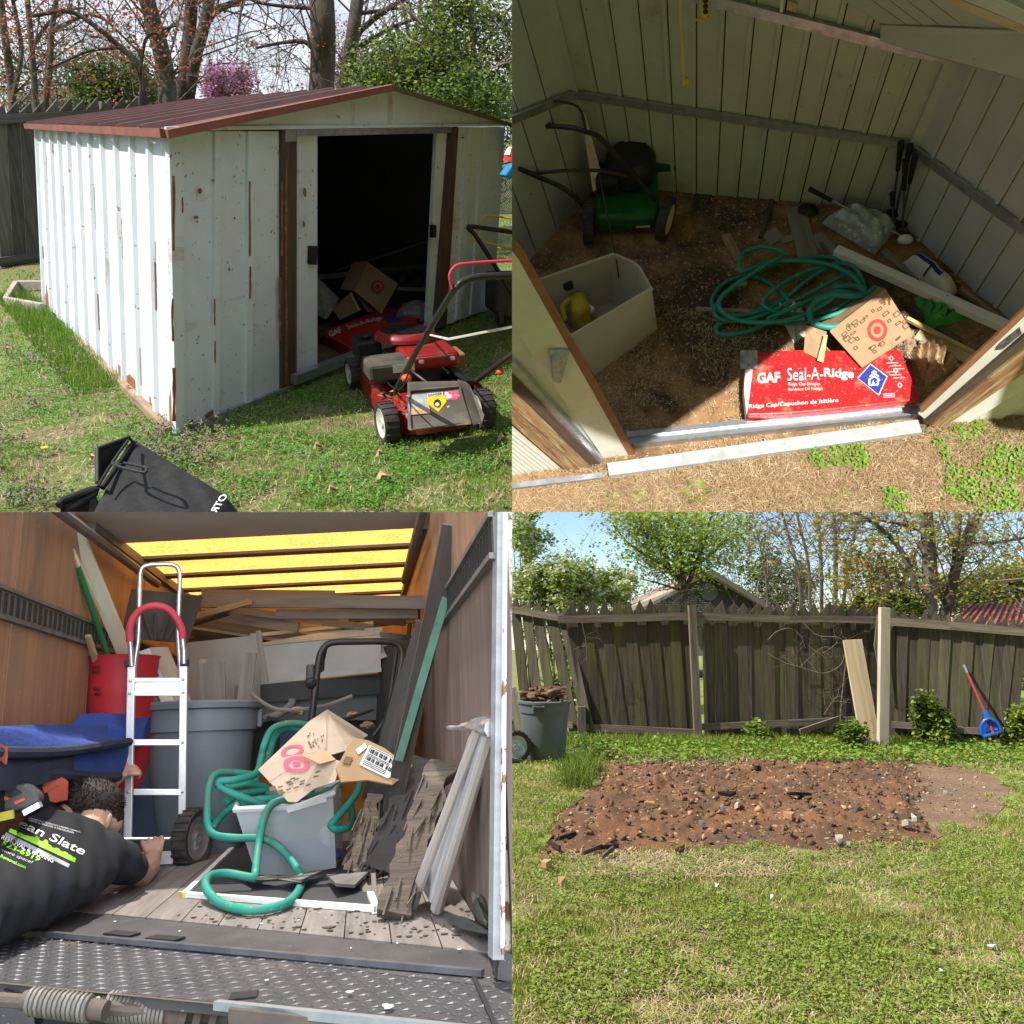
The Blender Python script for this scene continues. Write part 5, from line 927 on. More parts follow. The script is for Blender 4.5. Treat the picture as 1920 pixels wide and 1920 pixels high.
# wrapped bundle, sack, bags
m_film = mat('clear_wrap', (.62, .66, .68), (.30, .38, .40), scale=7, stretch=(1, 2.5, 1), rough=.12, bump=.6, bscale=12, thin=.25, spec=.8, d=(.85, .88, .9), dpos=(.58, .64), dscale=14)
q = [P.G(1540, 418, .03), P.G(1590, 395, .03), P.G(1682, 430, .03), P.G(1640, 478, .03)]
def wf(u, v): p = lerp(lerp(q[0], q[1], u), lerp(q[3], q[2], u), v); h = .20*(max(0, 1-abs(2*u-1)**4)*max(0, 1-abs(2*v-1)**4))**.5; return p+UP*(h*(1+.06*math.sin(u*17+v*9)+.05*math.sin(v*23-u*5)))
single(P, 'wrapped_bundle', MB().grid(wf, 22, 26), m_film, 'bundle wrapped in clear plastic film near the back right corner', 'bundle', smooth=True)
q2 = [P.G(1693, 492, .04), P.G(1716, 482, .04), P.G(1795, 548, .04), P.G(1770, 575, .04)]
def sf(u, v, o=0): p = lerp(lerp(q2[0], q2[1], u), lerp(q2[3], q2[2], u), v); h = .16*(max(0, 1-abs(2*u-1)**3)*max(0, 1-abs(2*v-1)**4))**.5; return p+UP*(h*(1+.05*math.sin(v*19))+o)
sk = thing(P, 'sack', 'grey white sack with dark blue stripe lying by the right wall', 'sack', P.G(1745, 530)); part(sk, 'body', MB().grid(sf, 14, 22), mat('sack_silver', (.62, .61, .58), (.52, .51, .49), scale=6, rough=.4, bump=.2), True); part(sk, 'blue_stripe', MB().grid(lambda u, v: sf(.32+.26*u, .05+.6*v, .006), 4, 12), plain('navy_print', (.02, .03, .16), rough=.5), True); part(sk, 'black_strap', MB().grid(lambda u, v: sf(.02+.5*v, .42+.035*u, .012), 2, 8), m_dark)
def crumple(label, name, pts, h, m, seed, cat, n=14):
    q = [P.G(*p) for p in pts]; r = random.Random(seed); ph = [r.uniform(0, 6) for _ in range(6)]
    def f(u, v): p = lerp(lerp(q[0], q[1], u), lerp(q[3], q[2], u), v); e = (max(0, 1-abs(2*u-1)**3)*max(0, 1-abs(2*v-1)**3))**.5; return p+UP*(.01+h*e*(.7+.3*math.sin(u*11+ph[0])*math.sin(v*9+ph[1])+.2*math.sin(u*23+v*17+ph[2])))
    return single(P, name, MB().grid(f, n, n), m, label, cat)
m_green = mat('lime_fabric', (.10, .46, .12), (.07, .36, .09), scale=5, rough=.7, thin=.2)
crumple('bright green fabric bag crumpled under the white vinyl post', 'green_bag', [(1722, 572), (1762, 566), (1812, 600), (1738, 622)], .20, m_green, 1, 'bag', 7)
crumple('dull green cloth corner poking out beyond the white post', 'green_cloth', [(1713, 560), (1745, 553), (1760, 580), (1722, 582)], .06, m_green, 2, 'cloth', 6)
crumple('tan plastic bag of debris sitting in the sun by the right door', 'plastic_bag', [(1703, 660), (1750, 645), (1795, 690), (1735, 728)], .22, mat('amber_film', (.62, .44, .25), (.42, .27, .13), scale=6, rough=.2, thin=.3, bump=.3, d=(.85, .78, .62), dpos=(.60, .66), dscale=16), 3, 'plastic bag', 18)
crumple('white crumpled paper bag tucked under the front of the hose coil', 'paper_bag', [(1450, 568), (1500, 560), (1515, 628), (1488, 645)], .10, mat('white_bag', (.66, .64, .60), (.50, .49, .47), scale=9, rough=.6), 4, 'bag', 8)
crumple('white torn film lying behind the cardboard box near the right door', 'torn_film', [(1720, 640), (1765, 628), (1785, 655), (1740, 668)], .05, m_wht, 5, 'plastic film', 9)
crumple('grey torn paper behind the right corner of the red bundle', 'torn_paper', [(1690, 628), (1712, 620), (1722, 660), (1700, 668)], .04, m_tan, 6, 'paper', 6)
# what hangs from the roof
single(P, 'pull_cord', MB().tube(catmull([Bk(1275, -12, .5), Bk(1276, 40, .5), Bk(1280, 100, .5), Bk(1282, 150, .5)], 4), .009, 6).ball(Bk(1286, 154, .5), .03, 7, 5, jit=.4), plain('yellow_cord', (.62, .50, .14), rough=.8), 'yellow cord with frayed knot hanging before the back wall', 'cord')
lv = thing(P, 'hanging_bracket', 'yellow perforated bracket with hook hanging from the roof at top', 'bracket', Bk(1323, 20, .5)); q = lambda x, y, o=.5: Bk(x, y, o)
part(lv, 'plate', MB().prism([q(1317, -8), q(1330, -8), q(1329, 22), q(1325, 31), q(1319, 30), q(1316, 22)], bn*.02), plain('safety_yellow', (.72, .47, .03), rough=.5))
for y in (2, 12, 22): part(lv, 'hole', MB().lathe([(.02, 0), (.018, .004)], q(1323, y, .523), 10, ax=bn), m_dark)
part(lv, 'hook', MB().tube(catmull([q(1327, 30), q(1325, 35), q(1315, 36), q(1303, 37)], 4), .010, 6), MATS['safety_yellow'], True)
# ================================================================ bottom left: the loaded truck
P = BL
def wd(x): return 3.99+(x*.0083 if x < 212 else 1.76+(x-212)*.0147)     # how far ahead the left wall lies
BL.sun((.10, -.30, -1.0), 3.6, 2.0, (1, .95, .86)); BL.sun((.08, 1.0, -.32), 4.2, 110, (.93, .96, 1.0))  # second lamp is an added wide fill that brightens the truck inside
XW0, XW1, ZC, YF = -1.55, .39, 1.89, 8.7
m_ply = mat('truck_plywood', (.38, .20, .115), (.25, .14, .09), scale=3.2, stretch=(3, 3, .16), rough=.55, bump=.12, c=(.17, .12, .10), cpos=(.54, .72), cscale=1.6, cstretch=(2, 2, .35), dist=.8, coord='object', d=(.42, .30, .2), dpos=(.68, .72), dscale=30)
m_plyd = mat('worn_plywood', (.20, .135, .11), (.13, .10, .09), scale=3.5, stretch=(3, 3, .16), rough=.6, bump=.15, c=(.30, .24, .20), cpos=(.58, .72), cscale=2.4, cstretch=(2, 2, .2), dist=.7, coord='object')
m_track = mat('greyed_steel_track', (.20, .19, .175), (.13, .125, .12), scale=8, rough=.55, metal=.4, bump=.1)
m_bow = plain('roof_bow_grey', (.16, .155, .14), rough=.6); m_head = mat('dusty_header', (.60, .55, .48), (.50, .46, .40), scale=2, rough=.7, coord='object')
def amber():
    m = mat('amber_fibreglass_roof', (.90, .45, .10), (.84, .34, .06), scale=5, rough=.6, c=(.72, .28, .04), cpos=(.56, .75), cscale=9, coord='object', d=(.97, .66, .25), dpos=(.55, .62), dscale=60, thin=.86); return m
m_amber = amber()
m_bed = mat('worn_floor_planks', (.235, .205, .185), (.15, .13, .12), scale=7, stretch=(3, .25, 1), rough=.7, bump=.3, c=(.09, .08, .08), cpos=(.55, .68), cscale=3, d=(.36, .33, .31), dpos=(.66, .7), dscale=50, coord='object')
m_steel = mat('dark_chequer_steel', (.085, .083, .088), (.055, .054, .058), scale=5, rough=.5, metal=.35, bump=.1, c=(.15, .12, .09), cpos=(.60, .72), cscale=4, rrand=.2, coord='object', d=(.30, .30, .31), dpos=(.66, .69), dscale=70)
m_steel2 = mat('chequer_tread', (.15, .15, .16), (.09, .09, .10), scale=12, rough=.4, metal=.4, coord='object')
m_rusty = mat('rusty_steel', (.125, .09, .07), (.075, .062, .055), scale=8, rough=.75, bump=.3, coord='object')
tk = thing(P, 'box_truck', 'inside of an open box truck with plywood walls and amber translucent roof', 'truck', V(-.5, 5, 0))
for i in range(5):
    y0, y1 = 3.0+i*1.15, 3.0+(i+1)*1.15
    part(tk, 'wall_panel', MB().prism([V(XW0, y0+.004, -.02), V(XW0, y1-.004, -.02), V(XW0, y1-.004, 1.18), V(XW0, y0+.004, 1.18)], V(-.03, 0, 0)), m_ply); part(tk, 'wall_panel', MB().prism([V(XW0, y0+.004, 1.33), V(XW0, y1-.004, 1.33), V(XW0, y1-.004, ZC), V(XW0, y0+.004, ZC)], V(-.03, 0, 0)), m_ply)
for i in range(6):
    y0, y1 = 2.42+i*1.06, 2.42+(i+1)*1.06
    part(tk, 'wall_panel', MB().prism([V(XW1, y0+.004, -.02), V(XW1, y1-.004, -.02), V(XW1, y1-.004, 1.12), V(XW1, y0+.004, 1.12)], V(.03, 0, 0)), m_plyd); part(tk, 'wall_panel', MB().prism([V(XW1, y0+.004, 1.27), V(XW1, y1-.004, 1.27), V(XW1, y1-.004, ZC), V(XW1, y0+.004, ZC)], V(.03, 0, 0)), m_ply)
for x, s, z, ya, yb in ((XW0, 1, 1.255, 3.0, 8.7), (XW1, -1, 1.195, 2.43, 8.7)):
    r = part(tk, 'tie_rail', MB().box((x+s*.004, (ya+yb)/2, z), (.012, yb-ya, .15)).box((x+s*.014, (ya+yb)/2, z+.063), (.022, yb-ya, .018)).box((x+s*.014, (ya+yb)/2, z-.063), (.022, yb-ya, .018)), m_track)
    mb = MB(); y = ya+.05
    while y < yb: mb.box((x+s*.013, y, z), (.008, .022, .085)); y += .07
    part(r, 'rail_slot', mb, m_blk, kind='stuff')
part(tk, 'front_wall', MB().box(((XW0+XW1)/2, YF, ZC/2), (XW1-XW0, .04, ZC)), mat('front_wall_ochre', (.50, .30, .13), (.42, .24, .10), scale=3, stretch=(4, 1, .2), rough=.6, coord='object'))
sk = lambda y: (y+.0, y-.25)                       # cross members run a little askew
def cross(y, wid, z, th, m, name, dy=-.42):
    return part(tk, name, MB().prism([V(XW0, y, z), V(XW1, y+dy, z), V(XW1, y+dy+wid, z), V(XW0, y+wid, z)], UP*th), m)
cross(2.2, 3.50, ZC-.012, .02, m_head, 'header_panel')
ys = [5.70, 6.22, 6.92, 7.62, 8.3]
for y in ys[1:]: cross(y, .13, ZC-.012, .02, m_bow, 'roof_bow')
yy = [5.70]+ys[1:]+[9.1]
for a, b in zip(yy, yy[1:]): part(tk, 'roof_panel', MB().add([V(XW0, a, ZC+.012), V(XW1, a-.42, ZC+.012), V(XW1, b-.424, ZC+.012), V(XW0, b-.004, ZC+.012)], [(0, 1, 2, 3)]), m_amber)
for x in (XW0+.02, XW1-.02): part(tk, 'roof_rail', MB().box((x, 6.9, ZC-.03), (.04, 3.6, .06)), m_bow)
part(tk, 'door_track', MB().tube([V(XW0+.10, 3.4, ZC-.14), V(XW0+.10, 6.4, ZC-.16)], .028, 8), m_track, True); part(tk, 'door_track', MB().tube([V(XW1-.08, 2.9, ZC-.14), V(XW1-.08, 6.4, ZC-.16)], .028, 8), m_track, True)
# floor planks and tail end (threshold runs askew to the walls, as seen)
def yt(x): return lerp(3.78, 2.73, (x+.93)/1.31)
npl = 13
for i in range(npl):
    x0 = XW0+(XW1-XW0)*i/npl; x1 = XW0+(XW1-XW0)*(i+1)/npl-.004
    part(tk, 'floor_plank', MB().prism([V(x0, yt(x0), 0), V(x1, yt(x1), 0), V(x1, YF, 0), V(x0, YF, 0)], -UP*.03, grain=V(0, 1, 0)), m_bed)
def strip(a, b, z0, m, name, th=.03, xa=-1.9, xb=.46):
    return part(tk, name, MB().prism([V(xa, yt(xa)-a, z0), V(xb, yt(xb)-a, z0), V(xb, yt(xb)-b, z0), V(xa, yt(xa)-b, z0)], -UP*th), m)
strip(.004, .36, -.004, mat('scuffed_threshold', (.10, .095, .095), (.065, .06, .062), scale=5, rough=.5, metal=.3, bump=.15, coord='object', d=(.28, .27, .27), dpos=(.68, .7), dscale=60), 'threshold')
part(tk, 'threshold_lip', MB().beam(P.G(90, 1751, .008), P.G(905, 1824, .008), .02, .016), m_steel2)
for a, b in (((205, 1748), (253, 1753)), ((282, 1757), (338, 1761))): part(tk, 'hinge_slot', MB().beam(P.G(*a, .001), P.G(*b, .001), .05, .006, V(0, 1, 0)), m_blk)
ql = [P.G(-120, 1742, -.006), P.G(905, 1826, -.006), P.G(960, 1832, -.006), P.G(1000, 1990, -.006), P.G(805, 1920, -.006), P.G(480, 1886, -.006), P.G(-120, 1829, -.006)]
gt = thing(P, 'tail_lift', 'dark chequer-plate tail lift platform hanging at the rear of the truck', 'tail lift', P.G(450, 1850, -.01))
part(gt, 'platform', MB().prism(ql, -UP*.03), m_steel)
mb = MB(); ax = (P.G(805, 1920)-P.G(480, 1886)).normalized(); ay = UP.cross(ax); o_ = P.G(480, 1886); poly = [(p.x, p.y) for p in ql]; n_ = 0
cand = [(i, j) for i in range(-48, 46) for j in range(-2, 40)]
pts = np.array([tuple((o_+ax*(i*.042)+ay*(j*.036+.02))[:2]) for i, j in cand]); okk = inpoly(pts[:, 0], pts[:, 1], poly)
for (i, j), ok, p in zip(cand, okk, pts):
    if not ok: continue
    c = V(p[0], p[1], -.005); d1 = (ax+ay*(.75 if (i+j) % 2 else -.75)).normalized(); d2 = UP.cross(d1)
    mb.add([c-d1*.017, c+d2*.0048, c+d1*.017, c-d2*.0048, c+UP*.0036], [(0, 1, 4), (1, 2, 4), (2, 3, 4), (3, 0, 4)])
part(gt, 'chequer_tread', mb, m_steel2, kind='stuff')
part(gt, 'platform_edge', MB().prism([P.G(-60, 1835, -.004), P.G(480, 1887, -.004), P.G(830, 1923, -.004), P.G(830, 1926, -.05), P.G(480, 1892, -.06), P.G(-60, 1842, -.05)], V(0, -.015, 0)), m_rusty)
part(gt, 'platform_seam', MB().beam(P.G(884, 1822, -.002), P.G(930, 1925, -.002), .012, .006), m_blk)
part(gt, 'cutout', MB().box(P.G(457, 1866, -.003), (.07, .06, .004)), m_blk)
part(gt, 'weld_lip', MB().beam(P.G(405, 1884, .0), P.G(900, 1935, .0), .02, .02), m_galv)
part(gt, 'lower_plate', MB().prism([P.D(428, 1892, 2.35), P.D(900, 1942, 2.2), P.D(900, 1990, 2.2), P.D(428, 1990, 2.35)], V(0, .02, 0)), m_rusty)
DS = 2.75
part(gt, 'torsion_rod', MB().tube([P.D(-30, 1872, DS+.02), P.D(430, 1908, DS-.1)], .018, 8), m_rusty, True)
for xa, ya, xb, yb, r, n in ((58, 1877, 172, 1892, .030, 13), (205, 1887, 318, 1902, .034, 15)):
    a, b = P.D(xa, ya, DS), P.D(xb, yb, DS-.06); pts = []; d_ = (b-a).normalized(); u = d_.orthogonal().normalized(); w = d_.cross(u)
    for i in range(n*10+1): t = i/(n*10); th = 2*math.pi*n*t; pts.append(lerp(a, b, t)+u*math.cos(th)*r+w*math.sin(th)*r)
    part(gt, 'coil_spring', MB().tube(pts, .0052*1.25, 6), mat('greasy_spring', (.21, .195, .17), (.12, .11, .10), scale=9, rough=.6, metal=.3), True)
    part(gt, 'spring_collar', MB().tube([a-d_*.02, a+d_*.01], r*.8, 12), m_rusty, True); part(gt, 'spring_collar', MB().tube([b-d_*.01, b+d_*.04], r*.85, 12), m_rusty, True)
for i, x in enumerate((335, 362, 392)): part(gt, 'hinge_plate', MB().tube([P.D(x, 1908+i, DS-.1), P.D(x+13, 1910+i, DS-.1)], .032, 14), m_rusty, True)
part(gt, 'bracket', MB().prism([P.D(0, 1862, DS+.2), P.D(60, 1866, DS+.2), P.D(66, 1935, DS+.2), P.D(0, 1935, DS+.2)], P.f*.1), m_steel)
part(tk, 'chassis', MB().prism([V(-2.2, 4.6, -.06), V(.45, 3.0, -.06), V(.45, 3.0, -.45), V(-2.2, 4.6, -.45)], V(0, .05, 0)), m_blk)
m_gnd = mat('grassy_ground', (.06, .10, .035), (.09, .085, .05), scale=8, rough=.95, bump=.5, coord='object')
single(P, 'ground', MB().prism([V(-8, -2, -.9), V(8, -2, -.9), V(8, 40, -.9), V(-8, 40, -.9)], -UP*.02), m_gnd, kind='structure', base=(0, 0, -.9))
# rear door frame at the right and what shows past it
fr = lambda x, y, d=2.42: P.D(x, y, d)
part(tk, 'door_jamb', MB().prism([P.D(933, 950, 2.36), P.D(947, 950, 2.36), P.D(945, 1800, 2.36), P.D(924, 1800, 2.36)], P.f*.05), mat('brushed_jamb', (.34, .355, .37), (.26, .27, .285), scale=5, stretch=(.2, 4, 1), rough=.5, metal=.2))
part(tk, 'door_seal', MB().prism([P.D(946, 950, 2.34), P.D(952, 950, 2.34), P.D(946, 1790, 2.34), P.D(941, 1790, 2.34)], P.f*.03), mat('flaking_white', (.78, .78, .76), (.70, .70, .68), scale=12, rough=.7, c=(.25, .13, .07), cpos=(.55, .58), cscale=14))
part(tk, 'rear_post', MB().prism([P.D(951, 950, 2.40), P.D(985, 950, 2.40), P.D(985, 1790, 2.40), P.D(947, 1790, 2.40)], P.f*.04), mat('rusted_white_post', (.74, .70, .62), (.60, .54, .45), scale=8, rough=.7, c=(.20, .095, .05), cpos=(.50, .56), cscale=12))
part(tk, 'rear_corner', MB().prism([P.D(938, 1785, 2.38), P.D(990, 1795, 2.38), P.D(990, 1850, 2.38), P.D(932, 1836, 2.38)], P.f*.05), m_steel)
# ---------------------------------------------------------------- hand truck
m_alu = mat('aluminium', (.78, .79, .80), (.66, .67, .68), scale=9, rough=.32, metal=.55, bump=.03); m_alu2 = mat('steel_tube', (.72, .72, .74), (.55, .55, .58), scale=9, rough=.25, metal=.8)
DH = 5.18; h_ = lambda x, y, k=0.0: P.D(x, y, DH+k)
ht = thing(P, 'hand_truck', 'aluminium hand truck with red loop grip standing upright in the truck', 'hand truck', P.G(295, 1618))
for a, b in (((247, 1248), (239, 1612)), ((345, 1246), (341, 1606))): part(ht, 'side_rail', MB().beam(h_(*a), h_(*b), .040, .03, V(1, 0, 0)), m_alu, bevel=.004)
part(ht, 'cross_plate', MB().prism([h_(251, 1275, .01), h_(341, 1275, .01), h_(341, 1302, .01), h_(250, 1302, .01)], P.f*.01), m_alu)
for y in (1275, 1301, 1392, 1485): part(ht, 'cross_bar', MB().beam(h_(250, y, -.005), h_(341, y, -.005), .032 if y > 1310 else .022, .025, UP), m_alu, bevel=.003)
part(ht, 'frame_loop', MB().tube(catmull([h_(252, 1275, .03), h_(253, 1240, .03), h_(259, 1200, .03), h_(261, 1140, .03), h_(262, 1090, .03), h_(265, 1068, .03), h_(276, 1060, .03), h_(300, 1058, .03), h_(324, 1059, .03), h_(335, 1068, .03), h_(337, 1090, .03), h_(334, 1180, .03), h_(337, 1240, .03), h_(338, 1275, .03)], 5), .013, 10), m_alu2, True)
part(ht, 'loop_tube', MB().tube([h_(247, 1248, -.02), h_(246, 1225, -.03), h_(244, 1200, -.04)], .015, 10), m_alu2, True); part(ht, 'loop_tube', MB().tube([h_(345, 1244, -.02), h_(345, 1220, -.03), h_(342, 1194, -.04)], .015, 10), m_alu2, True)
part(ht, 'grip', MB().tube(catmull([h_(244, 1203, -.04), h_(243, 1182, -.05), h_(249, 1161, -.06), h_(265, 1143, -.07), h_(290, 1136, -.08), h_(314, 1142, -.07), h_(331, 1160, -.06), h_(341, 1182, -.05), h_(342, 1197, -.04)], 5), .0205, 12), mat('red_grip', (.50, .05, .07), (.42, .04, .055), scale=6, rough=.55), True)
for x, y in ((243, 1244), (346, 1243)): part(ht, 'end_cap', MB().box(h_(x, y, -.005), (.045, .045, .04)), m_dark, bevel=.006)
for x, y in ((244, 1276), (343, 1274), (243, 1300), (343, 1298), (241, 1392), (342, 1392), (240, 1485), (341, 1485)): part(ht, 'bolt', MB().ball(h_(x, y, -.022), .008, 8, 5), m_alu2, True)
part(ht, 'toe_plate', MB().prism([h_(238, 1598, -.02), h_(340, 1596, -.02), h_(340, 1619, -.02), h_(238, 1624, -.02)], P.f*.02), m_alu); part(ht, 'axle', MB().tube([h_(212, 1573, -.03), h_(365, 1572, .03)], .010, 8), m_alu2, True)
wc = h_(361, 1572, .02); wheel(ht, wc, .155, .085, V(1, -.35, 0), m_alu2, 22); wheel(ht, h_(222, 1575, .06), .15, .08, V(-1, 0, 0), m_alu2, 22)
# ---------------------------------------------------------------- bins, blankets and boxes
m_gry = mat('grey_bin_plastic', (.17, .19, .215), (.14, .16, .18), scale=3, rough=.5, bump=.04)
def round_bin(P, name, label, base, r, h, m, group=None, n=32, hand=None):
    t = thing(P, name, label, 'bin', base, group)
    part(t, 'body', MB().lathe([(r*.80, 0), (r*.82, .01), (r*.95, h*.80), (r*1.0, h*.80), (r*1.0, h*.82), (r*1.02, h*.95)], base, n, cap=True), m, True)
    part(t, 'rim', MB().lathe([(r*1.02, h*.94), (r*1.08, h*.95), (r*1.09, h*.985), (r*1.05, h), (r*.98, h), (r*.96, h*.93)], base, n, cap=False), m, True)
    if hand:
        for d in hand: d = V(d).normalized(); s = UP.cross(d); c = base+d*r*1.02+UP*h*.875; part(t, 'side_grip', MB().box(c, (r*.09, r*.50, h*.13), ex=d, ey=s, ez=UP), m, bevel=.01); part(t, 'grip_recess', MB().box(c+d*r*.05, (r*.02, r*.40, h*.075), ex=d, ey=s, ez=UP), m_dark)
    return t
cb = P.D(362, 1600, 5.72); cb.z = 0
round_bin(P, 'trash_can', 'large grey round trash can behind the hand truck filled with boards', cb, .345, .86, m_gry, hand=[(-1, -.7, 0), (1, .2, 0)])
m_pap = mat('brown_paper', (.34, .22, .13), (.25, .16, .10), scale=5, rough=.9, bump=.2)
for i, (x, y, rx, rz) in enumerate(((395, 1352, .13, .07), (330, 1350, .12, .08), (280, 1358, .10, .05), (425, 1358, .08, .05))):
    single(P, 'crumpled_paper', MB().ball(P.D(x, y, 5.72), (rx, .12, rz), 10, 7, jit=.22), m_pap, ['brown crumpled paper beside the planks in the trash can', 'darker crumpled paper under the white box in the trash can', 'brown paper scrap at the left rim of the trash can', 'small paper lump at the right rim of the trash can'][i], 'paper', 'paper in the trash can', smooth=True)
rb = P.D(226, 1340, 5.52); rb = V(rb.x, rb.y, .0); zb = P.D(226, 1232, 5.52).z
rbt = thing(P, 'red_bin', 'red plastic bin with black lettering behind the blankets at the left wall', 'bin', rb)
m_rb = mat('red_bin_plastic', (.42, .028, .035), (.34, .02, .03), scale=3, rough=.5)
rr = .185
part(rbt, 'body', MB().lathe([(rr*.85, 0), (rr*.93, zb*.5), (rr*.95, zb*.53), (rr*.93, zb*.55), (rr, zb*.80), (rr*1.03, zb*.82), (rr*1.0, zb*.85), (rr*1.04, zb*.98), (rr*1.09, zb), (rr*.98, zb)], rb, 28), m_rb, True)
for txt, x0, y0 in (('WASTE', 171, 1256), ('ONLY', 172, 1264), ('TRASH', 173, 1296), ('ONLY', 174, 1305)):
    part(rbt, 'lettering', words(MB(), txt, lambda a, b: P.D(x0+16*a, y0-7*b, 5.30+.10*(1-a)), bold=.02, fit=(1, 1)), m_blk)
# quilted moving blankets
m_blu = mat('blue_quilt', (.035, .075, .30), (.025, .055, .22), scale=4, rough=.85, bump=.5, bscale=60, coord='object'); m_navy = mat('navy_quilt', (.035, .045, .075), (.02, .025, .05), scale=4, rough=.85, bump=.4, bscale=50, coord='object')
def pad(name, label, pts, m, h, seed, cat='blanket', group=None, edge=None, th=.07):
    """a folded soft pad: pts give its outline in the photo with a distance each"""
    r = random.Random(seed); q = [P.D(x, y, min(d, wd(x)-.12)) for x, y, d in pts]; a = [r.uniform(0, 6) for _ in range(4)]; t = thing(P, name, label, cat, q[-1], group)
    def f(u, v): p = lerp(lerp(q[0], q[1], u), lerp(q[3], q[2], u), v); return p+UP*(h*(.6*math.sin(u*4+a[0]+v*2)+.4*math.sin(v*5+a[1]-u*3))+.0025*math.sin(u*40+a[2])*math.sin(v*22))
    part(t, 'cover', MB().grid(f, 26, 12, th=-UP*th-P.f*-.0), m, True)
    if edge: part(t, 'edging', MB().tube([f(i/24, 1)-UP*th*.5 for i in range(25)], th*.62, 8), edge, True)
    return t
gq = 'folded moving blankets'
pad('moving_blanket', 'bright blue moving blanket on top of the pile with dark edging', [(-40, 1366, 9), (242, 1356, 5.6), (242, 1392, 5.1), (-40, 1398, 3.45)], m_blu, .035, 1, group=gq, edge=m_navy, th=.036)
pad('moving_blanket', 'lower blue moving blanket spilling toward the kneeling man', [(20, 1398, 4.0), (245, 1388, 5.2), (222, 1448, 4.95), (85, 1446, 4.1)], m_blu, .035, 2, group=gq, edge=m_navy, th=.04)
pad('moving_blanket', 'blue blanket heaped at the back against the red bin', [(150, 1344, 9), (285, 1336, 5.5), (270, 1366, 5.3), (120, 1370, 4.9)], m_blu, .02, 3, group=gq, th=.10)
pad('moving_blanket', 'dark navy blanket under the blue ones by the left wall', [(-40, 1380, 9), (60, 1400, 9), (140, 1425, 4.4), (-40, 1430, 3.4)], m_navy, .02, 4, group=gq, th=.08)
pad('black_bag', 'black soft bag under the blue blankets beside the man', [(-40, 1425, 9), (150, 1425, 4.6), (150, 1498, 4.55), (-40, 1508, 3.78)], mat('black_nylon', (.022, .024, .03), (.014, .015, .02), scale=5, rough=.6, bump=.3), .015, 5, 'bag', th=.05)
pad('dark_cloth', 'dark bundle on the floor behind the hand truck rails', [(225, 1425, 5.45), (275, 1420, 5.5), (300, 1600, 5.35), (215, 1600, 5.2)], m_navy, .02, 6, 'cloth', th=.06)
single(P, 'orange_strap', MB().grid(lambda u, v: P.D(25+103*u, 1453+20*u+16*v+4*math.sin(u*5), 3.95+.3*u+.03*v)+UP*(.02*math.sin(u*9+v*4)), 16, 5, th=-UP*.03), mat('coral_fabric', (.55, .12, .08), (.45, .09, .06), scale=8, rough=.7, bump=.2), 'coral orange folded strap lying on the black bag', 'strap', smooth=True)
single(P, 'orange_strap', MB().grid(lambda u, v: P.D(-5+20*u, 1402+16*v-6*u, 3.6)+UP*.01*math.sin(u*5), 6, 4, th=-UP*.03), MATS['coral_fabric'], 'orange cloth corner at the left edge below the blue blanket', 'strap')
tl_ = thing(P, 'power_tool', 'dark grey and orange jigsaw lying on the bag behind the man', 'power tool', P.D(40, 1510, 3.75)); d4 = lambda x, y, k=0: P.D(x, y-4, 3.75+k)
part(tl_, 'body', MB().prism([d4(-20, 1494), d4(28, 1476), d4(46, 1473), d4(72, 1492), d4(75, 1508), d4(50, 1521), d4(0, 1528), d4(-20, 1526)], P.f*.09), mat('tool_grey', (.075, .07, .07), (.05, .05, .05), scale=6, rough=.5), bevel=.012)
part(tl_, 'grip_hole', MB().prism([d4(10, 1490, -.01), d4(28, 1482, -.01), d4(40, 1490, -.01), d4(18, 1500, -.01)], P.f*.01), m_blk); part(tl_, 'orange_trim', MB().prism([d4(-20, 1498, -.006), d4(8, 1496, -.006), d4(20, 1502, -.006), d4(4, 1506, -.006), d4(-20, 1508, -.006)], P.f*.01), plain('tool_orange', (.62, .10, .03), rough=.5)); part(tl_, 'orange_trim', MB().prism([d4(26, 1508, -.006), d4(45, 1500, -.006), d4(47, 1504, -.006), d4(28, 1513, -.006)], P.f*.01), MATS['tool_orange']); part(tl_, 'shoe', MB().beam(d4(46, 1528, -.01), d4(76, 1512, -.01), .02, .05, UP), m_alu2)
single(P, 'yellow_strap', MB().beam(d4(-10, 1538, -.1), d4(26, 1530, -.1), .03, .02, UP), plain('olive_yellow', (.40, .34, .04)), 'short yellow strip beside the jigsaw at the left edge', 'strap')
# ---------------------------------------------------------------- tote, hose, cardboard
DT = 4.42; t_ = lambda x, y, k=0.0: P.D(x, y, DT+k)
tt = thing(P, 'storage_tote', 'clear plastic storage tote holding hose, tapering to the floor beside the planks', 'storage tote', P.G(560, 1635))
m_clear = mat('cloudy_clear_plastic', (.58, .62, .64), (.50, .55, .58), scale=2.5, rough=.25, thin=.12, alpha=.34, spec=.6, coord='object')
rim = [t_(441, 1518), t_(560, 1512), t_(624, 1487), t_(640, 1468, .35), t_(560, 1478, .5), t_(450, 1490, .4)]; bot = [t_(480, 1641), t_(560, 1640), t_(630, 1627), t_(643, 1590, .3), t_(570, 1590, .45), t_(490, 1595, .4)]
mb = MB(); cc = sum(rim, V(0, 0, 0))/6
for i in range(6):
    j = (i+1) % 6; n_ = (rim[j]-rim[i]).cross(UP).normalized(); n_ = n_ if n_.dot(cc-rim[i]) > 0 else -n_
    mb.hexa([bot[i], bot[j], rim[j], rim[i]], [bot[i]+n_*.006, bot[j]+n_*.006, rim[j]+n_*.006, rim[i]+n_*.006])
part(tt, 'tub', mb, m_clear); part(tt, 'rim', MB().tube(rim, .016, 6, closed=True), plain('milky_rim', (.66, .68, .68), rough=.3), True)
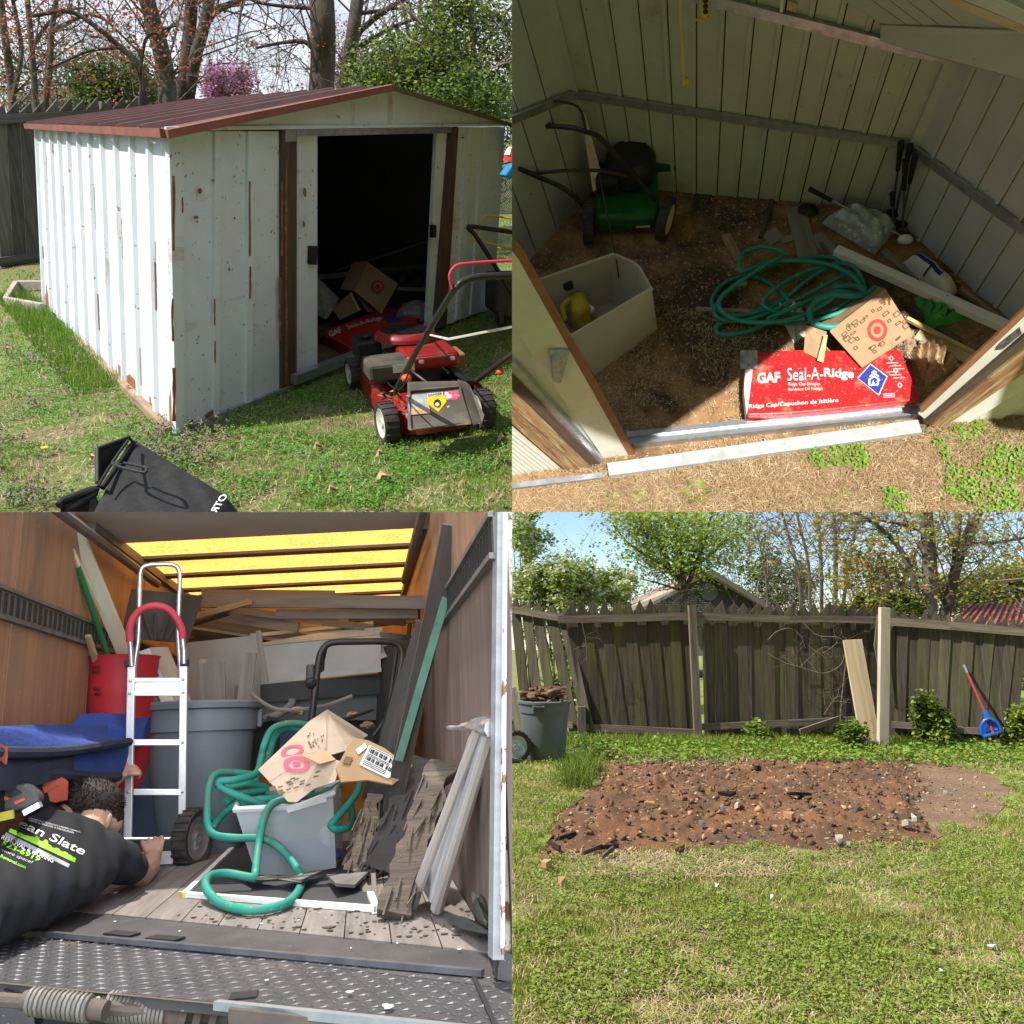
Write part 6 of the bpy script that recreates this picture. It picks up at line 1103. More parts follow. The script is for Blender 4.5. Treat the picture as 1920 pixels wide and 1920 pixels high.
part(tt, 'handle_lip', MB().prism([t_(536, 1515, -.02), t_(612, 1494, -.02), t_(612, 1503, -.02), t_(540, 1524, -.02)], P.f*.02), MATS['milky_rim'])
single(P, 'blue_rag', MB().ball(t_(560, 1605, .15), (.20, .10, .07), 10, 7, jit=.15), m_blu, 'blue cloth lying at the bottom of the clear tote', 'rag', smooth=True); single(P, 'white_cup', MB().lathe([(.02, 0), (.032, .09), (.03, .12)], t_(612, 1598, .12), 12), m_wht, 'pale cylinder standing in the right corner of the tote', 'cup')
m_hose2 = mat('green_hose_shade', (.02, .20, .15), (.03, .27, .20), scale=6, rough=.55, bump=.10, c=(.09, .15, .11), cpos=(.54, .70), cscale=5, d=(.16, .30, .23), dpos=(.64, .68), dscale=40)
hz_ = thing(P, 'garden_hose', 'teal garden hose looping out of the clear tote onto the screen frame', 'hose', P.G(480, 1650))
paths = [[(583, 1360, .5), (545, 1356, .45), (512, 1366, .4), (497, 1392, .3), (490, 1420, .3), (480, 1450, .2), (440, 1462, .1), (412, 1466, .1), (420, 1480, .1), (470, 1500, .1), (530, 1520, .15)],
 [(575, 1368, .52), (540, 1366, .5), (516, 1380, .45), (503, 1420, .4), (480, 1470, .3), (520, 1490, .3), (590, 1480, .3)],
 [(470, 1452, .3), (430, 1448, .25), (403, 1452, .2), (392, 1475, .15), (389, 1510, .1), (390, 1545, .05), (402, 1565, 0), (440, 1571, -.05), (490, 1572, -.05), (520, 1586, -.05), (545, 1612, -.1), (563, 1642, -.25), (562, 1666, -.5), (540, 1692, -.68), (500, 1704, -.76), (455, 1705, -.74), (412, 1693, -.66), (388, 1668, -.5), (386, 1650, -.4), (400, 1640, -.33), (430, 1638, -.3), (470, 1645, -.33), (478, 1640, -.3), (484, 1590, -.1), (494, 1540, -.05), (508, 1510, -.03), (535, 1499, -.02), (560, 1508, .05)],
 [(400, 1550, .2), (415, 1530, .2), (440, 1510, .15), (480, 1500, .12), (540, 1495, .15), (600, 1490, .2), (640, 1470, .2)],
 [(405, 1470, .25), (430, 1476, .25), (470, 1470, .25), (500, 1480, .3), (450, 1490, .2), (420, 1505, .15)],
 [(675, 1468, .1), (668, 1488, .08), (650, 1512, .05), (626, 1540, .0), (621, 1548, 0), (632, 1555, 0), (655, 1549, .05), (661, 1530, .2), (655, 1500, .3)],
 [(455, 1545, .1), (520, 1560, .12), (580, 1575, .12), (600, 1600, .12), (560, 1612, .12), (500, 1590, .15), (490, 1545, .15), (560, 1540, .15), (610, 1550, .15)]]
for i, p in enumerate(paths): part(hz_, 'hose_loop', MB().tube(catmull([t_(*q) if t_(*q).z > .02 else P.G(q[0], q[1], .024) for q in p], 6), .018, 10), m_hose2, True)
# crushed cardboard box
DC = 4.25; c_ = lambda x, y, k=0.0: P.D(x, y, DC+k)
cbx = thing(P, 'cardboard_box', 'crushed cardboard box with pink ring target resting on the tote', 'cardboard box', c_(570, 1460, .1))
m_card2 = mat('faded_card', (.43, .335, .25), (.37, .28, .20), scale=4, rough=.85, bump=.12, c=(.30, .215, .15), cpos=(.6, .74), cscale=4)
m_ptg = plain('pink_red_print', (.58, .10, .16), rough=.8)
def flatpx(name, tri, px, m, th=.006):
    A_, B_, C_ = [c_(*t) for t in tri]; nn = (B_-A_).cross(C_-A_).normalized(); return flat(cbx, name, [P.PL(x, y, A_, nn) for x, y in px], m, th, nn)
f1, n1 = flatpx('box_side', [(484, 1443), (580, 1352, .25), (560, 1432, .04)], [(484, 1443), (580, 1352), (614, 1330), (610, 1416), (560, 1432)], m_card2); flat(cbx, 'box_side', [c_(614, 1330, .3), c_(690, 1378, .3), c_(655, 1405, .1), c_(610, 1418, .1)], m_card2, .006)
f2, n2 = flatpx('box_side', [(484, 1443, 0), (640, 1425, -.06), (540, 1503, -.12)], [(484, 1443), (530, 1420), (590, 1410), (640, 1428), (628, 1466), (590, 1478), (556, 1504), (540, 1503)], m_card2)
flat(cbx, 'box_flap', [c_(565, 1416, -.06), c_(612, 1408, -.02), c_(630, 1424, -.06), c_(600, 1432, -.10)], m_card, .006)
f3, n3 = flatpx('shipping_side', [(630, 1440, -.1), (668, 1380, .05), (772, 1434, -.02)], [(630, 1440), (650, 1404), (664, 1383), (690, 1388), (720, 1402), (750, 1424), (774, 1434), (758, 1455), (736, 1471), (690, 1462), (640, 1466)], mat('brown_card', (.36, .23, .125), (.30, .19, .10), scale=5, rough=.85, bump=.15), .008)
q1 = lambda x, y, o=.004: P.PL(x, y, c_(484, 1443)+n1*o, n1); q2 = lambda x, y, o=.004: P.PL(x, y, c_(484, 1443, 0)+n2*o, n2); q3 = lambda x, y, o=.004: P.PL(x, y, c_(630, 1440, -.1)+n3*o, n3)
part(f2, 'target_print', ring(556, 1433, 15, 25, (1, .05), (-.05, .62), q2, 30), m_ptg); part(f2, 'target_print', ring(556, 1432, .3, 8, (1, .05), (-.05, .62), q2, 18), m_ptg); part(f1, 'target_print', ring(548, 1408, 13, 21, (1, -.3), (.2, .5), q1, 26), m_ptg)
mb = MB(); r = random.Random(8)
for i in range(26):
    x, y = r.uniform(575, 605), r.uniform(1372, 1400); mb.prism([q1(x, y), q1(x+2.4, y-.4), q1(x+2.4, y+1.6), q1(x, y+2)], n1*.001)
part(f1, 'dot_print', mb, m_ink, kind='stuff')
part(f2, 'lettering', words(MB(), 'good for you', lambda a, b: q2(503+40*a+3*b, 1470-26*a-7*b), bold=.01, fit=(1, 1)), m_ptg)
mb = MB()
for i in range(14): x, y = r.uniform(520, 600), r.uniform(1455, 1478); y += (560-x)*.35; mb.beam(q2(x, y), q2(x+9, y-3), .005, .002, n2.cross(q2(x+9, y-3)-q2(x, y)))
part(f2, 'line_print', mb, m_ink, kind='stuff')
sl = part(f3, 'shipping_label', MB().prism([q3(x, y) for x, y in ((692, 1397), (757, 1430), (728, 1460), (674, 1434))], n3*.002), m_wht); part(f3, 'shipping_label', MB().prism([q3(x, y) for x, y in ((684, 1393), (688, 1402), (672, 1415), (667, 1406))], n3*.002), m_paper); part(f3, 'dark_tape', MB().prism([q3(x, y) for x, y in ((648, 1418), (662, 1421), (655, 1434), (642, 1431))], n3*.002), m_ink)
mb = MB()
def sp(a, b): return q3(692+65*a-18*b, 1397+33*a+36*b, .008)
for k in range(22):
    a = .06+.9*k/22
    if k % 7 == 6: continue
    for b0, b1 in ((.10, .30), (.48, .66)): mb.prism([sp(a, b0), sp(a+.016+.012*(k % 3), b0), sp(a+.016+.012*(k % 3), b1), sp(a, b1)], n3*.001)
for b in (.02, .36, .42, .72, .80, .88): mb.prism([sp(.05, b), sp(.7, b), sp(.7, b+.025), sp(.05, b+.025)], n3*.001)
part(f3, 'bar_print', mb, m_blk, kind='stuff')
for q in ((505, 1477), (519, 1484)): part(f2, 'box_icon', MB().prism([q2(q[0], q[1]), q2(q[0]+10, q[1]-4), q2(q[0]+14, q[1]+3), q2(q[0]+4, q[1]+7)], n2*.002), m_ink)
# window screen on the floor
scn = thing(P, 'window_screen', 'white framed window screen lying flat under the tote', 'window screen', P.G(520, 1680)); s_ = [P.G(347, 1677, .012), P.G(705, 1704, .012), P.G(694, 1676, .012), P.G(655, 1575, .012), P.G(455, 1572, .012)]
for a, b in ((0, 1), (0, 4), (1, 2)): part(scn, 'frame_bar', MB().beam(s_[a], s_[b], .026, .02), m_wht)
part(scn, 'mesh', MB().prism([p-UP*.004 for p in s_], -UP*.003), plain('dark_mesh', (.045, .045, .05), rough=.7)); part(scn, 'corner_key', MB().box(s_[0], (.04, .04, .024), rz=.6), plain('aged_corner', (.62, .52, .2)))
for i, pts in enumerate((((440, 1640), (520, 1648), (610, 1635), (565, 1655), (530, 1652), (480, 1650)), ((612, 1645), (690, 1640), (665, 1665), (630, 1662)))): single(P, 'slate_piece', MB().prism([P.G(x, y, .03+.02*(k % 2)) for k, (x, y) in enumerate(pts)], UP*.012), mat('grey_slate', (.19, .175, .16), (.13, .12, .115), scale=7, rough=.8, bump=.2), ['jagged grey board scrap under the front of the tote', 'dark grey scrap lying right of the tote on the screen'][i], 'scrap')
# ---------------------------------------------------------------- boards, tools and sheets
m_rot = mat('rotten_earthy_wood', (.13, .10, .075), (.07, .055, .045), scale=9, stretch=(.3, 3, 2), rough=.95, bump=.9, c=(.20, .16, .11), cpos=(.56, .7), cscale=7)
m_dkw = mat('dark_stained_board', (.075, .062, .055), (.045, .04, .038), scale=7, stretch=(.25, 3, 1), rough=.85, bump=.4); m_brd = mat('grey_board', (.21, .185, .155), (.14, .125, .105), scale=7, stretch=(.2, 3, 1), rough=.85, bump=.3, var=.15)
m_pale = mat('pale_painted_board', (.56, .53, .41), (.48, .45, .34), scale=5, stretch=(.2, 3, 1), rough=.7, c=(.30, .24, .15), cpos=(.68, .72), cscale=9)
def bd(name, label, cat, a, b, w, t, m, group=None, side=None): return single(P, name, MB().beam(P.D(*a), P.D(*b), w, t, side or V(1, 0, 0)), m, label, cat, group)
gp = 'boards in the truck'
bd('board', 'long pale painted board leaning on the left wall', 'board', (141, 1000, 5.08), (243, 1245, 5.6), .085, .025, m_pale, gp); bd('board', 'thin pale stick leaning beside the long painted board', 'board', (126, 1010, 4.98), (222, 1215, 5.6), .018, .018, m_pale, gp)
t = thing(P, 'green_pole', 'green broom pole with silver tip leaning on the left wall', 'pole', P.D(203, 1235, 5.5)); part(t, 'shaft', MB().tube([P.D(145, 1062, 5.1), P.D(204, 1235, 5.5)], .017, 8), plain('pole_green', (.02, .14, .05), rough=.4), True); part(t, 'tip', MB().tube([P.D(136, 1038, 5.05), P.D(145, 1062, 5.1)], .015, 8), m_alu2, True)
bd('stick', 'short tan stick standing in the red bin', 'stick', (165, 1192, 5.25), (180, 1240, 5.4), .03, .02, m_tan)
for i, (xt, yt_, xb, yb, w, d) in enumerate(((398, 1242, 400, 1372, .15, 5.70), (380, 1237, 386, 1372, .05, 5.78), (469, 1224, 450, 1368, .085, 5.75), (445, 1285, 442, 1360, .03, 5.85))):
    bd('board', ['wide grey plank standing in the trash can', 'narrow tan plank behind the wide one in the trash can', 'grey plank leaning right in the trash can', 'thin lath between the planks in the trash can'][i], 'board', (xt, yt_, d), (xb, yb, d), w, .02, m_brd if i != 1 else m_tan, gp)
wb = thing(P, 'flooring_carton', 'long white carton with teal label leaning inside the trash can', 'carton', P.D(330, 1350, 5.7)); w_ = lambda x, y, k=0: P.D(x, y, 5.62+k)
part(wb, 'front_face', MB().prism([w_(260, 1222), w_(280, 1215), w_(345, 1352), w_(320, 1358)], P.f*.03), plain('carton_white', (.62, .60, .56), rough=.7)); part(wb, 'side_face', MB().prism([w_(280, 1214, .01), w_(315, 1213, .12), w_(369, 1340, .12), w_(346, 1352, .01)], P.f*.03), mat('carton_taupe', (.40, .355, .31), (.34, .30, .26), scale=3, rough=.8))
part(wb, 'teal_label', MB().prism([w_(268, 1229, -.004), w_(278, 1226, -.004), w_(299, 1268, -.004), w_(288, 1272, -.004)], P.f*.003), plain('label_teal', (.03, .20, .19))); part(wb, 'label_mark', MB().beam(w_(274, 1236, -.01), w_(291, 1264, -.01), .012, .003), m_wht)
bd('board', 'brown lath under the white carton', 'board', (285, 1300, 5.65), (312, 1360, 5.65), .04, .02, m_tan, gp)
sp_ = thing(P, 'snow_shovel', 'dark ribbed plastic shovel blade behind the red loop of the hand truck', 'shovel', P.D(300, 1200, 5.75)); d6 = lambda x, y, k=0: P.D(x, y, 5.75+k)
part(sp_, 'blade', MB().grid(lambda u, v: d6(lerp(lerp(246, 381, u), lerp(226, 352, u), v), lerp(lerp(1104, 1117, u), lerp(1196, 1206, u), v), .15*math.sin(math.pi*u)*(1-.3*v)), 14, 8, th=P.f*.012), mat('dusty_black_plastic', (.055, .055, .052), (.075, .072, .066), scale=4, rough=.6), True)
for x0, x1 in ((268, 286), (290, 290), (318, 300), (340, 312)): part(sp_, 'rib', MB().tube([d6(x0, 1150, .08), d6(x1, 1200, .05)], .010, 6), MATS['dusty_black_plastic'], True)
bd('board', 'upper long grey board lying across the load near the roof', 'board', (375, 1127, 6.3), (812, 1130, 5.4), .085, .05, m_brd, gp, UP); bd('board', 'second grey board lying across just below the upper one', 'board', (520, 1152, 6.1), (786, 1151, 5.6), .065, .05, m_brd, gp, UP)
bd('board', 'short board butting the left end of the upper cross board', 'board', (378, 1113, 6.5), (628, 1115, 6.4), .06, .03, m_brd, gp, UP)
rr = random.Random(12)
lb = ['grey board in the upper pile, highest at the left', 'brown board in the upper pile under the amber roof', 'long grey plank sloping right in the upper pile', 'pale thin strip in the middle of the upper pile', 'dark plank low in the upper pile', 'tan lath poking toward the left in the upper pile', 'broad dark board at the bottom of the upper pile', 'light brown board behind the long cross boards', 'thin dark lath at the right of the upper pile']
for i, (a, b, w, m) in enumerate((((355, 1150), (560, 1175), .07, m_brd), ((390, 1140), (640, 1190), .06, m_tan), ((350, 1165), (600, 1200), .06, m_brd), ((360, 1175), (560, 1205), .03, m_pale), ((350, 1185), (660, 1205), .06, m_dkw), ((345, 1196), (520, 1160), .03, m_tan), ((350, 1205), (560, 1195), .09, m_dkw), ((400, 1132), (560, 1150), .05, m_tan), ((520, 1170), (700, 1190), .03, m_dkw))):
    bd('board', lb[i], 'board', (*a, 6.6+.08*i), (*b, 6.2+.08*i), w, .03, m, gp, UP)
for i, (l_, a, b, w, m) in enumerate((('bent brown lath arching over the left of the pile', (352, 1160), (470, 1128), .04, m_tan), ('grey strip sloping down right across the pile', (430, 1142), (700, 1178), .05, m_brd), ('dark lath under the second cross board', (560, 1160), (760, 1168), .04, m_dkw), ('pale strip just above the folded sheet', (470, 1192), (700, 1168), .025, m_pale), ('tan board end poking up behind the folded sheet', (600, 1185), (650, 1160), .07, m_tan), ('thin dark rod at the left of the pile', (345, 1175), (430, 1150), .025, m_dkw), ('brown board over the right of the folded sheet', (640, 1176), (790, 1160), .05, m_rot), ('upright lath behind the mower handle', (770, 1160), (765, 1195), .05, m_dkw), ('orange-lit lath near the right wall', (705, 1165), (770, 1150), .035, m_tan))):
    bd('board', l_, 'board', (*a, 6.3+.05*i), (*b, 6.0+.05*i), w, .025, m, gp, UP)
for i, (l_, pts_) in enumerate((('grey cable drooping over the dark sheets', [(470, 1300), (520, 1330), (600, 1325), (660, 1305)]), ('thin black cable under the folded sheet', [(500, 1345), (570, 1360), (640, 1350), (700, 1330)]), ('black cord hanging right of the mower handle', [(745, 1215), (735, 1280), (725, 1340), (700, 1380)]))): single(P, 'cable', MB().tube(catmull([P.D(x, y, 5.5) for x, y in pts_], 6), .012, 6), m_brd if i == 0 else m_dark, l_, 'cable', smooth=True)
m_sht = mat('grey_white_sheet', (.40, .405, .39), (.33, .335, .325), scale=3, rough=.5, bump=.06)
d5 = lambda x, y, k=0: P.D(x, y, 6.0+k)
sh1 = thing(P, 'metal_sheet', 'large folded grey-white metal sheet lying across the load', 'metal sheet', d5(600, 1270)); part(sh1, 'face', MB().prism([d5(490, 1212, .2), d5(714, 1190), d5(714, 1257), d5(490, 1280, .2)], P.f*.02), m_sht); part(sh1, 'top_fold', MB().prism([d5(486, 1206, .25), d5(600, 1186, .2), d5(716, 1175), d5(716, 1189), d5(490, 1211, .2)], P.f*.03), m_sht); part(sh1, 'lower_fold', MB().prism([d5(490, 1268, .18), d5(714, 1252, -.02), d5(714, 1260, -.02), d5(490, 1284, .18)], -P.f*.03), m_sht)
single(P, 'metal_sheet', MB().grid(lambda u, v: d5(712+68*u, 1184+8*u+(52-30*u)*v, -.05+.25*u*u+.1*math.sin(v*3)), 8, 5, th=P.f*.01), m_sht, 'bent grey sheet corner curling at the right of the load', 'metal sheet', smooth=True)
sh2 = single(P, 'metal_sheet', MB().prism([d5(350, 1205, .5), d5(490, 1190, .4), d5(490, 1375, .4), d5(350, 1375, .5)], P.f*.02), m_sht, 'grey sheet further left behind the trash can planks', 'metal sheet')
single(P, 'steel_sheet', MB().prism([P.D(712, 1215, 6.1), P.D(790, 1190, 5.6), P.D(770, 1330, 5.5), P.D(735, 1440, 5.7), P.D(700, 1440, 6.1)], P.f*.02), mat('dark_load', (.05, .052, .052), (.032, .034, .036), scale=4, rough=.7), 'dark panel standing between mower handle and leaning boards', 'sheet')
bd('post', 'thin upright grey post standing before the metal sheets', 'post', (484, 1183, 5.7), (498, 1280, 5.7), .035, .02, m_brd)
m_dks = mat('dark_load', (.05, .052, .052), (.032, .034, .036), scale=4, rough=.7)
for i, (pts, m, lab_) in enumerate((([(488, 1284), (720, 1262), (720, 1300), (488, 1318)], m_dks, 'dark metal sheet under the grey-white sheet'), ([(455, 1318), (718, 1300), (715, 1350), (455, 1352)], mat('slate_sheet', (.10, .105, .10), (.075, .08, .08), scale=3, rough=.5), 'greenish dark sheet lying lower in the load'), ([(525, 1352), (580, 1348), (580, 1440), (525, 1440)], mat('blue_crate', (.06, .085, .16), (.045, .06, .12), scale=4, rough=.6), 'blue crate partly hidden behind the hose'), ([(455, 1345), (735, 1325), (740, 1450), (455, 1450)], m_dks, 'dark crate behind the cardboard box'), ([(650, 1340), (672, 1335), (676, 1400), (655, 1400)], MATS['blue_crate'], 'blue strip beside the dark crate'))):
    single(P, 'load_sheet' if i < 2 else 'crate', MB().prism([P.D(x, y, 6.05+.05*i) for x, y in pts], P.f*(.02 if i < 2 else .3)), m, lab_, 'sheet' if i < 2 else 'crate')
for i, (x, y) in enumerate(((560, 1333), (660, 1342), (605, 1350), (690, 1360))): single(P, 'scrap', MB().ball(P.D(x, y, 5.7), (.05, .05, .025), 7, 5, jit=.3), m_tan, ['tan scrap on the dark sheets left of the black handle', 'pale scrap between the legs of the black handle', 'small scrap behind the top of the cardboard box', 'scrap beside the dark boards at the right'][i], 'scrap')
single(P, 'hose_reel_arm', MB().tube(catmull([P.D(480, 1352, 5.9), P.D(520, 1340, 5.9), P.D(545, 1322, 5.9), P.D(548, 1310, 5.9)], 5), .025, 8), mat('grey_rubber', (.16, .16, .155), scale=5), 'curved grey duct lying right of the trash can', 'duct', smooth=True)
m_blu2 = m_dark
mh = thing(P, 'mower_handle', 'black bent-tube mower handle standing before the metal sheets', 'mower handle', P.D(650, 1360, 5.4)); e_ = lambda x, y, k=0: P.D(x, y, 5.35+k)
part(mh, 'handlebar', MB().tube(catmull([e_(583, 1360), e_(590, 1300), e_(597, 1245), e_(604, 1220), e_(622, 1205), e_(670, 1203), e_(728, 1203), e_(748, 1211), e_(754, 1232), e_(742, 1290), e_(716, 1380)], 5), .021, 10), m_bar, True); part(mh, 'bail', MB().tube(catmull([e_(612, 1212, .05), e_(606, 1240, .05), e_(605, 1256, .05), e_(597, 1258, .05)], 4), .010, 6), m_bar, True); part(mh, 'bracket', MB().box(e_(582, 1268), (.05, .04, .14)), m_bar, bevel=.01); part(mh, 'knob', MB().ball(e_(584, 1280), .04, 8, 6), m_dark, True)
# dark boards and green stake leaning on the right wall
bd('board', 'tall dark board leaning on the right wall', 'board', (847, 985, 3.62), (735, 1520, 4.25), .085, .03, m_dkw, gp); bd('board', 'second dark board behind the green stake', 'board', (800, 1170, 4.7), (700, 1500, 4.6), .12, .03, m_dkw, gp); bd('board', 'splintered dark board against the right wall beside the mower handle', 'board', (768, 1240, 5.2), (712, 1420, 5.1), .06, .03, m_rot, gp)
bd('stake', 'tall pale green stake leaning in front of the dark boards', 'stake', (836, 1120, 3.75), (748, 1425, 4.1), .035, .02, mat('mint_paint', (.13, .27, .20), (.10, .21, .16), scale=8, rough=.7, c=(.08, .09, .07), cpos=(.6, .7), cscale=6))
bd('stake', 'green stake foot showing below the cardboard label', 'stake', (742, 1465, 4.55), (722, 1560, 4.5), .022, .02, MATS['mint_paint'])
def slab(label, a, b, wa, wb, seed, m, z=.05, D0=(4.2, 3.3)):
    r = random.Random(seed); A_, B_ = P.D(*a), P.D(*b); ax = (B_-A_).normalized(); sd = V(1, 0, 0); sd = (sd-ax*sd.dot(ax)).normalized(); nn = ax.cross(sd); t = thing(P, 'rotten_plank', label, 'plank', B_, 'rotten planks'); mb = MB(); n = 16
    L_ = [A_+ax*(B_-A_).length*i/n-sd*(lerp(wa, wb, i/n)*.5+r.uniform(-.012, .012)) for i in range(n+1)]; R_ = [A_+ax*(B_-A_).length*i/n+sd*(lerp(wa, wb, i/n)*.5+r.uniform(-.02, .02)) for i in range(n+1)]
    for i in range(n): o0 = nn*r.uniform(.0, .012); mb.hexa([L_[i]+o0, R_[i], R_[i+1], L_[i+1]+o0], [L_[i]+nn*z, R_[i]+nn*z, R_[i+1]+nn*z, L_[i+1]+nn*z])
    part(t, 'plank_body', mb, m)
    f = MB()
    for k in range(60): c = lerp(A_, B_, r.uniform(.1, 1))+sd*r.uniform(-.5, .5)*lerp(wa, wb, .5)-nn*.01*r.choice((-1, 1))+nn*r.choice((0, z)); f.beam(c, c+ax*r.uniform(.04, .14)+sd*r.uniform(-.02, .02)+nn*r.uniform(-.02, .02), .007, .005)
    part(t, 'splinters', f, m, kind='stuff'); return t
slab('broad rotten earthy plank standing beside the two white handles', (828, 1442, 3.75), (737, 1728, 3.25), .11, .13, 1, m_rot); slab('dark rotten plank standing between tote and the broad plank', (735, 1462, 4.5), (665, 1640, 4.2), .14, .10, 2, m_dkw); slab('wide dark plank behind the broad rotten one', (796, 1430, 4.3), (718, 1640, 4.1), .16, .18, 3, m_dkw); slab('splintered dark wood piece leaning by the tote corner', (700, 1500, 4.4), (668, 1645, 4.15), .07, .10, 4, m_rot)
bd('board', 'short grey strip lying over the screen corner', 'board', (668, 1632, 4.1), (692, 1683, 3.75), .03, .015, m_brd, gp); bd('board', 'thin dark strip crossing the right side of the screen', 'board', (700, 1640, 4.0), (703, 1690, 3.65), .02, .015, m_brd, gp)
m_hnd = mat('weathered_white_handle', (.46, .42, .38), (.36, .32, .29), scale=7, stretch=(.25, 3, 1), rough=.8, bump=.2, c=(.22, .15, .11), cpos=(.58, .7), cscale=6)
for i, (a, b) in enumerate((((897, 1368, 2.80), (772, 1697, 3.38)), ((921, 1370, 2.48), (820, 1702, 3.22)))):
    t = thing(P, 'pickaxe', ['weathered pickaxe with steel point leaning on the right wall, left of two', 'weathered sledge handle leaning on the right wall, right of two'][i], 'pickaxe' if i == 0 else 'sledgehammer', P.D(*b), 'long tool handles')
    A_, B_ = P.D(*a), P.D(*b); part(t, 'shaft', MB().tube([A_, lerp(A_, B_, .3), lerp(A_, B_, .9), B_], [.020, .018, .021, .026], 8), m_hnd, True)
    if i == 0: part(t, 'pick_head', MB().tube(catmull([P.D(838, 1364, 3.0), P.D(862, 1364, 2.95), P.D(885, 1360, 2.85), P.D(906, 1357, 2.68)], 4), [.004]+[.008]*4+[.014]*4+[.022]*3+[.024], 8), m_alu2, True)
    else: part(t, 'hammer_head', MB().tube([P.D(913, 1366, 2.5), P.D(926, 1366, 2.42)], .028, 10), m_alu2, True)
single(P, 'metal_sheet', MB().prism([P.D(880, 1378, 3.05), P.D(908, 1378, 2.72), P.D(812, 1700, 3.2), P.D(792, 1668, 3.5)], V(.01, 0, 0)), mat('pale_flat_sheet', (.42, .43, .45), (.36, .37, .39), scale=3, rough=.4), 'flat pale grey sheet standing between the two tool handles', 'metal sheet')
for i, (pts, z) in enumerate((([(832, 1717), (870, 1725), (920, 1745), (915, 1752), (860, 1740)], .02), ([(880, 1650), (905, 1690), (924, 1735), (912, 1738), (886, 1700)], .05))): single(P, 'torn_tarp', MB().prism([P.G(x, y, z*(1+(k % 2))) for k, (x, y) in enumerate(pts)], UP*.01), mat('dull_green_tarp', (.09, .095, .075), (.06, .065, .055), scale=8, rough=.8), ['flat torn dark green scrap near the threshold at right', 'crumpled dark green scrap at the right wall foot'][i], 'scrap')
mb = MB(); r = random.Random(21)
for k in range(170):
    x, y = r.uniform(330, 920), r.uniform(1695, 1765); c = P.G(x, y, .002)
    if c.y < yt(c.x): continue
    s = .004*(5**(r.random()**1.6))*(1.6 if r.random() < .1 else 1); w = r.uniform(0, 3); mb.prism([c+V(math.cos(w+a)*s*(1 if j % 2 else .5), math.sin(w+a)*s*.6, 0) for j, a in enumerate((0, 1.2, 2.2, 3.3, 4.5, 5.4))], UP*.003)
single(P, 'floor_debris', mb, m_rot, kind='stuff')
mb = MB()
for x, y, s in ((215, 1728, .01), (337, 1746, .01), (703, 1712, .022), (700, 1709, .012), (620, 1660, .01), (850, 1742, .01), (862, 1780, .016), (745, 1769, .009), (658, 1778, .007), (300, 1790, .008), (730, 1888, .03), (722, 1885, .018), (655, 1860, .02), (575, 1894, .008), (560, 1725, .01), (480+10, 1732, .012), (500, 1838, .012)):
    c = P.G(x, y, .004); s *= .6; mb.prism([c+V(math.cos(a)*s*r.uniform(.5, 1), math.sin(a)*s*r.uniform(.5, 1), 0) for a in (0, 1, 2, 3, 4, 5)], UP*.002)
single(P, 'paper_flecks', mb, m_wht, kind='stuff')
# ---------------------------------------------------------------- the man in the black shirt
def blend(P, name, pts, edges, mats, vox, it, par, mb=None):
    """one continuous tapered surface: limbs along a skeleton (point, radius) melted into a single skin"""
    mb = mb or MB()
    for i, j in edges: mb.tube([pts[i][0], pts[j][0]], [pts[i][1], pts[j][1]], 12)
    for p in pts: mb.ball(p[0], p[1]*.99, 12, 8)
    b = ORIG[par.name][1]; me = mesh_from(name, [tuple(V(v)-b) for v in mb.v], mb.f); o = bpy.data.objects.new(name, me); S.collection.objects.link(o)
    r = o.modifiers.new('melt', 'REMESH'); r.mode = 'VOXEL'; r.voxel_size = vox; sm = o.modifiers.new('soft', 'SMOOTH'); sm.factor = .5; sm.iterations = it
    bpy.context.view_layer.update(); m2 = bpy.data.meshes.new_from_object(o.evaluated_get(bpy.context.evaluated_depsgraph_get())); bpy.data.objects.remove(o); m2.name = name; m2.materials.clear()
    for m in mats: m2.materials.append(m)
    m2.polygons.foreach_set('use_smooth', [True]*len(m2.polygons)); o = bpy.data.objects.new(name, m2); P.col.objects.link(o); o.parent = par; ORIG[o.name] = (P, b); return o
def loft(mb, st, n=24):
    vs = [c+s_*math.cos(2*math.pi*j/n)*hw+n_*math.copysign(abs(math.sin(2*math.pi*j/n))**.85, math.sin(2*math.pi*j/n))*hd for c, s_, n_, hw, hd in st for j in range(n)]
    return mb.add(vs, [(i*n+j, i*n+(j+1) % n, (i+1)*n+(j+1) % n, (i+1)*n+j) for i in range(len(st)-1) for j in range(n)]+[tuple(range(n-1, -1, -1)), tuple(range((len(st)-1)*n, len(st)*n))])
m_skin = mat('skin', (.50, .30, .22), (.44, .25, .185), scale=6, rough=.55, bump=.03, spec=.35); m_shirt = mat('black_cotton', (.012, .013, .017), (.019, .02, .025), scale=7, rough=.85, bump=.35, bscale=9); m_hair = mat('dark_hair', (.018, .013, .011), (.035, .024, .019), scale=18, rough=.6, bump=.8, bscale=50)
Z = lambda x, y, d: P.D(x, y, d)
man = thing(P, 'person', 'man in black printed T-shirt bending in to hold the hand truck', 'person', V(Z(40, 1750, 3.6).x, 3.6, 0))
hd = Z(181, 1519, 4.42); LS, RS = Z(78, 1552, 4.06), Z(216, 1612, 4.19)
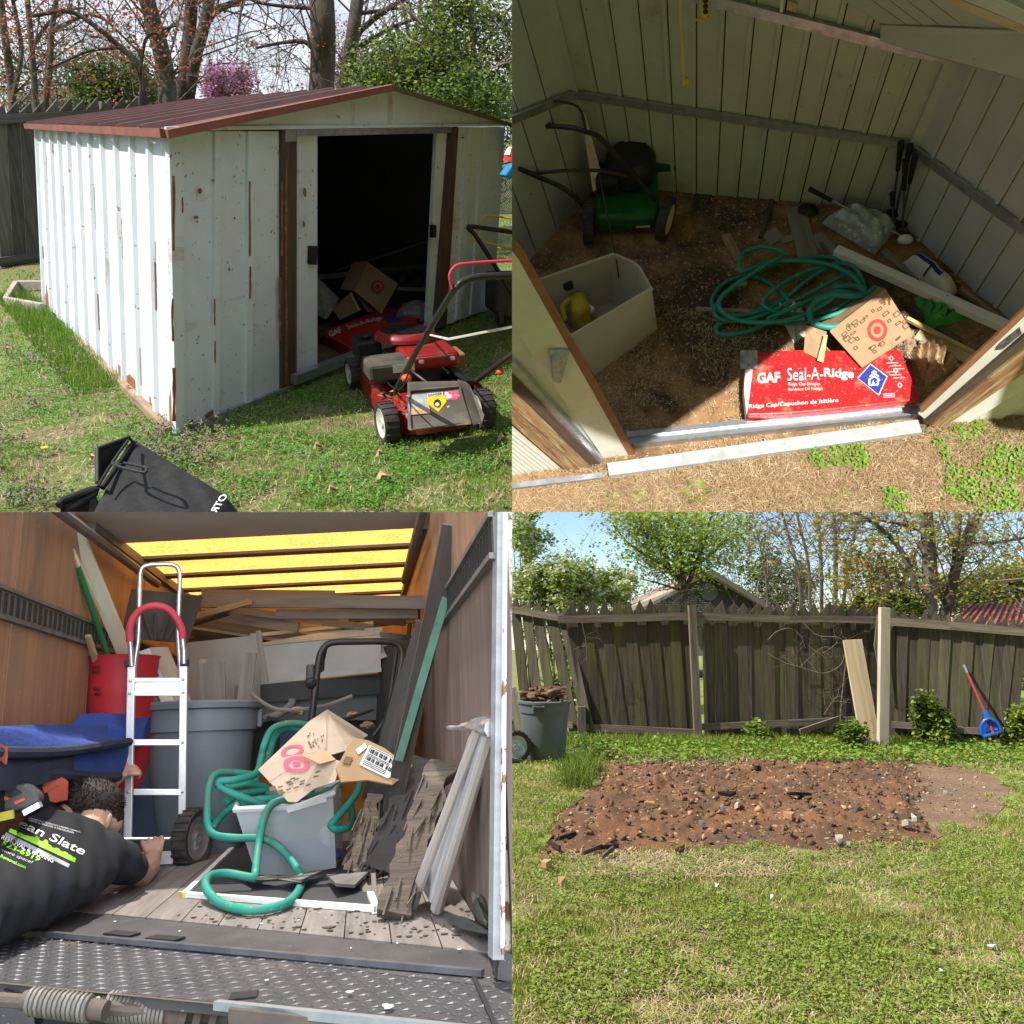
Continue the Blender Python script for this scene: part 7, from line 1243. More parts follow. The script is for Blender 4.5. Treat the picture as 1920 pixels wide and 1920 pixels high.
pts = [(Z(100, 1615, 4.0), .11), (Z(146, 1584, 4.17), .10), (Z(164, 1560, 4.28), .066), (Z(174, 1540, 4.35), .075), (hd, .106), (Z(203, 1543, 4.42), .062),
 (Z(208, 1608, 4.18), .070), (Z(238, 1626, 4.34), .062), (Z(264, 1640, 4.56), .056), (Z(280, 1625, 4.74), .050), (Z(288, 1606, 4.90), .037),
 (Z(90, 1556, 4.12), .062), (Z(140, 1510, 4.60), .052), (Z(190, 1482, 4.92), .043), (Z(216, 1462, 5.04), .034), (Z(227, 1452, 5.1), .029)]
ed = [(0, 1), (1, 2), (2, 3), (3, 4), (4, 5), (3, 5), (1, 6), (6, 7), (7, 8), (8, 9), (9, 10), (1, 11), (11, 12), (12, 13), (13, 14), (14, 15)]
def hand(wi, w, k, fdir, curl, thumb, sc):
    """palm and five fingers: w wrist, k knuckle centre, fdir along the fingers, curl the way they bend"""
    w, k = V(w), V(k); f = V(fdir).normalized(); c = V(curl).normalized(); s = f.cross(c).normalized()
    for i, (o, l) in enumerate(((-1.5, .90), (-.5, 1.0), (.5, .96), (1.5, .78))):
        m_ = len(pts); pts.append((lerp(w, k, .55)+s*o*.014*sc, .0150*sc)); ed.append((wi, m_)); b = k+s*o*.0225*sc; p0 = len(pts); q1_ = b+(f*.6+c*.5).normalized()*.034*l*sc; q2_ = q1_+(f*.1+c*.95).normalized()*.028*l*sc; q3_ = q2_+(f*-.75+c*.6).normalized()*.022*l*sc
        pts.extend([(b, .0092*sc), (q1_, .0086*sc), (q2_, .0078*sc), (q3_, .0068*sc)]); ed.extend([(m_, p0), (p0, p0+1), (p0+1, p0+2), (p0+2, p0+3)])
    p0 = len(pts); tb = lerp(w, k, .40)+s*-.022*sc; t = V(thumb).normalized(); pts.extend([(tb, .0135*sc), (tb+t*.034*sc, .0115*sc), (tb+(t+c*.25).normalized()*.064*sc, .0090*sc)]); ed.extend([(wi, p0), (p0, p0+1), (p0+1, p0+2)])
hand(10, Z(288, 1606, 4.90), Z(287, 1580, 4.98), (-.30, .55, .75), (-.25, .85, -.35), (-.95, .1, .1), 1.35)
hand(15, Z(227, 1452, 5.1), Z(240, 1441, 5.14), (.75, .25, .45), (.35, .75, -.45), (.80, -.45, .15), 1.15)
body = blend(P, 'body', pts, ed, [m_skin], .005, 3, man)
part(man, 'ear', MB().ball(Z(203, 1541, 4.30), (.013, .022, .036), 12, 9, ez=(.18, 0, .98)).ball(Z(201, 1549, 4.30), (.010, .014, .014), 8, 6), m_skin, True)
hc = Z(174, 1500, 4.42); hb_ = MB().ball(hc, (.134, .125, .094), 26, 18, jit=.03, ex=(.97, 0, -.2), ez=(.2, 0, .97)).ball(Z(207, 1530, 4.42), (.055, .08, .06), 12, 8, jit=.05).ball(Z(160, 1523, 4.36), (.085, .06, .04), 12, 8, jit=.05)
hair = part(man, 'hair', hb_, m_hair, True)
mb = MB(); r = random.Random(3)
for k in range(2200):
    d = V(r.gauss(0, 1), r.gauss(0, 1)-.3, r.gauss(0, 1)+.3).normalized(); p = hc+V(d.x*.132, d.y*.123, d.z*.093-d.x*.022); e = (d*.7+V(r.gauss(0, .6), r.gauss(0, .6), r.gauss(0, .6))).normalized(); s_ = d.cross(e).normalized()*.004
    mb.add([p-s_, p+s_, p+e*r.uniform(.008, .018)], [(0, 1, 2)])
part(man, 'hair_locks', mb, m_hair, kind='stuff')
sax = (RS-LS).normalized(); ctr = [Z(163, 1563, 4.27), Z(156, 1571, 4.22), Z(148, 1580, 4.16), Z(128, 1601, 4.05), Z(105, 1624, 3.93), Z(58, 1656, 3.72), Z(0, 1682, 3.52), Z(-80, 1712, 3.3)]; dims = [(.080, .066), (.15, .078), (.198, .095), (.206, .112), (.198, .118), (.175, .115), (.155, .11), (.15, .11)]
st = []
for i, c in enumerate(ctr):
    t_x = (ctr[min(i+1, 7)]-ctr[max(i-1, 0)]).normalized(); s_ = (sax-t_x*sax.dot(t_x)).normalized(); st.append((c, s_, s_.cross(t_x).normalized(), *dims[i]))
mb = loft(MB(), st)
sp2 = [(lerp(LS, RS, .80)-UP*.01, .098), (Z(218, 1614, 4.22), .092), (Z(243, 1626, 4.35), .082), (lerp(LS, RS, .18), .088), (LS, .078), (Z(104, 1536, 4.32), .068)]
shirt = blend(P, 'shirt', sp2, [(0, 1), (1, 2), (3, 4), (4, 5)], [m_shirt], .0125, 7, man, mb); shirt['label'] = 'black T-shirt with white and lime print'
for v in shirt.data.vertices:                        # soft cloth folds
    p = v.co; v.co = p+v.normal*(.006*math.sin(p.x*31+p.z*24+2*math.sin(p.y*9))+.004*math.sin(p.y*43-p.z*36+p.x*12)+.003*math.sin(p.x*70+p.y*22))
from mathutils.bvhtree import BVHTree
bb = ORIG[shirt.name][1]; bvh = BVHTree.FromPolygons([tuple(v.co+bb) for v in shirt.data.vertices], [tuple(p.vertices) for p in shirt.data.polygons])
def onshirt(x, y, lift=.004):
    d = P.ray(x, y).normalized(); h = bvh.ray_cast(P.o, d, 20)
    return (h[0]-d*lift) if h[0] is not None else P.D(x, y, 3.9)
def shirtprint(txt, x0, y0, x1, y1, h, m, bold=.01, sh=0.0, n=1):
    ux, uy = x1-x0, y1-y0; l = math.hypot(ux, uy); nx, ny = uy/l, -ux/l
    return part(shirt2, 'print', words(MB(), txt, lambda a, b: onshirt(x0+ux*a+nx*h*b, y0+uy*a+ny*h*b), bold=bold, shear=sh, fit=(1, 1)), m)
shirt2 = shirt; m_lime = plain('lime_print', (.33, .80, .05), rough=.6); m_gpr = plain('grey_print', (.36, .37, .40), rough=.6)
shirtprint('ean Slate', 34, 1549, 156, 1604, 16, m_wht, .012, .15); shirtprint('REMOVAL & MOVING', 2, 1573, 99, 1618, 8, m_wht, .02); shirtprint('523-6919', 2, 1584, 73, 1616, 9.5, m_lime, .015, .1); shirtprint('more space!', 0, 1596, 60, 1621, 7, m_wht, 0, .25); shirtprint('Removal.com', 0, 1607, 47, 1629, 6, m_lime, .012)
shirtprint('JUNK REMOVAL & CONSTRUCTION & PROPERTY CLEANOUTS', 53, 1535, 150, 1562, 3.2, m_wht, 0); shirtprint('LAWN & HAULING & DEMOLITION', 54, 1539, 138, 1563, 3, m_wht, 0)
def band(x0, y0, x1, y1, h0, m, sky=None):
    ux, uy = x1-x0, y1-y0; l = math.hypot(ux, uy); nx, ny = uy/l, -ux/l
    return part(shirt2, 'print_band', MB().grid(lambda a, b: onshirt(x0+ux*a+nx*h0*b*(sky(a) if sky else 1), y0+uy*a+ny*h0*b*(sky(a) if sky else 1)), 48, 2), m)
band(16, 1560, 140, 1617, 8.5, m_lime, lambda a: [.9, .95, 1.0, .9, 1.1, 1.3, 1.75, 1.2, 1.9, 1.25, 1.0, 1.3, 1.05, 1.25, 1.1, 1.0, .9][int(a*16)]); band(8, 1567, 128, 1627, 7.5, m_gpr)
# ================================================================ bottom right: the bare patch where the shed stood
P = BR
BR.sun((.85, .13, -1.0), 4.6, 0.6, (1, .95, .86))
single(P, 'lawn', MB().grid(lambda u, v: V(lerp(-3, 34, u)*lerp(.25, 1.6, v), lerp(1.5, 70, v**2), 0), 20, 40), mat('sunny_soil', (.27, .20, .10), (.17, .16, .06), scale=7, rough=.95, bump=.6, c=(.15, .21, .03), cpos=(.40, .54), cscale=1.6, coord='object', d=(.42, .31, .19), dpos=(.6, .64), dscale=30), kind='structure', base=(0, 0, 0))
m_pick = mat('fence_picket_wood', (.115, .095, .072), (.052, .043, .034), scale=7, stretch=(.2, 3.5, 2), rough=.9, bump=.5, bscale=24, c=(.115, .125, .035), cpos=(.50, .68), cscale=1.8, var=.30, dist=.7)
m_railw = mat('fence_rail_wood', (.21, .18, .14), (.11, .092, .072), scale=7, stretch=(.2, 3.5, 2), rough=.9, bump=.5, bscale=24, var=.1)
m_pale2 = mat('new_pale_lumber', (.60, .47, .31), (.46, .35, .22), scale=6, stretch=(.2, 3, 1), rough=.8, bump=.15, c=(.34, .25, .15), cpos=(.62, .72), cscale=3.5); m_gryb = mat('silvered_lumber', (.56, .50, .40), (.42, .37, .29), scale=6, stretch=(.2, 3, 1), rough=.85, bump=.2, c=(.25, .20, .14), cpos=(.66, .7), cscale=8)
gp_ = [P.G(x, y) for x, y in ((930, 1374), (1085, 1386), (1306, 1389), (1655, 1392), (1935, 1404))]
fence = thing(P, 'fence', 'old grey picket fence with pointed tops and sagging rails across the yard', 'fence', gp_[2])
def seg(i):
    a, b = gp_[i], gp_[i+1]; n = (b-a).cross(UP).normalized(); n = n if n.y < 0 else -n
    return lambda x, y, o=0.0: P.PL(x, y, a+n*o, n), n
rs = random.Random(9)
def pickets(i, tops, w, lean, yrail, ybot, tip, gap=1.0):
    Fq, n = seg(i)
    for k, x in enumerate(tops):
        l = lean(x)+rs.uniform(-1.5, 1.5); yr, yb = yrail(x), ybot(x); ww = w+rs.uniform(-2, 2); tp = yr-tip+rs.uniform(-5, 3); o = .013*(k % 2)+rs.uniform(-.003, .003); xb = x+l
        pk_ = rs.choice((.5, .78, .8, .85)); sh_ = yr-4+rs.uniform(-2, 2)
        pts = [Fq(xb, yb, o), Fq(xb+ww-gap, yb+rs.uniform(-2, 2), o), Fq(x+ww-gap, sh_, o), Fq(x+ww*pk_, tp, o), Fq(x, sh_, o)]
        part(fence, 'picket', MB().prism(pts, -n*.022, grain=UP), m_pick)
def rail(i, pts, h, name='fence_rail', o=.06):
    Fq, n = seg(i); mb = MB()
    for a, b in zip(pts, pts[1:]): mb.beam(Fq(*a, o), Fq(*b, o), h, .045, UP)
    part(fence, name, mb, m_railw)
pickets(0, [957, 977, 997, 1024, 1046], 21, lambda x: 24+(x-957)*.28, lambda x: 1143+(x-957)*.15, lambda x: 1372, 18, gap=3)
pickets(1, [1058+21.6*k for k in range(11)], 21.6, lambda x: 46-(x-1060)*.155, lambda x: 1155-(x-1060)*.02, lambda x: 1386, 27, gap=-1.2)
pickets(2, [1316+22.2*k for k in range(15)], 22.2, lambda x: 5-(x-1310)*.012, lambda x: 1152+(x-1310)*.012, lambda x: 1390, 23, gap=-1.2)
pickets(3, [1662+20.5*k for k in range(13)], 20.5, lambda x: -(x-1655)*.10-2, lambda x: 1162+(x-1665)*.085, lambda x: 1394+(x-1665)*.03, 21, gap=-1.2)
rail(0, [(945, 1140), (1058, 1160)], .105); rail(1, [(1046, 1162), (1200, 1158), (1294, 1155)], .115); rail(2, [(1303, 1155), (1480, 1161), (1545, 1160), (1652, 1163)], .105); rail(3, [(1665, 1165), (1780, 1173), (1935, 1186)], .12)
rail(1, [(1090, 1363), (1306, 1374)], .10); rail(2, [(1314, 1363), (1480, 1356), (1610, 1349)], .095); rail(3, [(1672, 1358), (1790, 1368), (1870, 1373)], .09)
rail(0, [(1040, 1357), (1075, 1360)], .09)
for (xt, yt2, xb, yb, w, i) in ((1297, 1135, 1309, 1390, .11, 2), (1090, 1325, 1092, 1388, .12, 1)):
    Fq, n = seg(i); part(fence, 'fence_post', MB().beam(Fq(xb, yb, .10), Fq(xt, yt2, .10), w, .10, V(1, 0, 0)), m_railw)
Fq, n = seg(2); part(fence, 'fence_post', MB().beam(Fq(1562, 1390, -.08), Fq(1562, 1135, -.08), .24, .03, V(1, 0, 0)), m_railw)
lb = P.G(1634, 1404); post = P.G(1655, 1406)
single(P, 'lumber_post', MB().beam(post, P.VL(1661, 1139, post)-V(0, -.05, 0), .135, .10, V(1, 0, 0)), m_gryb, 'pale upright square post leaning on the fence', 'post', bevel=.006)
single(P, 'plank', MB().beam(lb, P.VL(1611, 1200, lb)+V(0, .25, 0), .27, .05, V(1, 0, 0)), m_pale2, 'wide tan plank leaning on the fence left of the pale post', 'board', bevel=.004)
Fq, n = seg(2); single(P, 'plank', MB().prism([Fq(1644, 1152, .10), Fq(1655, 1152, .10), Fq(1655, 1300, .10), Fq(1638, 1210, .10)], n*.03, grain=UP), m_railw, 'grey board behind the pale post, pointed at its foot', 'board')
single(P, 'plank', MB().beam(Fq(1500, 1372, .25), Fq(1580, 1345, .10), .075, .04, UP), m_railw, 'short broken rail propped slantwise at the fence foot', 'board')
# trash can with leaves, plank and hand truck wheel at the left edge
tb = P.G(1021, 1424); hcan = P.VL(1012, 1312, tb).z
cn = round_bin(P, 'trash_can', 'grey round trash can filled with brown leaves before the fence', tb, .325, hcan, mat('grey_can', (.13, .15, .165), (.105, .12, .135), scale=3, rough=.5, bump=.04), hand=[(-.25, -1, 0)])
mb = MB()
for k in range(46): c = tb+V(rs.uniform(-.27, .27), rs.uniform(-.27, .27), hcan+rs.uniform(-.02, .14)); mb.ball(c, (rs.uniform(.05, .12), .06, rs.uniform(.02, .05)), 6, 4, jit=.35)
single(P, 'leaf_heap', mb, mat('brown_leaf_heap', (.26, .15, .08), (.10, .06, .04), scale=6, rough=.9, bump=.4), 'heap of brown leaves and bark filling the grey trash can', 'leaf heap', kind='stuff')
b = P.G(988, 1418); single(P, 'plank', MB().beam(b, P.VL(958, 1290, b), .14, .03, V(1, 0, 0)), m_gryb, 'pale plank at the left edge leaning past the trash can', 'board')
ht2 = thing(P, 'hand_truck', 'black hand truck wheel showing at the left edge beside the trash can', 'hand truck', P.G(968, 1430)); wheel(ht2, P.G(966, 1430)+UP*.20+V(0, -.05, 0), .20, .11, V(.35, -1, 0), m_galv, 20); part(ht2, 'frame', MB().tube([P.G(955, 1428, .2), P.G(975, 1428, .2)], .02, 8), m_dark, True); wheel(ht2, P.G(958, 1415)+UP*.22+V(0, .35, 0), .20, .11, V(.35, -1, 0), m_galv, 20)
# dustpan
F3, n3_ = seg(3); z_ = lambda x, y, k=0: F3(x, y, .30-k)
dp = thing(P, 'dustpan', 'blue lobby dustpan with red handle leaning on the fence at right', 'dustpan', P.G(1870, 1400))
m_dpb = mat('dustpan_blue', (.02, .12, .48), (.015, .09, .38), scale=3, rough=.4)
out_ = [(1841, 1378), (1839, 1362), (1846, 1351), (1856, 1347), (1868, 1353), (1876, 1365), (1877, 1371), (1862, 1376)]
part(dp, 'pan_back', MB().prism([z_(x, y) for x, y in out_], V(0, .02, 0)), m_dpb); part(dp, 'pan_lip', MB().tube([z_(x, y, -.06) for x, y in out_[:7]], .022, 8), m_dpb, True); part(dp, 'pan_floor', MB().prism([z_(1841, 1379), z_(1877, 1372), z_(1876, 1374, -.25), z_(1845, 1384, -.25)], UP*.02), m_dpb)
part(dp, 'dust_panel', MB().prism([z_(1850, 1372, -.03), z_(1852, 1366, -.03), z_(1866, 1362, -.03), z_(1872, 1368, -.03)], V(0, .01, 0)), plain('panel_light_blue', (.12, .32, .62)))
part(dp, 'handle', MB().tube([z_(1814, 1262, .25), z_(1849, 1340, .02), z_(1872, 1398, -.12)], .019, 8), mat('dustpan_red', (.34, .06, .05), (.26, .045, .04), rough=.5), True); part(dp, 'handle_tip', MB().tube([z_(1807, 1247, .3), z_(1814, 1262, .25)], .021, 8), m_galv, True); part(dp, 'socket', MB().tube([z_(1847, 1333, .0), z_(1853, 1350, -.03)], .045, 8), m_dpb, True)
part(dp, 'foot', MB().tube([z_(1867, 1386, -.11), z_(1873, 1399, -.13)], .035, 8), plain('foot_pink', (.62, .32, .30)), True)
# ---------------------------------------------------------------- the bare patch
q00, q10, q11, q01 = P.G(962, 1622), P.G(1772, 1596), P.G(1735, 1424), P.G(1132, 1428)
def hgt(x, y): return .045*float(vnoise(np.array([x]), np.array([y]), .45, 41)[0])+.085*float(vnoise(np.array([x]), np.array([y]), .16, 42)[0])**3+.035*float(vnoise(np.array([x]), np.array([y]), .05, 43)[0])**3
def dirtf(u, v):
    p = lerp(lerp(q00, q10, u), lerp(q01, q11, u), v); e = min(1, 9*min(u, 1-u, v, 1-v)); j = .10*(1-e); p = p+V(j*math.sin(u*40+v*11), j*math.sin(u*31+v*23), 0); p.z = -.01+e*(.012+hgt(p.x, p.y)); return p
m_dirt2 = mat('turned_red_earth', (.19, .092, .044), (.10, .056, .031), scale=1.8, rough=.95, bump=.7, bscale=30, c=(.085, .055, .04), cpos=(.52, .68), cscale=1.3, d=(.40, .27, .16), dpos=(.62, .66), dscale=22, coord='object')
single(P, 'earth_patch', MB().grid(dirtf, 220, 110), m_dirt2, kind='structure', base=(3, 9, 0), smooth=True)
m_dirt3 = mat('packed_brown_earth', (.21, .135, .08), (.15, .095, .058), scale=2.5, rough=.95, bump=.4, bscale=30, coord='object', d=(.36, .26, .17), dpos=(.62, .66), dscale=24, c=(.13, .10, .07), cpos=(.55, .7), cscale=1.2)
pk2 = [(1700, 1420), (1780, 1432), (1860, 1450), (1893, 1478), (1885, 1510), (1868, 1528), (1840, 1560), (1790, 1556), (1740, 1580), (1690, 1580), (1640, 1500), (1640, 1430)]
single(P, 'earth_patch', MB().prism([P.G(x, y, .006) for x, y in pk2], -UP*.01), m_dirt3, kind='structure', base=P.G(1780, 1500))
bare = [(p.x, p.y) for p in (P.G(*q) for q in ((994, 1606), (1074, 1508), (1130, 1470), (1166, 1440), (1300, 1432), (1700, 1428), (1780, 1436), (1858, 1454), (1886, 1482), (1868, 1526), (1835, 1552), (1790, 1548), (1755, 1578), (1640, 1582), (1480, 1594), (1300, 1596), (1150, 1602)))]
def lawn(x, y): return ~inpoly(x+.25*(vnoise(x, y, .35, 51)-.5), y+.5*(vnoise(x, y, .35, 52)-.5), bare)
def thick(x, y): return lawn(x, y) & (vnoise(x, y, .5, 61)*.5+vnoise(x, y, .14, 62)*.5 > .38)
a, d = spots(P, 300000, 3.2, 14.2, .62, thick, power=-.15); k = rng.random(len(a)); m_b1 = plain('lawn_green', (.20, .275, .035), rough=.55, thin=.25, coord='object'); m_b2 = plain('lawn_light', (.33, .385, .06), rough=.55, thin=.25, coord='object')
blades(P, 'grass', a, d, .05, .0045, .8, [m_b1, m_b2, m_g4], np.where(k < .40, 0, np.where(k < .86, 1, 2)))
a, d = spots(P, 95000, 3.2, 14, .62, lambda x, y: lawn(x, y) & (vnoise(x, y, .5, 61)*.5+vnoise(x, y, .14, 62)*.5 < .60)); k = rng.random(len(a))
blades(P, 'dry_thatch', a, d, .08, .0045, .6, [m_g4, m_g5, m_b2], np.where(k < .5, 0, np.where(k < .8, 1, 2)), lie=True)
a, d = spots(P, 105000, 3.2, 14, .62, lambda x, y: lawn(x, y) & (vnoise(x, y, .6, 71)*.55+vnoise(x, y, .16, 72)*.45 > .47)); k = rng.random(len(a))
leaflets(P, 'clover', np.c_[a, rng.uniform(.015, .05, len(a))], np.maximum(.017, .0022*d), [m_b1, plain('lawn_clover', (.27, .37, .065), rough=.5, thin=.2, coord='object')], (k < .5).astype(int), flat=.8)
# weeds and tufts at the fence foot and the patch's left edge
def tufts(P, pts, n, h, mats, name, spread=.25):
    c = np.array([tuple(P.G(*p))[:2] for p in pts]); a = c[rng.integers(0, len(c), n)]+rng.normal(0, spread, (n, 2)); blades(P, name, a, np.linalg.norm(a, axis=1), h, .006, .6, mats, rng.integers(0, len(mats), n))
tufts(P, [(x, 1398+(x-1100)*.012) for x in range(1070, 1600, 9)], 9000, .16, [m_b1, m_b2, m_g1], 'fence_foot_grass', .22); tufts(P, [(1088, 1460), (1096, 1448), (1078, 1475)], 900, .30, [m_g1, m_b1], 'tall_grass', .10); tufts(P, [(x, 1402) for x in range(1660, 1925, 9)], 4200, .15, [m_b1, m_g1], 'fence_foot_grass', .25)
c = np.concatenate([np.array([tuple(P.G(x, 1400+(x-1100)*.012+rs.uniform(-5, 20), .06)) for x in range(1080, 1925, 3)])]*8); c += rng.normal(0, .16, c.shape)*np.array([1, 1, .35]); c = c[c[:, 2] > .01]; leaflets(P, 'ground_cover', c, .05, [m_b1, m_lf2, m_g6], rng.integers(0, 3, len(c)), flat=.5)
gs_ = 'green bushes along the fence'
def bush(label, px, base, rx, rz, n, seed):
    D_ = P.G(*base).dot(P.f); shrub(P, 'bush', label, px, D_, rx, rz, n, .062, [m_lf1, m_lf2, m_lf3], gs_, 'bush', stems=7, depth=.28, twig=m_bark2, seed=seed, wts=[.45, .4, .15])
bush('leafy green bush right of the pale post against the fence', (1748, 1362), (1750, 1402), .27, .36, 1300, 31); bush('green bush cut by the right edge beside the dustpan', (1920, 1365), (1915, 1405), .22, .33, 1300, 32); bush('low leafy sprig left of the leaning wide plank', (1598, 1375), (1600, 1408), .22, .15, 520, 33); bush('small green sprig at the fence foot mid-panel', (1422, 1368), (1420, 1396), .14, .16, 300, 34); bush('thin upright green shoots above the right bush', (1735, 1315), (1740, 1402), .16, .22, 160, 35)
# bare vine on the fence
random.seed(4); Fq, n = seg(2); mb = MB()
for pth, r0 in (([(1490, 1150), (1530, 1190), (1570, 1195), (1585, 1210), (1580, 1240), (1565, 1255), (1540, 1262), (1505, 1252), (1470, 1242), (1440, 1225)], .011), ([(1575, 1370), (1578, 1310), (1588, 1220), (1586, 1195)], .012), ([(1440, 1200), (1455, 1185), (1480, 1178), (1500, 1190), (1510, 1215)], .008), ([(1545, 1340), (1565, 1310), (1580, 1305)], .007), ([(1515, 1210), (1540, 1225), (1570, 1205)], .007), ([(1500, 1250), (1540, 1215), (1560, 1215)], .006), ([(1090, 1165), (1098, 1200), (1100, 1240)], .006)):
    c = catmull([Fq(x, y, .12+.05*random.random()) for x, y in pth], 5); mb.tube(c, [lerp(r0*.65, r0*.35, i/(len(c)-1)) for i in range(len(c))], 6); twigs(mb, c, .003, .35, 8, 2, up=.0, n=3)
single(P, 'vine', mb, m_twig2, 'bare tangled vine climbing the fence left of the leaning planks', 'vine')
# rubble
m_brk = mat('broken_tile', (.50, .30, .17), (.40, .23, .13), scale=6, rough=.9, bump=.2); m_stn = mat('pale_rubble', (.50, .45, .38), (.38, .34, .28), scale=6, rough=.9, bump=.2); m_char = plain('charred_wood', (.035, .03, .028), rough=.9)
lab_ = {}
def rub(name, label, cat, x, y, s, m, hgt_=.5, group='rubble on the bare patch', seed=0):
    r = random.Random(seed or int(x*7+y)); c = P.G(x, y, .05); k = P.G(x+1, y, .05); px = (k-c).length; w = s[0]*px/2; dp_ = s[1]*px*.9; n_ = r.randint(4, 6); a0 = r.uniform(0, 6)
    pts = [c+V(math.cos(a0+2*math.pi*j/n_)*w*r.uniform(.7, 1.1), math.sin(a0+2*math.pi*j/n_)*dp_*r.uniform(.7, 1.1), r.uniform(-.01, .03)) for j in range(n_)]
    single(P, name, MB().prism(pts, UP*(s[1]*px*hgt_+.02)), m, label, cat, group, bevel=.004)
for a in (('tile_shard', 'large tan tile shard standing near the middle of the patch', 'tile', 1402, 1487, (26, 9), m_brk), ('tile_shard', 'tan triangular shard lying on the grass at the front left', 'tile', 1026, 1629, (26, 12), m_brk), ('tile_shard', 'smaller shard on the grass right of the front left one', 'tile', 1052, 1660, (18, 10), m_brk),
    ('brick', 'pale broken brick at the right end of the turned earth', 'brick', 1701, 1551, (22, 13), m_stn), ('brick', 'small pale block behind the broken brick', 'brick', 1714, 1540, (13, 10), m_stn), ('brick', 'brown brick half buried near the centre of the patch', 'brick', 1480, 1538, (24, 14), m_brk), ('wood_chip', 'curved tan bark strip in the left of the patch', 'bark', 1218, 1513, (30, 4), m_brk), ('stone', 'whitish stone near the middle front of the patch', 'stone', 1383, 1518, (14, 10), m_stn), ('stone', 'grey stone left of the whitish one', 'stone', 1355, 1524, (12, 9), m_galv), ('stone', 'black lump at the back edge of the patch', 'stone', 1420, 1446, (16, 9), m_char), ('brick', 'dark brick showing its end at the front edge', 'brick', 1275, 1598, (26, 8), m_dirt2), ('wood_chip', 'dark charred board strip left of the large shard', 'bark', 1362, 1494, (40, 5), m_char), ('tile_shard', 'orange tile piece right of the centre', 'tile', 1485, 1462, (18, 7), m_brk), ('wood_chip', 'pale wood splinter on the packed earth at right', 'wood chip', 1778, 1492, (20, 5), m_stn), ('wood_chip', 'long dark strip beside the centre right', 'bark', 1490, 1494, (60, 4), m_char), ('tile_shard', 'tan chip in the grass at far right', 'tile', 1890, 1570, (16, 6), m_brk), ('stone', 'white chip near the front edge right of centre', 'stone', 1575, 1580, (18, 7), m_stn), ('stone', 'second white chip just right of the first front one', 'stone', 1592, 1588, (12, 6), m_stn), ('tile_shard', 'tan tile cluster piece at the centre front', 'tile', 1365, 1552, (16, 8), m_brk), ('stone', 'grey pebble near the front centre', 'stone', 1315, 1552, (10, 8), m_galv)): rub(*a)
for i, (xa, ya, xb, yb) in enumerate(((1042, 1552, 1060, 1556), (1048, 1572, 1080, 1562), (1092, 1600, 1128, 1586), (1110, 1590, 1160, 1586), (1130, 1606, 1150, 1590), (1030, 1580, 1050, 1590), (1065, 1566, 1090, 1548))):
    single(P, 'root', MB().beam(P.G(xa, ya, .06), P.G(xb, yb, .07), .03, .015, UP), m_char if i % 2 else m_rot, ['short dark root at the left tip of the patch', 'tan root right behind the left tip of the patch', 'long dark root near the front edge of the patch', 'pale long root beside the dark one at the front edge', 'dark root stub at the very front edge', 'pale root in the middle of the left roots', 'dark slanting root at the back of the left roots'][i], 'root', 'roots at the front left of the patch')
def clods(n, region, s0, s1, mats, name, seed):
    r = np.random.default_rng(seed); vv = []; ff = []; mi = []
    base = np.array([(1, 0, 0), (-1, 0, 0), (0, 1, 0), (0, -1, 0), (0, 0, .8), (0, 0, -.6)]); fc = np.array([(0, 2, 4), (2, 1, 4), (1, 3, 4), (3, 0, 4), (2, 0, 5), (1, 2, 5), (3, 1, 5), (0, 3, 5)])
    k = 0
    for _ in range(n):
        u, v = r.random(), r.random(); p = dirtf(.02+.96*u, .02+.96*v) if region is None else region(u, v); s = s0*(s1/s0)**(r.random()**2.2); M_ = np.linalg.qr(r.normal(0, 1, (3, 3)))[0]
        vv.append(np.array(p)+(base*r.uniform(.5, 1.2, (6, 3))*s*np.array([1.3, 1, .6])) @ M_+np.array([0, 0, s*.3])); ff.append(fc+k*6); mi += [r.integers(0, len(mats))]*8; k += 1
    raw(P, name, np.concatenate(vv), np.concatenate(ff), mats, mi, kind='stuff')
clods(3600, None, .005, .042, [m_dirt2, m_dirt2, m_dirt2, m_dirt2, m_rot, m_dirt3, m_char, m_rot, m_dirt2, m_brk], 'earth_clods', 1); clods(170, None, .008, .03, [m_stn, m_brk, m_stn], 'rubble_bits', 2); clods(260, lambda u, v: P.G(1700+170*u+10*v, 1445+90*v, .004), .006, .025, [m_dirt3, m_stn, m_dirt3], 'pebbles', 3)
m_st = blades(P, 'dry_straw', *(lambda a: (a, np.linalg.norm(a, axis=1)))(np.array([tuple(P.G(rs.uniform(1140, 1500), rs.uniform(1418, 1440)))[:2] for _ in range(1500)]+[tuple(P.G(rs.uniform(1080, 1480), rs.uniform(1605, 1650)))[:2] for _ in range(2600)])), .12, .007, .5, [m_g4, m_g5], rng.integers(0, 2, 4100), lie=True)
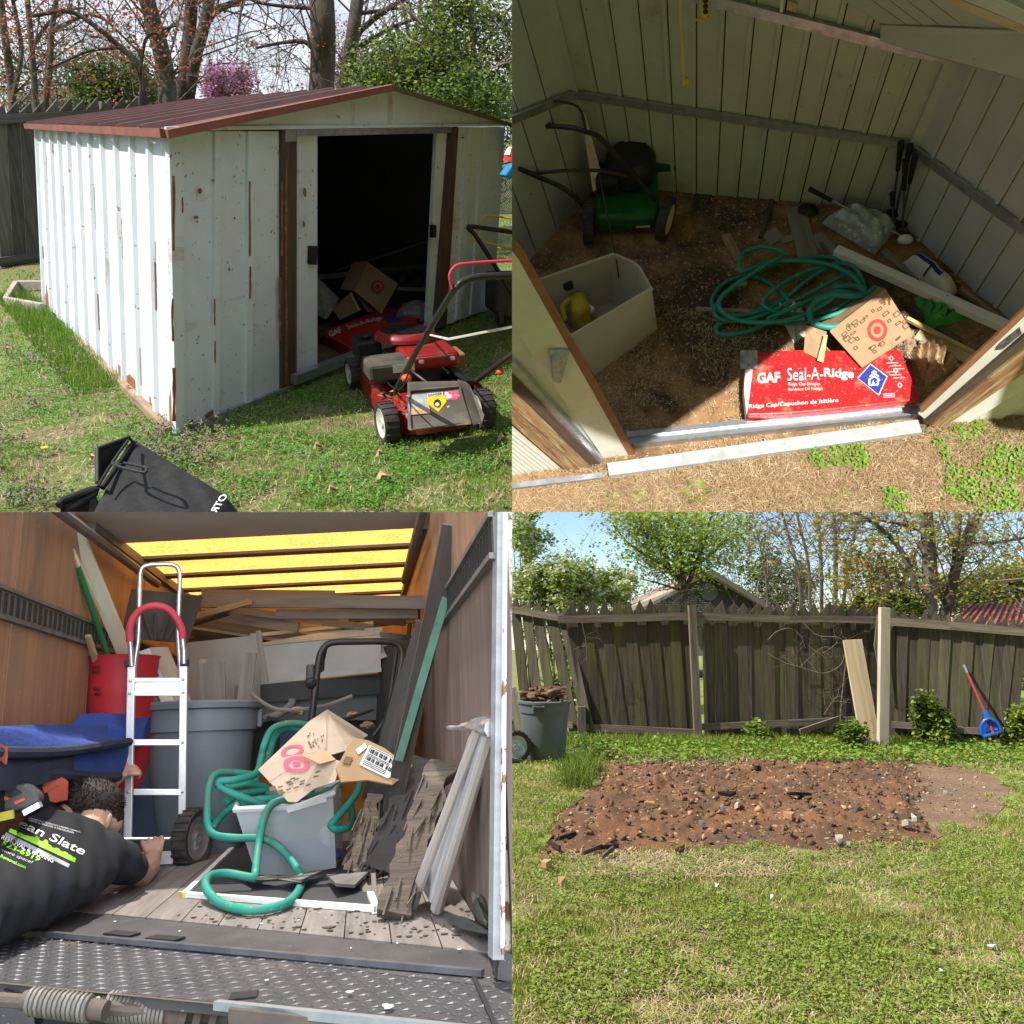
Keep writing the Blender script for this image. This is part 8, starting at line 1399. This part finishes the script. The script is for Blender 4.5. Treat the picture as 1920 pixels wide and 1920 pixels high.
for i, (x, y, s) in enumerate(((1859, 1775, 24), (1026, 1806, 10), (1086, 1862, 11), (1118, 1857, 9), (1344, 1660, 13), (1447, 1684, 9), (1765, 1822, 13), (1634, 1872, 11), (1210, 1786, 6), (1174, 1822, 9))):
    c = P.G(x, y, .04); px = (P.G(x+1, y)-P.G(x, y)).length; r = random.Random(i); pts = [c+V(math.cos(j*1.05)*s*px*.34*r.uniform(.6, 1.1), math.sin(j*1.05)*s*px*.5*r.uniform(.5, 1.1), r.uniform(-.015, .02)) for j in range(6)]
    single(P, 'paper_scrap', MB().prism(pts, UP*.004), m_wht if i else mat('grey_scrap_film', (.55, .57, .60), (.45, .47, .5), scale=9, rough=.4), ['grey crumpled plastic scrap on the grass at lower right', 'white scrap on the grass at far lower left', 'white scrap lower left, left one of a close pair', 'white scrap lower left, right one of a close pair', 'white scrap just in front of the bare patch', 'white fleck on the bare spot right of the middle', 'white splinter on the grass at the lower right', 'dim white tuft on the grass at bottom centre right', 'tiny white fleck in the lawn left of centre', 'pale leaf on the lawn near the left centre'][i], 'scrap', 'scraps on the lawn')
# ---------------------------------------------------------------- beyond the fence
m_sid = mat('grey_green_siding', (.13, .135, .115), (.10, .105, .09), scale=3, rough=.7, coord='object'); m_shin = mat('brown_shingles', (.30, .235, .18), (.22, .17, .13), scale=8, rough=.9, bump=.3, coord='object')
DHs = 30; hh_ = lambda x, y, k=0: P.D(x, y, DHs+k)
hs_ = thing(P, 'house', 'grey-green sided house gable with brown roof behind the fence', 'house', V(hh_(1330, 1180).x, DHs, 0))
ap, le, re = (1332, 1078), (1185, 1143), (1446, 1143)
y = 1150; rows = []
mb = None; k = 0
while y > 1080:
    t = (y-1078)/(1143-1078); t = min(1, t); xa = lerp(ap[0], le[0], t)+2; xb = lerp(ap[0], re[0], t)-2
    if xb-xa > 3: part(hs_, 'siding_board', MB().prism([hh_(xa, y, 0), hh_(xb, y, 0), hh_(xb, y-3.2, .05), hh_(xa, y-3.2, .05)], V(0, .03, 0)), m_sid)
    y -= 3.4
part(hs_, 'wall', MB().prism([hh_(1188, 1150, .1), hh_(1444, 1150, .1), hh_(1444, 1230, .1), hh_(1188, 1230, .1)], V(0, 4, 0)), m_sid)
part(hs_, 'roof', MB().prism([hh_(1332, 1069, -.4), hh_(1450, 1141, -.4), hh_(1450, 1146, -.4), hh_(1332, 1078, -.4)], V(0, 6, 0)), m_shin); part(hs_, 'roof', MB().prism([hh_(1332, 1069, -.4), hh_(1162, 1143, -.4), hh_(1168, 1148, -.4), hh_(1332, 1078, -.4)], V(0, 6, 0)), m_shin)
part(hs_, 'porch_roof', MB().prism([hh_(1164, 1146, -2.2), hh_(1196, 1143, -1.8), hh_(1290, 1094, .0), hh_(1262, 1096, .3)], V(0, 0, -.12)), mat('sunlit_shingles', (.46, .37, .29), (.36, .28, .21), scale=8, rough=.9, coord='object')); part(hs_, 'fascia', MB().beam(hh_(1334, 1072, -.5), hh_(1452, 1144, -.5), .16, .06, UP), plain('dark_fascia', (.12, .11, .10))); part(hs_, 'gable_vent', MB().lathe([(.22, 0), (.30, 0), (.30, .05), (.22, .05)], hh_(1330, 1110, -.1), 16, ax=V(0, 1, 0)), m_sid)  # left slope of the house roof; sunlight put into its lighter shingle colour
rsd = thing(P, 'metal_roof_shed', 'outbuilding with rusty red corrugated roof behind the fence at right', 'outbuilding', V(P.D(1860, 1180, 19).x, 19, 0)); q_ = lambda x, y, k=0: P.D(x, y, 19+k)
m_corr = mat('rusted_red_roofing', (.34, .12, .085), (.26, .08, .06), scale=3, rough=.6, c=(.42, .27, .20), cpos=(.55, .7), cscale=2.5, cstretch=(.3, 2, 1))
for i in range(22):
    a, b = i/22, (i+1)/22; lo0, lo1 = q_(lerp(1775, 2060, a), lerp(1172, 1190, a)), q_(lerp(1775, 2060, b), lerp(1172, 1190, b)); hi0, hi1 = q_(lerp(1812, 2050, a), lerp(1140, 1112, a), 2.2), q_(lerp(1812, 2050, b), lerp(1140, 1112, b), 2.2)
    mb = MB().hexa([lo0, lerp(lo0, lo1, .6), lerp(hi0, hi1, .6), hi0], [p-UP*.02 for p in (lo0, lerp(lo0, lo1, .6), lerp(hi0, hi1, .6), hi0)]); u_ = UP*.06
    mb.hexa([lerp(lo0, lo1, .6)+u_, lo1+u_, hi1+u_, lerp(hi0, hi1, .6)+u_], [lerp(lo0, lo1, .6), lo1, hi1, lerp(hi0, hi1, .6)]); part(rsd, 'roof_panel', mb, m_corr)
part(rsd, 'ridge_cap', MB().beam(q_(1808, 1140, 2.2), q_(2052, 1111, 2.2), .12, .06, UP), m_corr); part(rsd, 'wall', MB().prism([q_(1782, 1174, .3), q_(2050, 1190, .3), q_(2050, 1240, .3), q_(1782, 1240, .3)], V(0, 2, 0)), m_white)
gt_ = 'trees behind the old fence'
m_ylw = plain('olive_yellow_leaf', (.40, .31, .07), rough=.6, thin=.35, coord='object'); m_ylo = plain('ochre_leaf', (.42, .25, .06), rough=.6, thin=.35, coord='object'); m_brt = plain('bright_spring_leaf', (.38, .50, .06), rough=.5, thin=.45, coord='object'); m_brt2 = plain('fresh_leaf', (.27, .40, .045), rough=.5, thin=.45, coord='object'); m_blo = plain('white_blossom', (.66, .68, .52), rough=.7, thin=.3, coord='object')
tree(BR, 22, [([(1290, 1180), (1284, 1110), (1276, 1050), (1262, 985), (1250, 930)], 14, 6, (26, 1.6, 3)), ([(1284, 1100), (1255, 1060), (1232, 1010), (1205, 960), (1195, 940)], 7, 3, (26, 1.4, 2)), ([(1285, 1105), (1305, 1060), (1325, 1000), (1340, 940)], 8, 3, (26, 1.4, 2)), ([(1283, 1085), (1225, 1050), (1180, 1020), (1150, 985)], 5, 2, (22, 1.1, 2)), ([(1286, 1080), (1320, 1050), (1350, 1025), (1368, 1000)], 5, 2, (18, .9, 2)), ([(1282, 1110), (1240, 1095), (1200, 1085)], 4, 2, (14, .9, 2))], 'bright green spring tree fanning out before the house gable', gt_, m_bark2, leaves=(4800, .085, [m_brt, m_brt2, m_lf2], .20, BR.D(1285, 1082, 22).z), seed=41)
shrub(BR, 'flowering_tree', 'white blossoming leafy tree behind the left end of the fence', (1050, 1096), 17, 1.2, .62, 5200, .075, [m_lf2, m_blo, m_brt2, m_blo], gt_, 'tree', stems=16, seed=42, wts=[.40, .28, .24, .08]); shrub(BR, 'flowering_tree', 'tall thin blossoming crown reaching up at the left edge', (992, 1000), 17.5, .45, .75, 1500, .075, [m_lf2, m_blo, m_brt2], gt_, 'tree', stems=9, seed=43); shrub(BR, 'flowering_tree', 'low blossoming spray right of the left blossom tree', (1150, 1105), 18, .65, .45, 2200, .075, [m_lf2, m_blo, m_brt2], gt_, 'tree', stems=9, seed=44)
for i, (pth, w0, w1) in enumerate((([(1503, 1180), (1498, 1080), (1480, 1010), (1460, 940)], 7, 4), ([(1520, 1180), (1516, 1060), (1500, 990), (1490, 940)], 6, 4), ([(1541, 1180), (1540, 1070), (1536, 1000), (1530, 940)], 7, 5), ([(1566, 1180), (1567, 1060), (1566, 1000), (1560, 940)], 9, 6), ([(1578, 1180), (1588, 1080), (1600, 1010), (1618, 940)], 7, 4), ([(1440, 1180), (1436, 1080), (1420, 1000), (1405, 940)], 5, 3))):
    tree(BR, 24+i*.6, [(pth, w0, w1, (13, 2.4, 3))], ['slim bare tree left of the bare clump centre', 'second slim bare trunk of the clump', 'straight bare trunk in the middle of the clump', 'thickest bare trunk of the clump by the fence post', 'bare trunk leaning right at the clump end', 'thin bare sapling between the house and the clump'][i], gt_, m_bark, seed=50+i)
tree(BR, 20, [([(1742, 1190), (1743, 1110), (1742, 1040), (1735, 960), (1730, 920)], 25, 20, (14, 2.0, 3)), ([(1720, 1150), (1712, 1080), (1680, 1020), (1630, 975), (1600, 960)], 12, 5, (20, 1.6, 3)), ([(1738, 1000), (1700, 985), (1650, 975), (1610, 965)], 7, 3, (12, 1.4, 2))], 'thick grey trunk with yellow leafing limbs behind the fence', gt_, m_bark, leaves=(1500, .085, [m_ylw, m_ylo, m_ylw, m_lf2], .22), seed=61)
tree(BR, 20.6, [([(1768, 1185), (1780, 1120), (1800, 1040), (1830, 970), (1850, 920)], 19, 14, (14, 2.0, 3)), ([(1778, 1130), (1790, 1060), (1795, 1000), (1800, 930)], 12, 9, (12, 1.8, 3)), ([(1820, 1020), (1860, 1018), (1900, 1012), (1935, 1005)], 6, 4, (12, 1.5, 2))], 'dark double trunk leaning right beside the thick grey trunk', gt_, m_bark2, leaves=(900, .085, [m_ylw, m_lf2], .25), seed=62)
tree(BR, 17, [([(1955, 1190), (1935, 1090), (1920, 1030), (1900, 1000)], 6, 3, (12, 1.6, 3)), ([(1960, 1080), (1920, 1085), (1860, 1090)], 4, 2, (10, 1.2, 2))], 'bare limbs reaching in from the right edge', gt_, m_twig2, seed=63)
shrub(BR, 'shrub', 'yellow leafing young oak left of the thick trunk', (1640, 1085), 22, 1.2, 1.0, 1300, .085, [m_ylw, m_ylo, m_lf2], gt_, 'shrub', stems=16, seed=45); shrub(BR, 'shrub', 'yellow green hedge top behind the red roof', (1870, 1108), 27, 2.4, .75, 5200, .11, [m_lf2, m_ylw, m_lf1], gt_, 'shrub', stems=14, seed=46); shrub(BR, 'shrub', 'dark green undergrowth at the foot of the yellow oak', (1650, 1140), 19, 1.3, .30, 2600, .075, [m_lf1, m_lf3, m_ylw], gt_, 'shrub', seed=47); shrub(BR, 'shrub', 'olive hazy shrub right of the house gable', (1470, 1095), 33, 1.7, 1.1, 2000, .10, [m_lf1, m_twig2, m_lf2], gt_, 'shrub', stems=18, seed=48); shrub(BR, 'shrub', 'tall hazy olive crown between the green tree and the bare clump', (1405, 1030), 33, 1.8, 2.2, 1200, .11, [m_lf1, m_twig2], gt_, 'shrub', stems=22, seed=49)
thicket(BR, 'bare grey thicket filling the gaps behind the yard fence', 940, 1960, 1182, 36, 5.2, 90, 5, m_twig, (2000, .12, [m_lf1, m_twig2, m_twig2])); thicket(BR, 'low brown brush behind the fence', 1380, 1800, 1182, 34, 3.0, 60, 6, m_twig2, (1200, .10, [m_lf1, m_twig2]))
# ================================================================ each yard ends where the next begins: trim what crosses the dividing planes
def trim_all():
    mi = EYE; R3 = RCW
    ex = R3 @ V(1, 0, 0); ez = R3 @ V(0, 0, 1)
    bpy.context.view_layer.update()
    for P in (TL, TR, BL, BR):
        for o in list(P.col.objects):
            if o.type != 'MESH': continue
            me = o.data; n = len(me.vertices)
            if not n: continue
            co = np.empty(n*3, np.float32); me.vertices.foreach_get('co', co); co = co.reshape(-1, 3); Mw = np.array(o.matrix_world)
            w = co @ Mw[:3, :3].T+Mw[:3, 3]-np.array(mi); a = w @ np.array(ex)*P.sx; b = w @ np.array(ez)*P.sz
            if a.min() >= 0 and b.min() >= 0: continue
            if a.max() <= 0 or b.max() <= 0: bpy.data.objects.remove(o); continue
            if me.users > 1: me = me.copy(); o.data = me
            bm = bmesh.new(); bm.from_mesh(me); inv = o.matrix_world.inverted(); nI = inv.to_3x3()
            for q, sgn, vals in ((ex, P.sx, a), (ez, P.sz, b)):
                if vals.min() < 0: bmesh.ops.bisect_plane(bm, geom=bm.verts[:]+bm.edges[:]+bm.faces[:], plane_co=inv @ mi, plane_no=(nI @ (q*-sgn)), clear_outer=True)
            if not bm.faces: bm.free(); bpy.data.objects.remove(o); continue
            bm.to_mesh(me); bm.free()
trim_all()
for o in list(bpy.data.objects):
    if '_p' in o.keys(): del o['_p']
